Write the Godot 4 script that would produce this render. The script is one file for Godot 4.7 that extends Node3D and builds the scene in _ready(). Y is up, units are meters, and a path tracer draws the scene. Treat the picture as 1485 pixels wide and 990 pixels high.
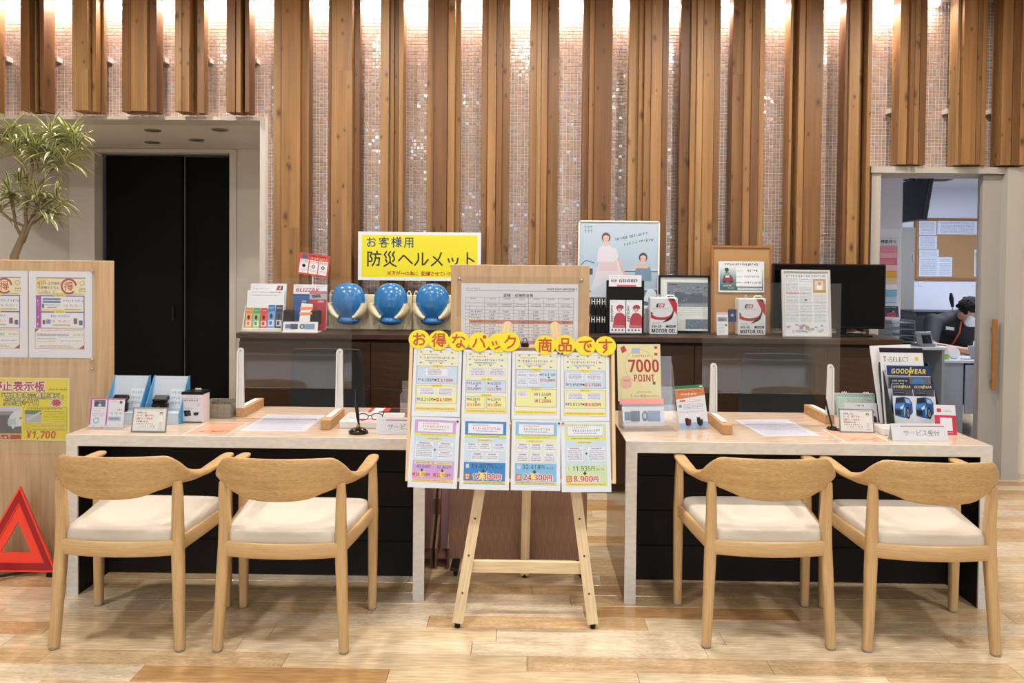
extends Node3D
# A car dealer's service reception: two desks, four chairs, an easel of price sheets, timber posts over a mosaic wall.

const WALL := -5.5
const CEIL := 3.42
var used := {}
var M := {}
var T := {}
var rng := RandomNumberGenerator.new()

# ---------------------------------------------------------------- mesh builder
class MB:
	var v := PackedVector3Array()
	var n := PackedVector3Array()
	var uv := PackedVector2Array()
	var ix := PackedInt32Array()
	func tri(a: Vector3, b: Vector3, c: Vector3, na: Vector3, nb: Vector3, nc: Vector3, ua := Vector2.ZERO, ub := Vector2.ZERO, uc := Vector2.ZERO) -> void:
		var s := v.size()
		if (b - a).cross(c - a).dot(na + nb + nc) > 0.0:
			v.append_array([a, c, b]); n.append_array([na, nc, nb]); uv.append_array([ua, uc, ub])
		else:
			v.append_array([a, b, c]); n.append_array([na, nb, nc]); uv.append_array([ua, ub, uc])
		ix.append_array([s, s + 1, s + 2])
	func poly(p: Array, away: Vector3, uvs := []) -> void:   # a flat convex face, its normal pointing away from a point
		var nn: Vector3 = (p[1] - p[0]).cross(p[2] - p[0]).normalized()
		var c := Vector3.ZERO
		for q in p: c += q
		if nn.dot(c / p.size() - away) < 0.0: nn = -nn
		for i in range(1, p.size() - 1):
			if uvs: tri(p[0], p[i], p[i + 1], nn, nn, nn, uvs[0], uvs[i], uvs[i + 1])
			else: tri(p[0], p[i], p[i + 1], nn, nn, nn)
	func box(c: Vector3, s: Vector3, bev := 0.0, b := Basis.IDENTITY) -> void:
		var h := s / 2.0
		bev = minf(bev, minf(h.x, minf(h.y, h.z)) * 0.9)
		var k := func(x, y, z): return c + b * Vector3(x, y, z)
		if bev <= 0.0:
			for a in 3:
				for sg in [-1.0, 1.0]:
					var q := []
					for w in [[-1, -1], [1, -1], [1, 1], [-1, 1]]:
						var t := Vector3.ZERO
						t[a] = sg * h[a]; t[(a + 1) % 3] = w[0] * h[(a + 1) % 3]; t[(a + 2) % 3] = w[1] * h[(a + 2) % 3]
						q.append(c + b * t)
					poly(q, c)
			return
		for a in 3:
			for sg in [-1.0, 1.0]:
				var q := []
				for w in [[-1, -1], [1, -1], [1, 1], [-1, 1]]:
					var t := Vector3.ZERO
					t[a] = sg * h[a]; t[(a + 1) % 3] = w[0] * (h[(a + 1) % 3] - bev); t[(a + 2) % 3] = w[1] * (h[(a + 2) % 3] - bev)
					q.append(c + b * t)
				poly(q, c)
		for a in 3:
			var p := (a + 1) % 3
			var r := (a + 2) % 3
			for s1 in [-1.0, 1.0]:
				for s2 in [-1.0, 1.0]:
					var q := []
					for e in [[0, -1.0], [0, 1.0], [1, 1.0], [1, -1.0]]:
						var t := Vector3.ZERO
						t[a] = e[1] * (h[a] - bev)
						t[p] = s1 * (h[p] - (bev if e[0] == 1 else 0.0)); t[r] = s2 * (h[r] - (bev if e[0] == 0 else 0.0))
						q.append(c + b * t)
					poly(q, c)
		for sx in [-1.0, 1.0]:
			for sy in [-1.0, 1.0]:
				for sz in [-1.0, 1.0]:
					poly([k.call(sx * h.x, sy * (h.y - bev), sz * (h.z - bev)), k.call(sx * (h.x - bev), sy * h.y, sz * (h.z - bev)), k.call(sx * (h.x - bev), sy * (h.y - bev), sz * h.z)], c)
	func rings(r: Array, caps := true, wrap := true) -> void:   # skin over rings of equal count, smooth normals
		var m: int = r.size()
		var k: int = r[0].size()
		var nn := []
		for i in m:
			var row := PackedVector3Array()
			for j in k:
				var jp: int = (j + 1) % k if wrap else mini(j + 1, k - 1)
				var jm: int = (j + k - 1) % k if wrap else maxi(j - 1, 0)
				var du: Vector3 = r[mini(i + 1, m - 1)][j] - r[maxi(i - 1, 0)][j]
				var dv: Vector3 = r[i][jp] - r[i][jm]
				if dv.length() < 1e-7 or du.length() < 1e-7:
					var o: int = 1 if i == 0 else (m - 2 if i == m - 1 else i)
					dv = r[o][jp] - r[o][jm]
					if du.length() < 1e-7: du = r[mini(i + 1, m - 1)][(j + k / 2) % k] - r[i][j]
				row.append(du.cross(dv).normalized())
			nn.append(row)
		for i in m:   # rings shrunk to a point take the mean normal of their neighbour
			if r[i][0].distance_to(r[i][k / 2]) < 1e-6:
				var o2: int = 1 if i == 0 else i - 1
				var mean := Vector3.ZERO
				for q in nn[o2]: mean += q
				for j in k: nn[i][j] = mean.normalized()
		# orient outward
		var cen := Vector3.ZERO
		var mid: int = m / 2
		for q in r[mid]: cen += q
		cen /= k
		var votes := 0.0
		for j in k: votes += nn[mid][j].dot(r[mid][j] - cen)
		var sg := 1.0 if votes >= 0.0 else -1.0
		for i in m - 1:
			for j in (k if wrap else k - 1):
				var j2 := (j + 1) % k
				tri(r[i][j], r[i][j2], r[i + 1][j], nn[i][j] * sg, nn[i][j2] * sg, nn[i + 1][j] * sg)
				tri(r[i][j2], r[i + 1][j2], r[i + 1][j], nn[i][j2] * sg, nn[i + 1][j2] * sg, nn[i + 1][j] * sg)
		if caps:
			for e in [[0, 1], [m - 1, m - 2]]:
				var a: Array = Array(r[e[0]])
				var c0 := Vector3.ZERO
				var c1 := Vector3.ZERO
				for q in a: c0 += q / k
				for q in r[e[1]]: c1 += q / k
				var d := (c0 - c1).normalized()
				for j in k: tri(c0, a[j], a[(j + 1) % k], d, d, d)
	func lathe(prof: Array, c := Vector3.ZERO, sides := 20, squash := Vector3.ONE, b := Basis.IDENTITY) -> void:   # prof: [radius, y]
		var rr := []
		for p in prof:
			var q := PackedVector3Array()
			for j in sides:
				var a := TAU * j / sides
				q.append(c + b * (Vector3(cos(a) * p[0], p[1], sin(a) * p[0]) * squash))
			rr.append(q)
		rings(rr, true)
	func tube(p: Array, rad, sides := 8, sq := 2.0) -> void:   # rad: number or list; sq 2 = round, more = squarish
		var rr := []
		var up := Vector3.UP
		for i in p.size():
			var t: Vector3 = (p[mini(i + 1, p.size() - 1)] - p[maxi(i - 1, 0)]).normalized()
			var sx := t.cross(Vector3.FORWARD if absf(t.dot(up)) > 0.9 else up).normalized()
			var sy := sx.cross(t).normalized()
			var r = rad[i] if rad is Array else rad
			var rx: float = r.x if r is Vector2 else r
			var ry: float = r.y if r is Vector2 else r
			var q := PackedVector3Array()
			for j in sides:
				var a := TAU * (j + 0.5) / sides
				var ca := cos(a)
				var sa := sin(a)
				var g := pow(pow(absf(ca), sq) + pow(absf(sa), sq), -1.0 / sq)
				q.append(p[i] + sx * ca * g * rx + sy * sa * g * ry)
			rr.append(q)
		rings(rr, true)
	func prism(pts: Array, z0: float, z1: float, bev := 0.0) -> void:   # convex outline in xy, extruded along z
		var c := Vector2.ZERO
		for q in pts: c += q / pts.size()
		var ctr := Vector3(c.x, c.y, (z0 + z1) / 2)
		var f := []
		var g := []
		for q in pts:
			f.append(Vector3(q.x, q.y, z1)); g.append(Vector3(q.x, q.y, z0))
		poly(f, ctr); poly(g, ctr)
		for i in pts.size():
			var j := (i + 1) % pts.size()
			poly([f[i], f[j], g[j], g[i]], ctr)
	func arrays() -> Array:
		var a := []
		a.resize(Mesh.ARRAY_MAX)
		a[Mesh.ARRAY_VERTEX] = v; a[Mesh.ARRAY_NORMAL] = n; a[Mesh.ARRAY_TEX_UV] = uv; a[Mesh.ARRAY_INDEX] = ix
		return a
	func mesh() -> ArrayMesh:
		var m := ArrayMesh.new()
		m.add_surface_from_arrays(Mesh.PRIMITIVE_TRIANGLES, arrays())
		return m

# ---------------------------------------------------------------- objects
func num(called: String) -> String:
	used[called] = used.get(called, -1) + 1
	return called if used[called] == 0 else "%s_%03d" % [called, used[called]]

func tag(o: Node, label: String, cat: String, group := "") -> Node:
	o.set_meta("label", label); o.set_meta("category", cat)
	if group: o.set_meta("group", group)
	return o

func thing(called: String, label: String, cat: String, at := Vector3.ZERO, turn := 0.0, group := "") -> Node3D:
	var o := Node3D.new()
	o.name = num(called); o.position = at; o.rotation.y = turn
	add_child(o)
	tag(o, label, cat, group)
	return o

func put(mesh: Mesh, mat: Material, called: String, parent: Node = null, xf := Transform3D.IDENTITY) -> MeshInstance3D:
	var o := MeshInstance3D.new()
	o.mesh = mesh
	if mat: o.material_override = mat
	o.transform = xf
	if parent: o.name = called; parent.add_child(o, true)
	else: o.name = num(called); add_child(o)
	return o

func bx(parent: Node, called: String, c: Vector3, s: Vector3, mat: Material, bev := 0.002, b := Basis.IDENTITY) -> MeshInstance3D:
	var m := MB.new()
	m.box(Vector3.ZERO, s, bev)
	return put(m.mesh(), mat, called, parent, Transform3D(b, c))

func struct(o: Node) -> Node:
	o.set_meta("kind", "structure"); return o

func sheet(w: float, h: float, t: float, front: Material, body: Material) -> ArrayMesh:   # a card: printed front face (+z), plain back and edges, base at y = 0
	var m := MB.new()
	m.poly([Vector3(-w / 2, h, t), Vector3(w / 2, h, t), Vector3(w / 2, 0, t), Vector3(-w / 2, 0, t)], Vector3(0, h / 2, 0), [Vector2(0, 0), Vector2(1, 0), Vector2(1, 1), Vector2(0, 1)])
	var k := MB.new()
	var c := Vector3(0, h / 2, t / 2)
	k.poly([Vector3(-w / 2, 0, 0), Vector3(w / 2, 0, 0), Vector3(w / 2, h, 0), Vector3(-w / 2, h, 0)], c)
	k.poly([Vector3(-w / 2, 0, 0), Vector3(w / 2, 0, 0), Vector3(w / 2, 0, t), Vector3(-w / 2, 0, t)], c)
	k.poly([Vector3(-w / 2, h, 0), Vector3(w / 2, h, 0), Vector3(w / 2, h, t), Vector3(-w / 2, h, t)], c)
	k.poly([Vector3(-w / 2, 0, 0), Vector3(-w / 2, h, 0), Vector3(-w / 2, h, t), Vector3(-w / 2, 0, t)], c)
	k.poly([Vector3(w / 2, 0, 0), Vector3(w / 2, h, 0), Vector3(w / 2, h, t), Vector3(w / 2, 0, t)], c)
	var a := ArrayMesh.new()
	a.add_surface_from_arrays(Mesh.PRIMITIVE_TRIANGLES, m.arrays()); a.surface_set_material(0, front)
	a.add_surface_from_arrays(Mesh.PRIMITIVE_TRIANGLES, k.arrays()); a.surface_set_material(1, body)
	return a

func lean(deg: float, yaw := 0.0, roll := 0.0) -> Basis:   # top leans back (-z) by deg
	return Basis.from_euler(Vector3(deg_to_rad(-deg), deg_to_rad(yaw), deg_to_rad(roll)))

# ---------------------------------------------------------------- materials
func mat(called: String, hex: String, rough := 0.5, metal := 0.0) -> StandardMaterial3D:
	if M.has(called): return M[called]
	var m := StandardMaterial3D.new()
	m.resource_name = called
	m.albedo_color = Color(hex); m.roughness = rough; m.metallic = metal
	M[called] = m
	return m

func wood(called: String, hex: String, scale: Vector3, rough := 0.45, tex := "grain", offset := Vector3.ZERO, world := false) -> StandardMaterial3D:
	if M.has(called): return M[called]
	var m := mat(called, hex, rough)
	m.albedo_texture = T[tex]
	m.uv1_triplanar = true
	m.uv1_world_triplanar = world
	m.uv1_scale = scale; m.uv1_offset = offset
	return m

func clear_mat(called: String, hex: String, alpha: float, rough := 0.02) -> StandardMaterial3D:
	if M.has(called): return M[called]
	var m := mat(called, hex, rough)
	m.transparency = BaseMaterial3D.TRANSPARENCY_ALPHA
	m.albedo_color.a = alpha
	return m

func glow(called: String, hex: String, e: float) -> StandardMaterial3D:
	var m := mat(called, hex, 0.5)
	m.emission_enabled = true; m.emission = Color(hex); m.emission_energy_multiplier = e
	return m

func print_mat(called: String, im: Image, rough := 0.35) -> StandardMaterial3D:
	if M.has(called): return M[called]
	var m := mat(called, "dde2ea", rough)
	m.albedo_texture = ImageTexture.create_from_image(im)
	m.texture_repeat = false
	return m

func grain_image(seed_: int, freq: float, rings_: float, lo: float) -> ImageTexture:
	var f := FastNoiseLite.new()
	f.seed = seed_; f.frequency = freq; f.fractal_octaves = 5
	var im := f.get_seamless_image(512, 512)
	var o := Image.create(512, 512, false, Image.FORMAT_RGB8)
	for y in 512:
		for x in 512:
			var k := im.get_pixel(x, y).r
			if rings_ > 0.0: k = 0.55 * k + 0.45 * (0.5 + 0.5 * sin(k * rings_))
			var g := lo + (1.0 - lo) * k
			o.set_pixel(x, y, Color(g, lerpf(g, g * g, 0.2), lerpf(g, g * g, 0.4)))
	return ImageTexture.create_from_image(o)

func pine_image() -> ImageTexture:   # 0.6 m wide, 2.4 m tall: straight grain, darker lines, knots
	var f := FastNoiseLite.new()
	f.seed = 11; f.frequency = 0.02; f.fractal_octaves = 4
	var im := f.get_seamless_image(300, 256)
	var o := Image.create(300, 1200, false, Image.FORMAT_RGB8)
	var r := RandomNumberGenerator.new()
	r.seed = 5
	var knots := []
	for i in 34: knots.append([r.randf() * 300.0, r.randf() * 1200.0, r.randf_range(1.6, 3.6) if i % 6 else r.randf_range(4.0, 6.0)])
	var colk := []
	for y in 1200:
		if y % 8 == 0:
			colk = []
			for k in knots:
				if absf(k[1] - y - 4) < k[2] * 4 + 10: colk.append(k)
		for x in 300:
			var wx := float(x)
			var dark := 0.0
			for k in colk:
				var dx: float = x - k[0]
				var dy: float = (y - k[1]) * 0.55
				var d := sqrt(dx * dx + dy * dy)
				var s: float = k[2]
				wx += dx / maxf(d, 1.0) * s * exp(-d / (s * 1.6)) * 1.6
				if d < s: dark = maxf(dark, 0.75 - 0.25 * d / s)
				elif d < s * 2.4: dark = maxf(dark, 0.28 * (1.0 - (d - s) / (1.4 * s)))
			var g: float = im.get_pixel(int(wx * 1.0 + 300.0) % 300, int(y / 16.0 + 256.0) % 256).r
			var fine: float = im.get_pixel(int(wx * 5.0 + 900.0) % 300, (y / 40 + 97) % 256).r
			var k2 := 0.70 + 0.22 * g + 0.12 * fine
			var c := Color(0.645 * k2, 0.51 * k2 * lerpf(1.0, k2, 0.2), 0.335 * k2 * lerpf(1.0, k2, 0.35))
			o.set_pixel(x, y, c.lerp(Color(0.20, 0.12, 0.07), dark))
	return ImageTexture.create_from_image(o)

# ---------------------------------------------------------------- drawing of prints
const GLYPH := {
	"お": "~12,28 40,29 62,26;~36,8 37,40 36,82 30,88 17,78 16,68 28,56 50,48 72,48 85,60 84,76 72,86 55,87;70,16 80,22 88,32",
	"得": "28,6 18,20 6,32;30,28 18,46 4,60;18,46 18,96;44,8 86,8 86,42 44,42 44,8;44,25 86,25;36,54 96,54;34,70 98,70;76,54 76,94 64,90;50,78 58,88",
	"な": "~8,26 30,27 52,22;~34,6 26,34 10,60;~66,22 80,28 90,38;~66,46 66,70 64,82 52,92 38,88 36,78 48,70 66,74 80,82 90,92",
	"パ": "~30,30 24,58 8,84;~60,28 78,52 90,84;~88,6 96,14 88,22 80,14 88,6",
	"ッ": "20,46 26,66;44,42 50,60;~82,42 76,70 60,84 40,94",
	"ク": "~40,8 30,32 12,54;36,26 82,26;~82,26 74,58 54,80 28,94",
	"商": "50,2 50,14;8,16 92,16;34,20 40,32;66,20 60,32;12,96 12,36 88,36 88,94 76,92;40,40 38,52 26,58;60,40 60,52 74,54;32,64 68,64 68,86 32,86 32,64",
	"品": "28,8 72,8 72,40 28,40 28,8;8,54 42,54 42,92 8,92 8,54;58,54 92,54 92,92 58,92 58,54",
	"で": "~8,24 50,22 90,16;~90,16 60,26 44,50 46,74 62,88 82,90;66,46 74,60;82,40 90,54",
	"す": "6,26 94,24;~56,6 57,40 56,60 46,68 36,60 40,48 52,46 58,58 56,76 36,96",
	"客": "50,2 50,12;10,30 10,16 90,16 90,30;40,22 30,36 14,46;36,30 70,30 50,50 8,64;36,36 60,52 94,62;30,66 70,66 70,94 30,94 30,66",
	"様": "22,4 22,96;4,26 40,26;22,30 4,62;22,36 38,52;54,4 60,14;84,4 76,14;46,18 94,18;50,32 90,32;44,46 96,46;70,18 70,90 60,88;50,58 60,64;62,66 44,86;90,56 76,66;72,60 94,88",
	"用": "~16,10 16,60 6,94;16,10 84,10 84,92 72,90;16,36 84,36;16,62 84,62;50,10 50,94",
	"防": "12,6 12,96;12,8 36,8 26,34;~26,34 38,48 34,64 18,66;70,2 70,16;44,20 96,20;~60,20 58,60 40,94;58,44 86,44 82,90 70,90",
	"災": "28,4 16,22 28,42;54,4 42,22 54,42;80,4 68,22 80,42;24,54 32,68;82,50 70,66;~52,46 50,72 14,96;~52,66 66,84 92,96",
	"ヘ": "6,60 36,28 46,32 94,78", "ル": "~30,14 30,56 8,88;58,10 58,84 70,82 94,52", "メ": "~76,8 58,50 14,90;~26,34 56,58 82,86", "ト": "40,6 40,94;~40,38 64,48 84,62",
	"サ": "6,32 94,32;30,10 30,58;~70,10 70,50 56,80 36,94", "ー": "8,50 92,50", "ビ": "26,10 26,80 36,86 84,84;~82,30 56,46 26,52;74,6 80,18;88,2 94,14",
	"ス": "16,16 78,16;~78,16 56,60 10,92;~56,54 74,70 92,90",
	"受": "~84,6 50,12 14,14;22,20 28,32;46,18 50,30;80,16 70,32;8,54 8,38 92,38 92,54;22,56 76,56;~76,56 56,82 12,96;~30,60 54,86 92,96",
	"付": "~32,6 22,30 6,52;22,34 22,96;38,34 98,34;76,6 76,92 62,88;50,52 60,66",
	"※": "14,14 86,86;86,14 14,86;50,12 50,20;50,80 50,88;12,50 20,50;80,50 88,50",
	"万": "6,14 94,14;36,34 80,34 74,90 60,88;~46,14 40,60 12,94", "が": "6,34 60,30;~60,30 62,50 56,86 42,88;~34,8 28,50 10,88;70,30 84,56;78,8 84,20;90,4 96,16",
	"一": "6,50 94,50", "の": "~52,24 44,62 26,82 12,66 16,38 44,18 74,24 90,48 80,76 56,90",
	"為": "26,8 34,18;14,24 80,24;~46,6 34,50 8,72;40,40 76,40 76,24;32,56 82,56 78,40;26,72 88,72 84,56;88,72 82,94 74,90;12,80 8,92;30,80 34,90;48,80 52,90",
	"に": "~18,10 10,50 16,92 22,70;48,26 86,26;~48,60 46,78 62,86 90,84",
	"配": "4,8 48,8;10,28 44,28 44,94 10,94 10,28;20,8 20,46;34,8 34,44;10,66 44,66;10,80 44,80;56,12 92,12 92,44 58,44;58,44 58,82 64,90 96,88 96,72",
	"備": "24,4 18,28 4,48;18,30 18,96;34,20 96,20;54,6 54,30;78,6 78,30;94,36 40,36 40,70 32,94;48,96 48,50 90,50 90,94;48,64 90,64;48,78 90,78;69,50 69,96",
	"さ": "10,32 86,24;~42,6 56,40 74,58;~30,56 26,80 50,92 76,88", "せ": "4,44 96,38;~70,8 70,50 66,66 54,64;~30,14 30,70 40,88 84,86", "て": "8,20 92,14;~92,14 60,28 44,52 50,78 80,90",
	"い": "~14,20 16,60 28,82 38,66;~72,24 84,44 88,66", "た": "6,28 56,26;~36,6 28,48 10,92;54,44 86,42;~50,68 54,84 88,86", "だ": "6,28 56,26;~36,6 28,48 10,92;54,44 86,42;~50,68 54,84 88,86;76,10 82,22;88,6 94,18",
	"し": "~30,8 28,60 34,86 56,90 86,64", "ま": "14,24 86,24;18,46 82,46;~52,6 52,70 46,86 28,88 22,76 34,66 54,72 84,90",
	"停": "26,4 18,28 4,48;18,30 18,96;64,2 64,12;34,14 98,14;46,24 84,24 84,40 46,40 46,24;36,60 36,48 96,48 96,60;48,62 84,62;66,62 66,94 54,90",
	"止": "50,6 50,88;50,42 86,42;20,36 20,88;4,88 96,88", "表": "14,14 86,14;20,28 80,28;6,44 94,44;50,4 50,44;48,44 34,62 6,76;32,62 32,92 54,82;54,46 68,76 96,92;84,56 68,68",
	"示": "22,14 78,14;4,38 96,38;50,38 50,92 38,88;28,54 10,80;72,54 90,80", "板": "24,4 24,96;4,26 44,26;24,30 6,62;24,38 40,54;50,10 94,10;~52,10 52,60 40,94;54,36 88,36;~88,36 76,74 50,96;~58,42 72,78 96,94",
	"車": "8,14 92,14;20,28 80,28 80,64 20,64 20,28;20,46 80,46;4,80 96,80;50,4 50,98",
	"検": "22,4 22,96;4,26 40,26;22,30 4,62;22,38 36,54;68,4 58,22 42,34;68,4 80,22 96,32;54,34 84,34;48,46 90,46 90,66 48,66 48,46;69,34 69,66;68,66 60,84 42,96;70,68 80,86 98,96",
	"・": "44,50 56,50;50,44 50,56", "点": "50,4 50,32;50,16 84,16;22,34 80,34 80,62 22,62 22,34;16,76 8,94;38,76 40,92;60,76 64,92;80,74 92,92",
	"料": "26,4 26,96;4,40 48,40;10,14 16,30;44,12 36,30;24,44 4,70;28,46 46,66;60,12 72,24;56,34 68,46;52,66 98,58;82,4 82,96",
	"金": "50,4 34,24 6,40;50,4 66,24 94,40;30,40 70,40;14,58 86,58;50,40 50,90;28,66 34,80;72,66 66,80;6,92 94,92", "円": "14,96 14,12 86,12 86,94 74,92;14,52 86,52;50,12 50,52",
	"待": "28,6 18,20 6,32;30,28 18,46 4,60;18,46 18,96;46,16 88,16;66,4 66,32;38,32 98,32;36,56 98,56;78,42 78,94 66,90;48,66 58,80",
	"精": "22,4 22,96;4,38 42,38;8,14 14,30;38,12 32,30;20,44 4,68;26,46 40,62;52,12 94,12;54,24 92,24;48,36 98,36;72,4 72,36;54,96 56,46 90,46 90,94 80,92;56,60 90,60;56,74 90,74",
	"算": "20,4 8,24;16,14 44,14;30,14 34,24;62,4 52,22;58,14 94,14;74,14 78,24;24,28 76,28 76,62 24,62 24,28;24,39 76,39;24,50 76,50;4,72 96,72;36,62 30,96;66,62 66,96",
	"ち": "8,26 80,24;~44,6 34,56 56,44 80,52 78,80 40,92", "法": "10,10 22,20;4,34 18,44;8,92 26,60;40,22 92,22;66,4 66,46;32,46 98,46;62,46 44,84 86,80;78,66 94,94",
	"故": "4,28 50,28;28,6 28,52;10,52 46,52 46,86 10,86 10,52;64,4 60,28 50,42;58,26 98,26;86,26 78,66 48,96;60,40 74,76 98,94",
	"障": "10,6 10,96;10,8 32,8 24,32;24,32 34,48 30,62 14,62;66,2 66,10;42,12 94,12;54,16 58,26;82,16 76,26;38,30 98,30;50,38 86,38 86,66 50,66 50,38;50,52 86,52;36,80 98,80;68,66 68,98",
	"義": "30,2 36,12;70,2 64,12;14,16 86,16;18,26 82,26;6,38 94,38;50,12 50,38;8,56 94,54;40,44 12,48;28,46 28,94 20,90;6,76 44,66;62,42 68,70 94,94;86,64 60,92;76,42 84,48",
	"務": "10,8 40,8 26,22;16,20 28,28;4,34 46,34 38,46;28,34 28,94 18,92;26,42 6,70;62,4 50,24;60,14 92,14;86,14 76,36 50,50;60,20 72,38 98,48;52,62 90,62 84,94 72,90;70,50 66,76 46,96",
	"違": "8,8 20,20;4,42 20,42 20,76 8,88 40,92 98,92;44,12 88,12 88,24;66,4 66,24;38,26 98,26;48,34 86,34 86,48 48,48 48,34;40,58 92,58;36,70 98,70;66,48 66,86",
	"反": "14,12 90,12;~18,12 18,60 4,94;24,40 78,40;~78,40 60,76 26,96;~32,46 56,80 96,94", "則": "10,8 48,8 48,64 10,64 10,8;10,26 48,26;10,44 48,44;20,70 6,92;38,70 52,88;66,14 66,70;90,4 90,92 78,88",
	"千": "80,6 50,14 18,16;6,46 94,46;50,14 50,98", "信": "26,4 18,28 4,48;18,30 18,96;62,2 66,12;36,18 98,18;46,34 90,34;46,48 90,48;46,62 90,62 90,92 46,92 46,62",
	"州": "~20,6 20,50 8,94;52,8 52,90;86,6 86,96;8,30 6,46;34,28 40,42;66,28 72,42", "ヨ": "18,14 82,14 82,90;24,50 82,50;16,88 82,88", "タ": "40,4 30,28 10,50;34,22 82,22;~82,22 72,60 22,96;34,42 66,64",
	"プ": "12,20 82,20;~82,20 74,60 26,92;~92,2 98,8 92,14 86,8 92,2", "レ": "22,10 22,86 50,76 90,46", "ゼ": "6,42 90,32 74,60;34,10 34,76 44,86 90,84;78,4 84,16;90,2 96,12", "ン": "14,16 38,32;~90,26 66,70 14,88",
	"を": "10,24 84,22;~46,6 30,50 20,60 46,44 60,62;~86,44 46,62 40,82 60,92 86,90", "る": "22,12 76,12 22,58;~22,58 60,42 86,60 78,88 50,92 44,78 60,76", "と": "28,8 40,46;~82,26 34,52 20,76 44,90 86,88",
	"こ": "~20,20 50,22 80,18;~16,66 30,86 86,82", "ん": "56,6 8,92;~8,92 40,50 54,56 56,86 76,88 94,60", "「": "60,60 60,8 90,8", "」": "40,40 40,92 10,92", "カ": "10,32 86,32;~86,32 82,92 66,90;~46,6 42,50 10,92",
	"数": "6,30 48,30;27,4 27,52;10,8 18,20;44,8 36,20;22,56 10,76 44,96;4,72 50,72;40,56 28,84 6,96;64,4 60,28 50,42;58,26 98,26;86,26 78,66 48,96;60,40 74,76 98,94", "う": "~34,8 50,12 62,18;~20,40 60,28 78,44 70,76 40,96", "ょ": "50,40 50,80;52,56 80,54;~50,80 36,90 30,80 46,74 82,90", "コ": "14,18 84,18 84,86;12,84 84,84",
	"ろ": "22,14 74,14 22,56;~22,56 60,40 86,58 80,84 40,94", "ド": "36,6 36,94;36,38 74,58;66,10 72,24;82,6 88,20", "電": "14,6 86,6;50,6 50,40;8,28 8,16 92,16 92,28;24,24 40,24;60,24 76,24;18,46 82,46 82,74 18,74 18,46;18,60 82,60;50,46 50,92 96,92 96,80",
	"子": "18,10 80,10 54,36;52,36 52,92 36,90;4,52 96,52", "マ": "10,16 90,16 54,60;36,44 62,76", "ネ": "50,4 54,14;12,24 80,24 10,70;52,44 52,96;62,52 88,70", "支": "10,22 90,22;50,4 50,44;18,44 76,44;~76,44 50,84 10,96;~30,50 56,84 94,96",
	"払": "22,4 22,90 12,86;4,28 42,28;4,60 42,48;~62,8 46,84 90,76;78,54 96,92", "は": "~16,10 10,50 16,92 22,72;38,32 94,30;~70,8 70,70 64,86 46,86 42,76 54,68 72,74 92,90",
}

func dot(im: Image, c: Vector2, r: float, col: Color) -> void:
	for y in range(int(c.y - r), int(c.y + r) + 1):
		var d := r * r - (y + 0.5 - c.y) * (y + 0.5 - c.y)
		if d > 0.0:
			var w := sqrt(d)
			im.fill_rect(Rect2i(roundi(c.x - w), y, maxi(1, roundi(2.0 * w)), 1), col)

func fill(im: Image, p: PackedVector2Array, col: Color) -> void:   # even-odd polygon
	var lo := INF
	var hi := -INF
	for q in p: lo = minf(lo, q.y); hi = maxf(hi, q.y)
	for y in range(maxi(0, floori(lo)), mini(im.get_height(), ceili(hi))):
		var xs := []
		var yy := y + 0.5
		for i in p.size():
			var a := p[i]
			var b := p[(i + 1) % p.size()]
			if (a.y > yy) != (b.y > yy): xs.append(a.x + (yy - a.y) / (b.y - a.y) * (b.x - a.x))
		xs.sort()
		for i in range(0, xs.size() - 1, 2):
			var x0 := roundi(xs[i])
			var x1 := roundi(xs[i + 1])
			if x1 > x0: im.fill_rect(Rect2i(x0, y, x1 - x0, 1), col)

func stroke(im: Image, p: PackedVector2Array, w: float, col: Color) -> void:
	for i in p.size():
		dot(im, p[i], w / 2.0, col)
		if i + 1 < p.size():
			var d := (p[i + 1] - p[i]).normalized().orthogonal() * w / 2.0
			fill(im, PackedVector2Array([p[i] + d, p[i + 1] + d, p[i + 1] - d, p[i] - d]), col)

func smooth(p: PackedVector2Array, n := 5) -> PackedVector2Array:
	var o := PackedVector2Array()
	for i in p.size() - 1:
		for k in n:
			o.append(p[i].cubic_interpolate(p[i + 1], p[maxi(i - 1, 0)], p[mini(i + 2, p.size() - 1)], float(k) / n))
	o.append(p[p.size() - 1])
	return o

func jp(im: Image, text: String, x: float, y: float, s: float, col: Color, w := 0.10, step := 1.04) -> float:   # stroked characters in cells of size s
	for ch in text:
		if GLYPH.has(ch):
			for part in GLYPH[ch].split(";"):
				var curved: bool = part.begins_with("~")
				var pts := PackedVector2Array()
				for q in part.trim_prefix("~").split(" ", false):
					var xy: PackedStringArray = q.split(",")
					pts.append(Vector2(x + float(xy[0]) * s / 100.0, y + float(xy[1]) * s / 100.0))
				stroke(im, smooth(pts) if curved else pts, s * w, col)
			x += s * step
		elif ch == " ": x += s * 0.5
		else: x = latin(im, ch, x, y, s * 0.98, col)
	return x

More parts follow.
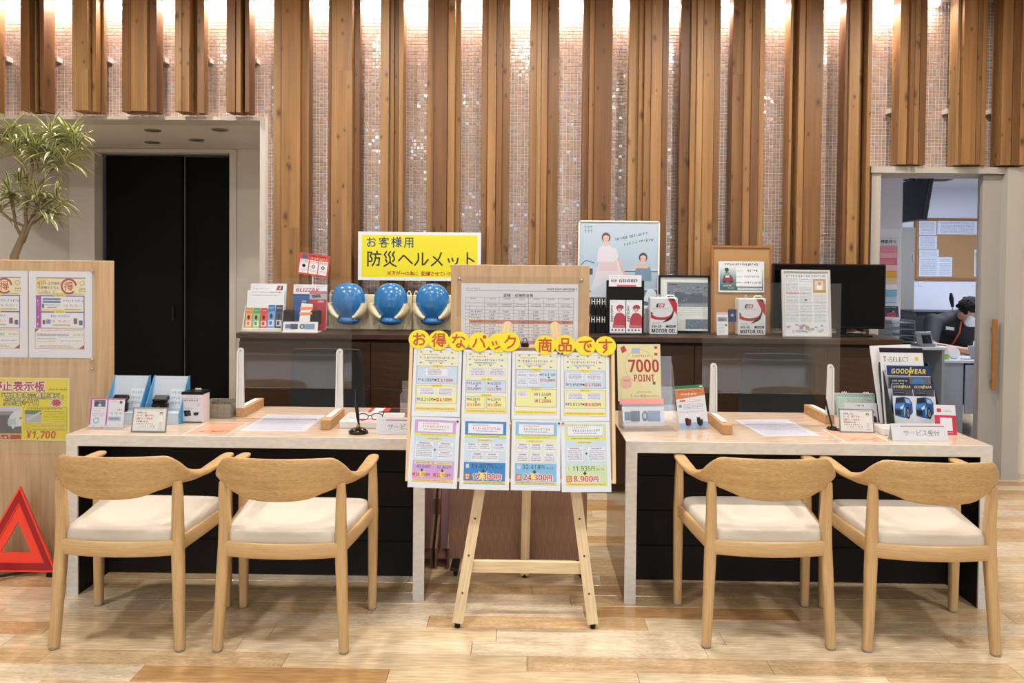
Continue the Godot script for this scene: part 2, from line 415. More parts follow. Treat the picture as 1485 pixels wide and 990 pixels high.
var fonts := {}
func latin(im: Image, text: String, x: float, y: float, h: float, col: Color, bold := true, squeeze := 1.0, slant := 0.0) -> float:   # y = top of capitals, h = their height
	var key := str(bold)
	if not fonts.has(key):
		var f := SystemFont.new()
		f.font_names = PackedStringArray(["Droid Sans"]); f.font_weight = 700 if bold else 400
		fonts[key] = f
	var t := TextMesh.new()
	t.font = fonts[key]; t.font_size = 64; t.pixel_size = 1.0; t.depth = 0.0; t.curve_step = 2.0
	t.horizontal_alignment = HORIZONTAL_ALIGNMENT_LEFT; t.vertical_alignment = VERTICAL_ALIGNMENT_BOTTOM
	t.text = text
	var a := t.surface_get_arrays(0) if t.get_surface_count() else []
	if a.is_empty() or a[Mesh.ARRAY_VERTEX] == null: return x + h * 0.4
	var v: PackedVector3Array = a[Mesh.ARRAY_VERTEX]
	var ix: PackedInt32Array = a[Mesh.ARRAY_INDEX]
	var k := h / 46.0
	if not fonts.has("base"):
		var tm := TextMesh.new()
		tm.font = fonts[key]; tm.font_size = 64; tm.pixel_size = 1.0; tm.depth = 0.0
		tm.horizontal_alignment = HORIZONTAL_ALIGNMENT_LEFT; tm.vertical_alignment = VERTICAL_ALIGNMENT_BOTTOM
		tm.text = "H"
		fonts["base"] = tm.get_aabb()
	var ref: AABB = fonts["base"]
	k = h / ref.size.y
	var top: float = ref.end.y
	for i in range(0, ix.size(), 3):
		var q := PackedVector2Array()
		for j in 3:
			var p := v[ix[i + j]]
			q.append(Vector2(x + (p.x * k + slant * (p.y - ref.position.y) * k) * squeeze, y + (top - p.y) * k))
		fill(im, q, col)
	return x + (t.get_aabb().end.x * k) * squeeze

func width_of(text: String, h: float, bold := true) -> float:
	var im := Image.create(4, 4, false, Image.FORMAT_RGB8)
	return latin(im, text, 0, -1000, h, Color.BLACK, bold)

func tiny(im: Image, x: float, y: float, w: float, h: float, col: Color) -> void:   # a line too small to read
	var cx := x
	while cx < x + w:
		var s := h * rng.randf_range(0.7, 1.0)
		for i in 3:
			if rng.randf() < 0.5: im.fill_rect(Rect2i(int(cx), int(y + rng.randf() * h * 0.8), maxi(1, int(s * 0.8)), maxi(1, int(h * 0.2))), col)
			else: im.fill_rect(Rect2i(int(cx + rng.randf() * s * 0.7), int(y), maxi(1, int(h * 0.2)), maxi(1, int(h))), col)
		cx += s * 1.15

func page(w: int, h: int, hex := "ffffff") -> Image:
	var im := Image.create(w, h, false, Image.FORMAT_RGB8)
	im.fill(Color(hex))
	return im

func rc(im: Image, x: float, y: float, w: float, h: float, hex: String) -> void:
	im.fill_rect(Rect2i(int(x), int(y), int(w), int(h)), Color(hex))

func framed(im: Image, x: float, y: float, w: float, h: float, hex: String, edge: String, t := 2) -> void:
	rc(im, x, y, w, h, edge); rc(im, x + t, y + t, w - 2 * t, h - 2 * t, hex)

# price: black "from" price and red "to" price
func price(im: Image, x: float, y: float, h: float, old: String, now: String, down := false) -> void:
	rc(im, x, y, h * 1.1, h, "cfd8ea"); tiny(im, x + 1, y + 2, h * 0.8, h * 0.7, Color("334"))
	var e := latin(im, old, x + h * 1.3, y, h, Color("1d2430"), false, 0.92)
	jp(im, "円", e + 1, y, h * 0.95, Color("1d2430"), 0.11)
	var x2 := x + h * 0.2 if down else e + h * 1.75
	var y2 := y + h * 2.1 if down else y
	dot(im, Vector2(x + h * 3.6 if down else e + h * 1.35, y + h * 1.55 if down else y + h * 0.5), h * 0.3, Color("1d2430"))
	rc(im, x2, y2, h * 1.1, h, "e2572e")
	tiny(im, x2 + 2, y2 + 2, h * 0.8, h * 0.7, Color("fff"))
	var e2 := latin(im, now, x2 + h * 1.2, y2, h, Color("b8371c"), true, 0.86)
	jp(im, "円", e2 + 1, y2, h, Color("b8371c"), 0.15)

func pr_top(i: int) -> Image:   # upper row of price sheets: cream heading, a blue block, a yellow block
	var im := page(280, 396, "eef2f6")
	framed(im, 18, 16, 244, 350, "f2efcf", "9fb6c4")
	for p in [[34, 26], [90, 24], [150, 24], [214, 28], [32, 56], [220, 58], [34, 88], [92, 90], [152, 90], [216, 92]]:
		fill(im, smooth(PackedVector2Array([Vector2(p[0], p[1]), Vector2(p[0] + 8, p[1] - 4), Vector2(p[0] + 16, p[1]), Vector2(p[0] + 8, p[1] + 4), Vector2(p[0], p[1])])), Color("6d8fb5"))
		rc(im, p[0] + 22, p[1] - 2, 7, 3, "efd98a")
	tiny(im, 50, 36, 88, 8, Color("c5302c"))
	tiny(im, 62, 52, 150, 13, Color("2f86b8"))
	tiny(im, 66, 72, 130, 5, Color("444"))
	tiny(im, 84, 80, 90, 5, Color("444"))
	var D: Array = [[["4.180", "3.130"], ["8.250", "6.180"]], [["3.432", "2.450"], ["4.281", "3.130"]], [["18.216", "13.600"], ["1.650", "1.230"]], [["3.650", "2.730"], ["8.835", "6.620"]]][i]
	var y0 := 106 if i != 1 else 168
	if i == 1:
		for k in 2:
			framed(im, 40 + k * 110, 104, 98, 50, "eceaf4", "c9cdd8")
			rc(im, 56 + k * 110, 109, 66, 8, "d9c2e6")
			for l in 3: tiny(im, 50 + k * 110, 122 + l * 9, 78, 5, Color("555"))
	for b in 2:
		var y := y0 + b * (112 if i != 1 else 92)
		var hh := 104 if i != 1 else 84
		if i == 1:
			for k in 2:
				framed(im, 22 + k * 120, y + 8, 112, hh - 12, "cfe2f2" if b == 0 else "f6f1a6", "88a")
				price(im, 27 + k * 120, y + 18, 15, [D[b][0], ["4.361", "6.281"][b]][k], [D[b][1], ["3.270", "4.700"][b]][k], true)
		else:
			framed(im, 22, y, 236, hh, "cfe2f2" if b == 0 else "f6f1a6", "88a")
			if i == 2:
				for k in (4 if b == 0 else 1):
					framed(im, 30 + (k % 2) * 64, y + 12 + (k / 2) * 44, 60, 38, "eef2fa", "cdd4e4", 1)
					rc(im, 38 + (k % 2) * 64, y + 16 + (k / 2) * 44, 44, 6, "d9c2e6")
					for l in 2: tiny(im, 36 + (k % 2) * 64, y + 27 + (k / 2) * 44 + l * 8, 46, 5, Color("445"))
				price(im, 160 if b == 0 else 130, y + 22, 15 if b == 0 else 18, D[b][0], D[b][1], true)
			else:
				for k in (1 if (i == 0 and b == 0) else 2):
					framed(im, (72 if (i == 0 and b == 0) else 36) + k * 108, y + 14, 130 if (i == 0 and b == 0) else 96, 44, "eef0fa", "cdd4e4", 1)
					rc(im, (86 if (i == 0 and b == 0) else 48) + k * 108, y + 18, 72, 7, "d9c2e6")
					for l in 3: tiny(im, (86 if (i == 0 and b == 0) else 46) + k * 108, y + 29 + l * 8, 76, 5, Color("445"))
				price(im, 28, y + 72, 18, D[b][0], D[b][1])
		rc(im, 108, y - 5, 66, 14, "f3e34a"); tiny(im, 116, y - 2, 48, 8, Color("444"))
	rc(im, 22, 344, 236, 16, "f6e04a"); tiny(im, 30, 349, 216, 6, Color("a5471c"))
	return im

func pr_low(i: int) -> Image:   # lower row: coloured bands, big prices
	var im := page(280, 396, "eef2f6")
	var band: String = ["d7a8de", "2c85cc", "86c3ea", "d4e8b0"][i]
	rc(im, 22, 16, 236, 350, band)
	rc(im, 40, 26, 200, 60, "f4f2f8")
	for k in 18: rc(im, 44 + k * 11, 26, 6, 3, "445a86"); rc(im, 44 + k * 11, 84, 6, 3, "445a86")
	tiny(im, 66, 34, 90, 8, Color("c5302c"))
	tiny(im, 68, 48, 150, 14, Color(["d98a3a", "b06ac0", "4fa872", "2f86b8"][i]))
	tiny(im, 74, 68, 130, 5, Color("444"))
	rc(im, 22, 92, 236, 14, "f3ec4a"); tiny(im, 60, 96, 160, 6, Color("444"))
	rc(im, 22, 108, 236, 138, "cfe6f4" if i != 2 else "f0eecb")
	rc(im, 84, 116, 100, 14, "f3e87a"); tiny(im, 98, 119, 72, 8, Color("445"))
	var cells := [[[30, 138, 108, 98], [158, 138, 92, 44], [158, 188, 92, 48]], [[28, 136, 70, 46], [104, 136, 72, 50], [182, 136, 74, 46], [58, 190, 78, 50], [142, 190, 78, 50]],
		[[28, 134, 72, 50], [104, 134, 74, 50], [182, 134, 72, 50], [28, 188, 72, 52], [104, 188, 74, 52], [182, 188, 72, 52]], [[30, 146, 98, 82], [150, 146, 104, 82]]]
	for c in cells[i]:
		framed(im, c[0], c[1], c[2], c[3], "eef2fa", "d6dccb", 2)
		rc(im, c[0] + c[2] * 0.2, c[1] + 6, c[2] * 0.6, 8, "d9c2e6"); tiny(im, c[0] + c[2] * 0.22, c[1] + 7, c[2] * 0.52, 6, Color("536"))
		for l in int((c[3] - 22) / 10): tiny(im, c[0] + 8, c[1] + 20 + l * 10, c[2] - 18, 5, Color("445"))
	if i == 0 or i == 3:
		rc(im, 136, 182, 14, 4, "2a3f66"); rc(im, 141, 177, 4, 14, "2a3f66")
	var old: String = ["40.948", "19.467", "32.418", "11.935"][i]
	var now: String = ["30.700", "17.300", "24.300", "8.900"][i]
	if i == 0:
		for k in 2:
			rc(im, 30 + k * 116, 252, 100, 12, "f3e87a"); tiny(im, 38 + k * 116, 255, 80, 6, Color("654"))
			var e := latin(im, ["40.948", "42.862"][k], 44 + k * 116, 270, 17, Color("2a3550"), false, 0.95)
			jp(im, "円", e, 270, 16, Color("2a3550"), 0.08)
			fill(im, star(Vector2(76 + k * 116, 320), 30.0, 22.0), Color("f6e85a"))
			rc(im, 72 + k * 116, 290, 8, 10, "1d2430"); fill(im, PackedVector2Array([Vector2(66 + k * 116, 298), Vector2(86 + k * 116, 298), Vector2(76 + k * 116, 308)]), Color("1d2430"))
			rc(im, 24 + k * 118, 314, 16, 18, "e2572e")
			var e2 := latin(im, ["30.700", "32.100"][k], 42 + k * 118, 314, 18, Color("c22a4a"), true, 0.85)
			jp(im, "円", e2, 314, 17, Color("c22a4a"), 0.16)
	else:
		rc(im, 34, 256, 18, 22, "f6f6f6"); tiny(im, 37, 258, 12, 8, Color("223")); tiny(im, 37, 268, 12, 8, Color("223"))
		var e := latin(im, old, 62, 254, 25, Color("16203a"), false)
		e = jp(im, "円", e + 1, 254, 25, Color("16203a"), 0.08)
		jp(im, "のところ", e + 4, 266, 11, Color("16203a"), 0.1)
		fill(im, star(Vector2(132, 320), 42.0, 28.0), Color("f6ea3a"))
		rc(im, 128, 284, 10, 10, "16203a"); fill(im, PackedVector2Array([Vector2(120, 292), Vector2(146, 292), Vector2(133, 304)]), Color("16203a"))
		framed(im, 28, 308, 30, 34, "f08a2c", "c8401c", 3)
		tiny(im, 34, 312, 18, 10, Color("fff4d0")); tiny(im, 34, 327, 18, 10, Color("fff4d0"))
		for o in [[Color("fdf6ee"), 3], [Color("c9303c"), 0]]:
			for d in ([Vector2(-3, 0), Vector2(3, 0), Vector2(0, -3), Vector2(0, 3)] if o[1] else [Vector2.ZERO]):
				var e2 := latin(im, now, 68 + d.x, 308 + d.y, 32, o[0])
				jp(im, "円", e2 + 1 + d.x, 309 + d.y, 32, o[0], 0.16)
	rc(im, 22, 348, 236, 14, "f6df6a"); tiny(im, 32, 352, 214, 6, Color("a5471c"))
	return im

func star(c: Vector2, r: float, q: float) -> PackedVector2Array:
	var o := PackedVector2Array()
	for k in 20: o.append(c + Vector2.from_angle(TAU * k / 20.0) * Vector2(1.15, 0.8) * (r if k % 2 else q * 0.7))
	return o

func pr_letter(ch: String) -> Image:
	var im := page(128, 128, "ffe92a")
	var off := {"ッ": -12.0, "ク": 8.0}
	jp(im, ch, 21 + off.get(ch, 0.0), 21, 86, Color("c8502c"), 0.12)
	return im

func pr_table() -> Image:   # inspection price list
	var im := page(580, 410, "f4f5f8")
	tiny(im, 24, 22, 66, 9, Color("778")); latin(im, "START YOUR IMPOSSIBLE", 424, 22, 9, Color("445"))
	rc(im, 22, 36, 536, 2, "a8707c")
	jp(im, "車検・点検料金表", 208, 50, 18, Color("2c3a4c"), 0.1)
	var cols := [20, 116, 188, 260, 334, 408, 482, 556]
	var reds := ["d8a0b8", "d98a78", "b83a48"]
	for r in 19:
		var y := 70 + (0 if r == 0 else 10 + r * 17)
		if r in [6, 12]: rc(im, 40, y, 516, 17, "d98f86" if r == 6 else "e0a0a8")
		if r == 13: rc(im, 40, y, 516, 17, "b83a48")
		rc(im, 20, y, 536, 1, "556")
		for c in 7:
			if r == 0: tiny(im, cols[c] + 24, 74, 30, 5, Color("445"))
			elif r == 2 and c > 0: for l in 2: tiny(im, cols[c] + 12, y - 12 + l * 9, 48, 4, Color("667"))
			elif r > 2 and c > 0 and r < 18: latin(im, ["14,300", "12,100", "8,800", "35,200", "6,600", "17,490", "1,000"][(r * 3 + c) % 7], cols[c] + 22, y + 5, 8, Color("445") if r != 13 else Color("f4e8ea"), false)
			elif r > 2: tiny(im, cols[c] + 30, y + 5, 48, 7, Color("334"))
	for c in cols: rc(im, c, 70, 1, 318, "556")
	rc(im, 40, 104, 1, 284, "556")
	return im

func pr_toku() -> Image:   # present campaign sheet
	var im := page(380, 510, "f0f2f8")
	rc(im, 44, 36, 296, 6, "a88a92"); rc(im, 44, 42, 296, 96, "f8ecc0")
	fill(im, PackedVector2Array([Vector2(44, 42), Vector2(120, 42), Vector2(44, 110)]), Color("f6d98a"))
	latin(im, "NTP", 50, 62, 20, Color("40464e"), false)
	jp(im, "トヨタ信州", 92, 62, 19, Color("40464e"), 0.09)
	jp(im, "で車検をすると", 52, 88, 18, Color("40464e"), 0.09)
	jp(im, "こんなに", 52, 112, 19, Color("40464e"), 0.09); latin(im, "!", 146, 112, 18, Color("40464e"))
	var ring := PackedVector2Array()
	for k in 30: ring.append(Vector2(240, 88) + Vector2.from_angle(0.9 + k * 0.178) * Vector2(43, 42))
	stroke(im, ring, 11, Color("b0304a"))
	jp(im, "得", 212, 60, 54, Color("c0402c"), 0.10)
	stroke(im, smooth(PackedVector2Array([Vector2(304, 64), Vector2(324, 56), Vector2(332, 74), Vector2(312, 80), Vector2(306, 68)])), 3, Color("8a86b0"))
	tiny(im, 304, 98, 32, 10, Color("446")); tiny(im, 300, 114, 40, 5, Color("446")); tiny(im, 60, 130, 270, 6, Color("556"))
	rc(im, 42, 142, 292, 192, "6a5aa0"); rc(im, 42, 142, 28, 192, "b04ab0")
	for k in 2:
		rc(im, 74, 148 + k * 96, 254, 88, "f4f4fa"); rc(im, 150, 136 + k * 96, 70, 14, "f0d85a"); tiny(im, 164, 139 + k * 96, 42, 7, Color("665"))
		tiny(im, 206 if k == 0 else 132, 166 + k * 90, 112, 14, Color("5a9ab8"))
		latin(im, "15L" if k == 0 else "10L", 208 if k == 0 else 132, 196 + k * 92, 13, Color("8a5a8a"), false)
		jp(im, "プレゼント", 242 if k == 0 else 172, 195 + k * 92, 15, Color("c04a6a"), 0.1)
		rc(im, 208 if k == 0 else 140, 220 + k * 92, 110, 10, "f0e07a"); tiny(im, 214 if k == 0 else 146, 222 + k * 92, 96, 5, Color("665"))
	rc(im, 82, 158, 108, 28, "6a88b0"); rc(im, 82, 170, 108, 4, "e8eef4"); tiny(im, 84, 176, 104, 8, Color("30425a"))
	rc(im, 78, 192, 14, 24, "4a70a8"); rc(im, 96, 194, 90, 10, "c8d4e6"); rc(im, 108, 210, 60, 4, "c04a5a"); rc(im, 74, 222, 130, 10, "f0e07a")
	rc(im, 82, 288, 16, 24, "6a3a5a"); rc(im, 104, 284, 26, 26, "7a94b4"); rc(im, 268, 276, 22, 34, "7a4a70"); rc(im, 300, 288, 22, 28, "556070")
	tiny(im, 50, 168, 12, 14, Color("fff")); tiny(im, 50, 192, 12, 14, Color("fff")); tiny(im, 50, 262, 12, 12, Color("fff")); tiny(im, 50, 306, 12, 14, Color("fff"))
	framed(im, 36, 338, 296, 120, "f4f2ea", "b04a4a", 2)
	tiny(im, 70, 344, 250, 8, Color("c04a4a")); rc(im, 42, 366, 200, 18, "dfe6f2"); tiny(im, 46, 368, 190, 6, Color("456")); tiny(im, 46, 376, 190, 5, Color("456"))
	jp(im, "プレゼント", 262, 366, 13, Color("c04a6a"), 0.1)
	framed(im, 186, 390, 138, 36, "f6f8fa", "9ab", 1); tiny(im, 192, 406, 122, 8, Color("345")); tiny(im, 50, 394, 110, 6, Color("567")); tiny(im, 50, 410, 110, 5, Color("567")); tiny(im, 60, 436, 190, 5, Color("567")); tiny(im, 60, 444, 210, 5, Color("567"))
	fill(im, PackedVector2Array([Vector2(332, 430), Vector2(332, 458), Vector2(296, 458)]), Color("b04a4a"))
	fill(im, PackedVector2Array([Vector2(36, 338), Vector2(62, 338), Vector2(36, 362)]), Color("b04a4a"))
	return im

func outlined(im: Image, s: String, x: float, y: float, h: float, inner: Color, outer: Color, w: float) -> void:
	jp(im, s, x, y, h, outer, w + 0.16); jp(im, s, x, y, h, inner, w)

func pr_stop() -> Image:   # warning triangle for sale
	var im := page(560, 400, "f2ea9a")
	rc(im, 8, 8, 544, 384, "f3e232")
	outlined(im, "車停止表示板", -8, 22, 66, Color("b01c4c"), Color("fdf4f0"), 0.13)
	tiny(im, 428, 68, 116, 11, Color("443"))
	outlined(im, "法「故障車表示義務違反」", 66, 96, 38, Color("f3e89a"), Color("3c3a14"), 0.10)
	outlined(im, "数", -20, 140, 36, Color("f3e89a"), Color("3c3a14"), 0.10)
	latin(im, "1", 22, 140, 34, Color("3c3a14")); outlined(im, "点", 46, 138, 38, Color("f3e89a"), Color("3c3a14"), 0.10)
	outlined(im, "反則金", 134, 138, 38, Color("f3e89a"), Color("3c3a14"), 0.10); latin(im, "6", 254, 140, 34, Color("3c3a14")); outlined(im, "千円", 284, 138, 38, Color("f3e89a"), Color("3c3a14"), 0.10)
	fill(im, star(Vector2(476, 158), 50, 40), Color("e8e4e8")); fill(im, star(Vector2(476, 158), 36, 30), Color("c83a4a"))
	rc(im, 0, 186, 252, 172, "b8bcc6"); rc(im, 0, 186, 252, 40, "cfd6e2"); rc(im, 0, 216, 252, 26, "8c9098"); rc(im, 0, 240, 252, 118, "50535c")
	fill(im, PackedVector2Array([Vector2(20, 320), Vector2(0, 320), Vector2(70, 358), Vector2(90, 358)]), Color("e6e8ec"))
	fill(im, PackedVector2Array([Vector2(176, 246), Vector2(210, 210), Vector2(252, 206), Vector2(252, 310), Vector2(190, 316), Vector2(160, 290)]), Color("dfe6ea"))
	rc(im, 166, 262, 50, 48, "b8d2dc"); rc(im, 240, 252, 12, 12, "b03030"); rc(im, 190, 300, 14, 26, "dde8f0")
	fill(im, PackedVector2Array([Vector2(0, 318), Vector2(16, 344), Vector2(0, 350)]), Color("c83a3a"))
	framed(im, 262, 186, 280, 150, "f3e232", "8a7a20", 2)
	tiny(im, 290, 192, 230, 10, Color("443"))
	rc(im, 272, 206, 108, 78, "b4bcc4"); rc(im, 272, 206, 108, 26, "5a8a5a"); fill(im, PackedVector2Array([Vector2(280, 262), Vector2(372, 214), Vector2(378, 222), Vector2(290, 280)]), Color("d0d6da"))
	for k in 7: tiny(im, 392, 212 + k * 10, 140, 5, Color("665"))
	for k in 5: tiny(im, 270, 290 + k * 9, 258, 5, Color("c8402c") if k == 2 else Color("665"))
	rc(im, 0, 364, 250, 30, "b82c34"); jp(im, "しましょう", 60, 366, 24, Color("fff4ee"), 0.13)
	latin(im, "¥1,700", 278, 340, 46, Color("c03a24"), true, 0.98, 0.14)
	return im

func pr_helmet() -> Image:
	var im := page(720, 280, "e9edf2")
	rc(im, 20, 18, 680, 244, "efe114")
	jp(im, "お客様用", 46, 30, 62, Color("1c3c60"), 0.10, 1.2)
	jp(im, "防災ヘルメット", 48, 112, 90, Color("16181a"), 0.10, 1.03)
	jp(im, "※万が一の為に", 170, 226, 26, Color("9c2a20"), 0.12, 1.02)
	jp(im, "配備させていただいてます", 372, 226, 26, Color("9c2a20"), 0.12, 1.0)
	return im

func pr_plate() -> Image:
	var im := page(380, 116, "f4f3f6")
	tiny(im, 16, 16, 38, 6, Color("aab")); rc(im, 62, 15, 300, 7, "b08a98")
	jp(im, "サービス受付", 78, 44, 40, Color("55585c"), 0.07)
	return im

func pr_catalog() -> Image:
	var im := page(240, 330, "eceff2")
	latin(im, "Tire", 12, 30, 15, Color("8a9096"), false); latin(im, "Catalogue", 44, 30, 14, Color("a8aeb4"), false)
	tiny(im, 12, 12, 44, 8, Color("99a"))
	# emblem: red and black slanted B
	fill(im, PackedVector2Array([Vector2(184, 14), Vector2(204, 14), Vector2(186, 50), Vector2(170, 50)]), Color("c8202c"))
	fill(im, PackedVector2Array([Vector2(206, 14), Vector2(220, 20), Vector2(214, 32), Vector2(218, 44), Vector2(206, 50), Vector2(188, 50), Vector2(192, 42), Vector2(204, 42), Vector2(206, 36), Vector2(198, 34), Vector2(204, 26), Vector2(208, 20)]), Color("17181c"))
	tiny(im, 30, 66, 110, 9, Color("c04a50")); tiny(im, 146, 66, 70, 10, Color("333")); rc(im, 10, 84, 220, 2, "ccd"); tiny(im, 30, 92, 170, 5, Color("889"))
	return im

func pr_blizzak() -> Image:
	var im := page(240, 330, "e8ecf0")
	tiny(im, 12, 10, 44, 7, Color("789")); tiny(im, 160, 10, 64, 5, Color("9aa"))
	latin(im, "BLIZZAK", 12, 26, 26, Color("c01c34"), true, 1.18, 0.2)
	rc(im, 0, 68, 116, 46, "2a5a96"); rc(im, 116, 48, 124, 66, "c8484a"); tiny(im, 122, 52, 110, 8, Color("fff"))
	rc(im, 116, 66, 124, 40, "a8b4c0"); fill(im, PackedVector2Array([Vector2(130, 74), Vector2(190, 70), Vector2(200, 92), Vector2(140, 98)]), Color("4a5460"))
	rc(im, 0, 114, 118, 216, "24508c"); rc(im, 118, 114, 122, 216, "b02a3a")
	latin(im, "VRX", 60, 116, 13, Color("dfe8f4"), true, 1.0, 0.2); latin(im, "VRX2", 176, 116, 13, Color("f8e8e8"), true, 1.0, 0.2)
	return im

func pr_offer() -> Image:   # red card with three white panels
	var im := page(300, 210, "d8484e")
	rc(im, 30, 12, 50, 44, "5a6a86"); tiny(im, 100, 14, 150, 16, Color("1a1012")); tiny(im, 120, 34, 160, 20, Color("f2c84a"))
	for k in 3:
		rc(im, 14 + k * 94, 62, 84, 132, "f2f2f4"); tiny(im, 22 + k * 94, 70, 66, 10, Color("333")); tiny(im, 22 + k * 94, 84, 66, 10, Color("c88a3a"))
		dot(im, Vector2(56 + k * 94, 124), 17, Color("222")); if k: dot(im, Vector2(56 + k * 94, 124), 9, Color("f2f2f4"))
		tiny(im, 26 + k * 94, 154, 60, 7, Color("555")); tiny(im, 26 + k * 94, 168, 60, 7, Color("a55"))
	return im

func figure(im: Image, c: Vector2, s: float, top: String, hair: String, skin := "e6bca6") -> void:   # a plain printed bust
	fill(im, smooth(PackedVector2Array([c + Vector2(-0.9, 2.2) * s, c + Vector2(-0.75, 1.0) * s, c + Vector2(-0.2, 0.62) * s, c + Vector2(0.3, 0.62) * s, c + Vector2(0.85, 1.0) * s, c + Vector2(0.95, 2.2) * s])), Color(top))
	rc(im, c.x - 0.12 * s, c.y + 0.3 * s, 0.3 * s, 0.4 * s, skin)
	dot(im, c + Vector2(0.02, -0.12) * s, 0.46 * s, Color(hair))
	fill(im, smooth(PackedVector2Array([c + Vector2(-0.3, -0.2) * s, c + Vector2(0, -0.34) * s, c + Vector2(0.32, -0.2) * s, c + Vector2(0.26, 0.2) * s, c + Vector2(0.02, 0.42) * s, c + Vector2(-0.24, 0.2) * s, c + Vector2(-0.3, -0.2) * s])), Color(skin))
	for e in [-0.13, 0.13]: rc(im, c.x + e * s - 1, c.y - 0.02 * s, maxf(1, 0.09 * s), maxf(1, 0.04 * s), "4a2e28")
	rc(im, c.x - 0.08 * s, c.y + 0.22 * s, 0.18 * s, maxf(1, 0.05 * s), "b85a58")

func pr_drive() -> Image:   # advertising poster: two people by an open car, pale sky
	var im := page(480, 460, "b8cad8")
	for y in 460: im.fill_rect(Rect2i(0, y, 480, 1), Color("c3d2de").lerp(Color("a8c0d4"), y / 460.0))
	fill(im, PackedVector2Array([Vector2(0, 280), Vector2(60, 240), Vector2(200, 262), Vector2(480, 250), Vector2(480, 460), Vector2(0, 460)]), Color("c4d0dc"))
	fill(im, PackedVector2Array([Vector2(200, 280), Vector2(480, 270), Vector2(480, 360), Vector2(240, 370)]), Color("aebfd0"))
	rc(im, 200, 268, 280, 5, "5a6a7a")
	figure(im, Vector2(388, 200), 56, "7a94a8", "4a3a34")
	rc(im, 330, 236, 90, 16, "e6bca6")
	fill(im, smooth(PackedVector2Array([Vector2(60, 400), Vector2(110, 260), Vector2(140, 160), Vector2(180, 142), Vector2(226, 150), Vector2(250, 240), Vector2(270, 290), Vector2(230, 330), Vector2(240, 400)])), Color("dfdce4"))
	fill(im, PackedVector2Array([Vector2(128, 210), Vector2(228, 210), Vector2(232, 270), Vector2(118, 270)]), Color("e0c8cc"))
	figure(im, Vector2(160, 92), 58, "e2dce2", "5a4038")
	stroke(im, PackedVector2Array([Vector2(238, 200), Vector2(262, 262), Vector2(300, 320)]), 14, Color("e2b8a4"))
	stroke(im, smooth(PackedVector2Array([Vector2(8, 240), Vector2(40, 214), Vector2(90, 226)])), 4, Color("3a4450")); rc(im, 56, 256, 26, 34, "4a5866")
	fill(im, PackedVector2Array([Vector2(0, 380), Vector2(480, 372), Vector2(480, 460), Vector2(0, 460)]), Color("5e7ea2"))
	fill(im, PackedVector2Array([Vector2(60, 390), Vector2(170, 320), Vector2(280, 330), Vector2(330, 460), Vector2(60, 460)]), Color("cfdae4"))
	fill(im, smooth(PackedVector2Array([Vector2(392, 430), Vector2(420, 370), Vector2(462, 376), Vector2(470, 410), Vector2(430, 440)])), Color("e8eef2"))
	for k in 12: tiny(im, 216 + k * 17, 88 - k * 3.2, 13, 13, Color("4a5a66"))
	for k in 5: tiny(im, 272 + k * 17, 116 - k * 3.5, 14, 14, Color("4a9a6a"))
	for k in 6: tiny(im, 362 + k * 16, 98 - k * 1.5, 12, 11, Color("4a5a66"))
	for k in 6: stroke(im, smooth(PackedVector2Array([Vector2(28 + (k % 3) * 18, 28 + (k / 3) * 20), Vector2(38 + (k % 3) * 18, 24 + (k / 3) * 20), Vector2(36 + (k % 3) * 18, 38 + (k / 3) * 20)])), 3, Color("4a5a70"))
	return im

func pr_ice_head() -> Image:
	var im := page(240, 84, "f0f0f2")
	tiny(im, 14, 10, 50, 6, Color("555")); tiny(im, 80, 10, 130, 4, Color("999"))
	latin(im, "ice", 12, 28, 24, Color("101114"), true, 1.0, 0.2); latin(im, "GUARD", 70, 28, 24, Color("101114"), true, 1.22, 0.16)
	rc(im, 60, 70, 140, 14, "e0707a")
	return im

func pr_ice_leaf() -> Image:
	var im := page(150, 330, "eceef0")
	tiny(im, 12, 8, 60, 5, Color("777"))
	fill(im, smooth(PackedVector2Array([Vector2(30, 280), Vector2(40, 180), Vector2(70, 140), Vector2(120, 140), Vector2(150, 170), Vector2(150, 280)])), Color("b8404c"))
	figure(im, Vector2(92, 98), 50, "b8404c", "33222a")
	fill(im, smooth(PackedVector2Array([Vector2(60, 90), Vector2(66, 62), Vector2(96, 46), Vector2(126, 58), Vector2(130, 88), Vector2(96, 76), Vector2(60, 90)])), Color("a83242"))
	rc(im, 28, 250, 122, 28, "c85a64"); tiny(im, 40, 258, 100, 8, Color("fff"))
	var t := page(220, 30, "eceef0")
	latin(t, "iceGUARD", 6, 3, 22, Color("16181a"), true, 1.15, 0.1)
	t.rotate_90(CLOCKWISE)
	im.blit_rect(t, Rect2i(0, 0, 30, 200), Vector2i(4, 46))
	for k in 4: dot(im, Vector2(26 + k * 32, 302), 9, Color("445"))
	return im

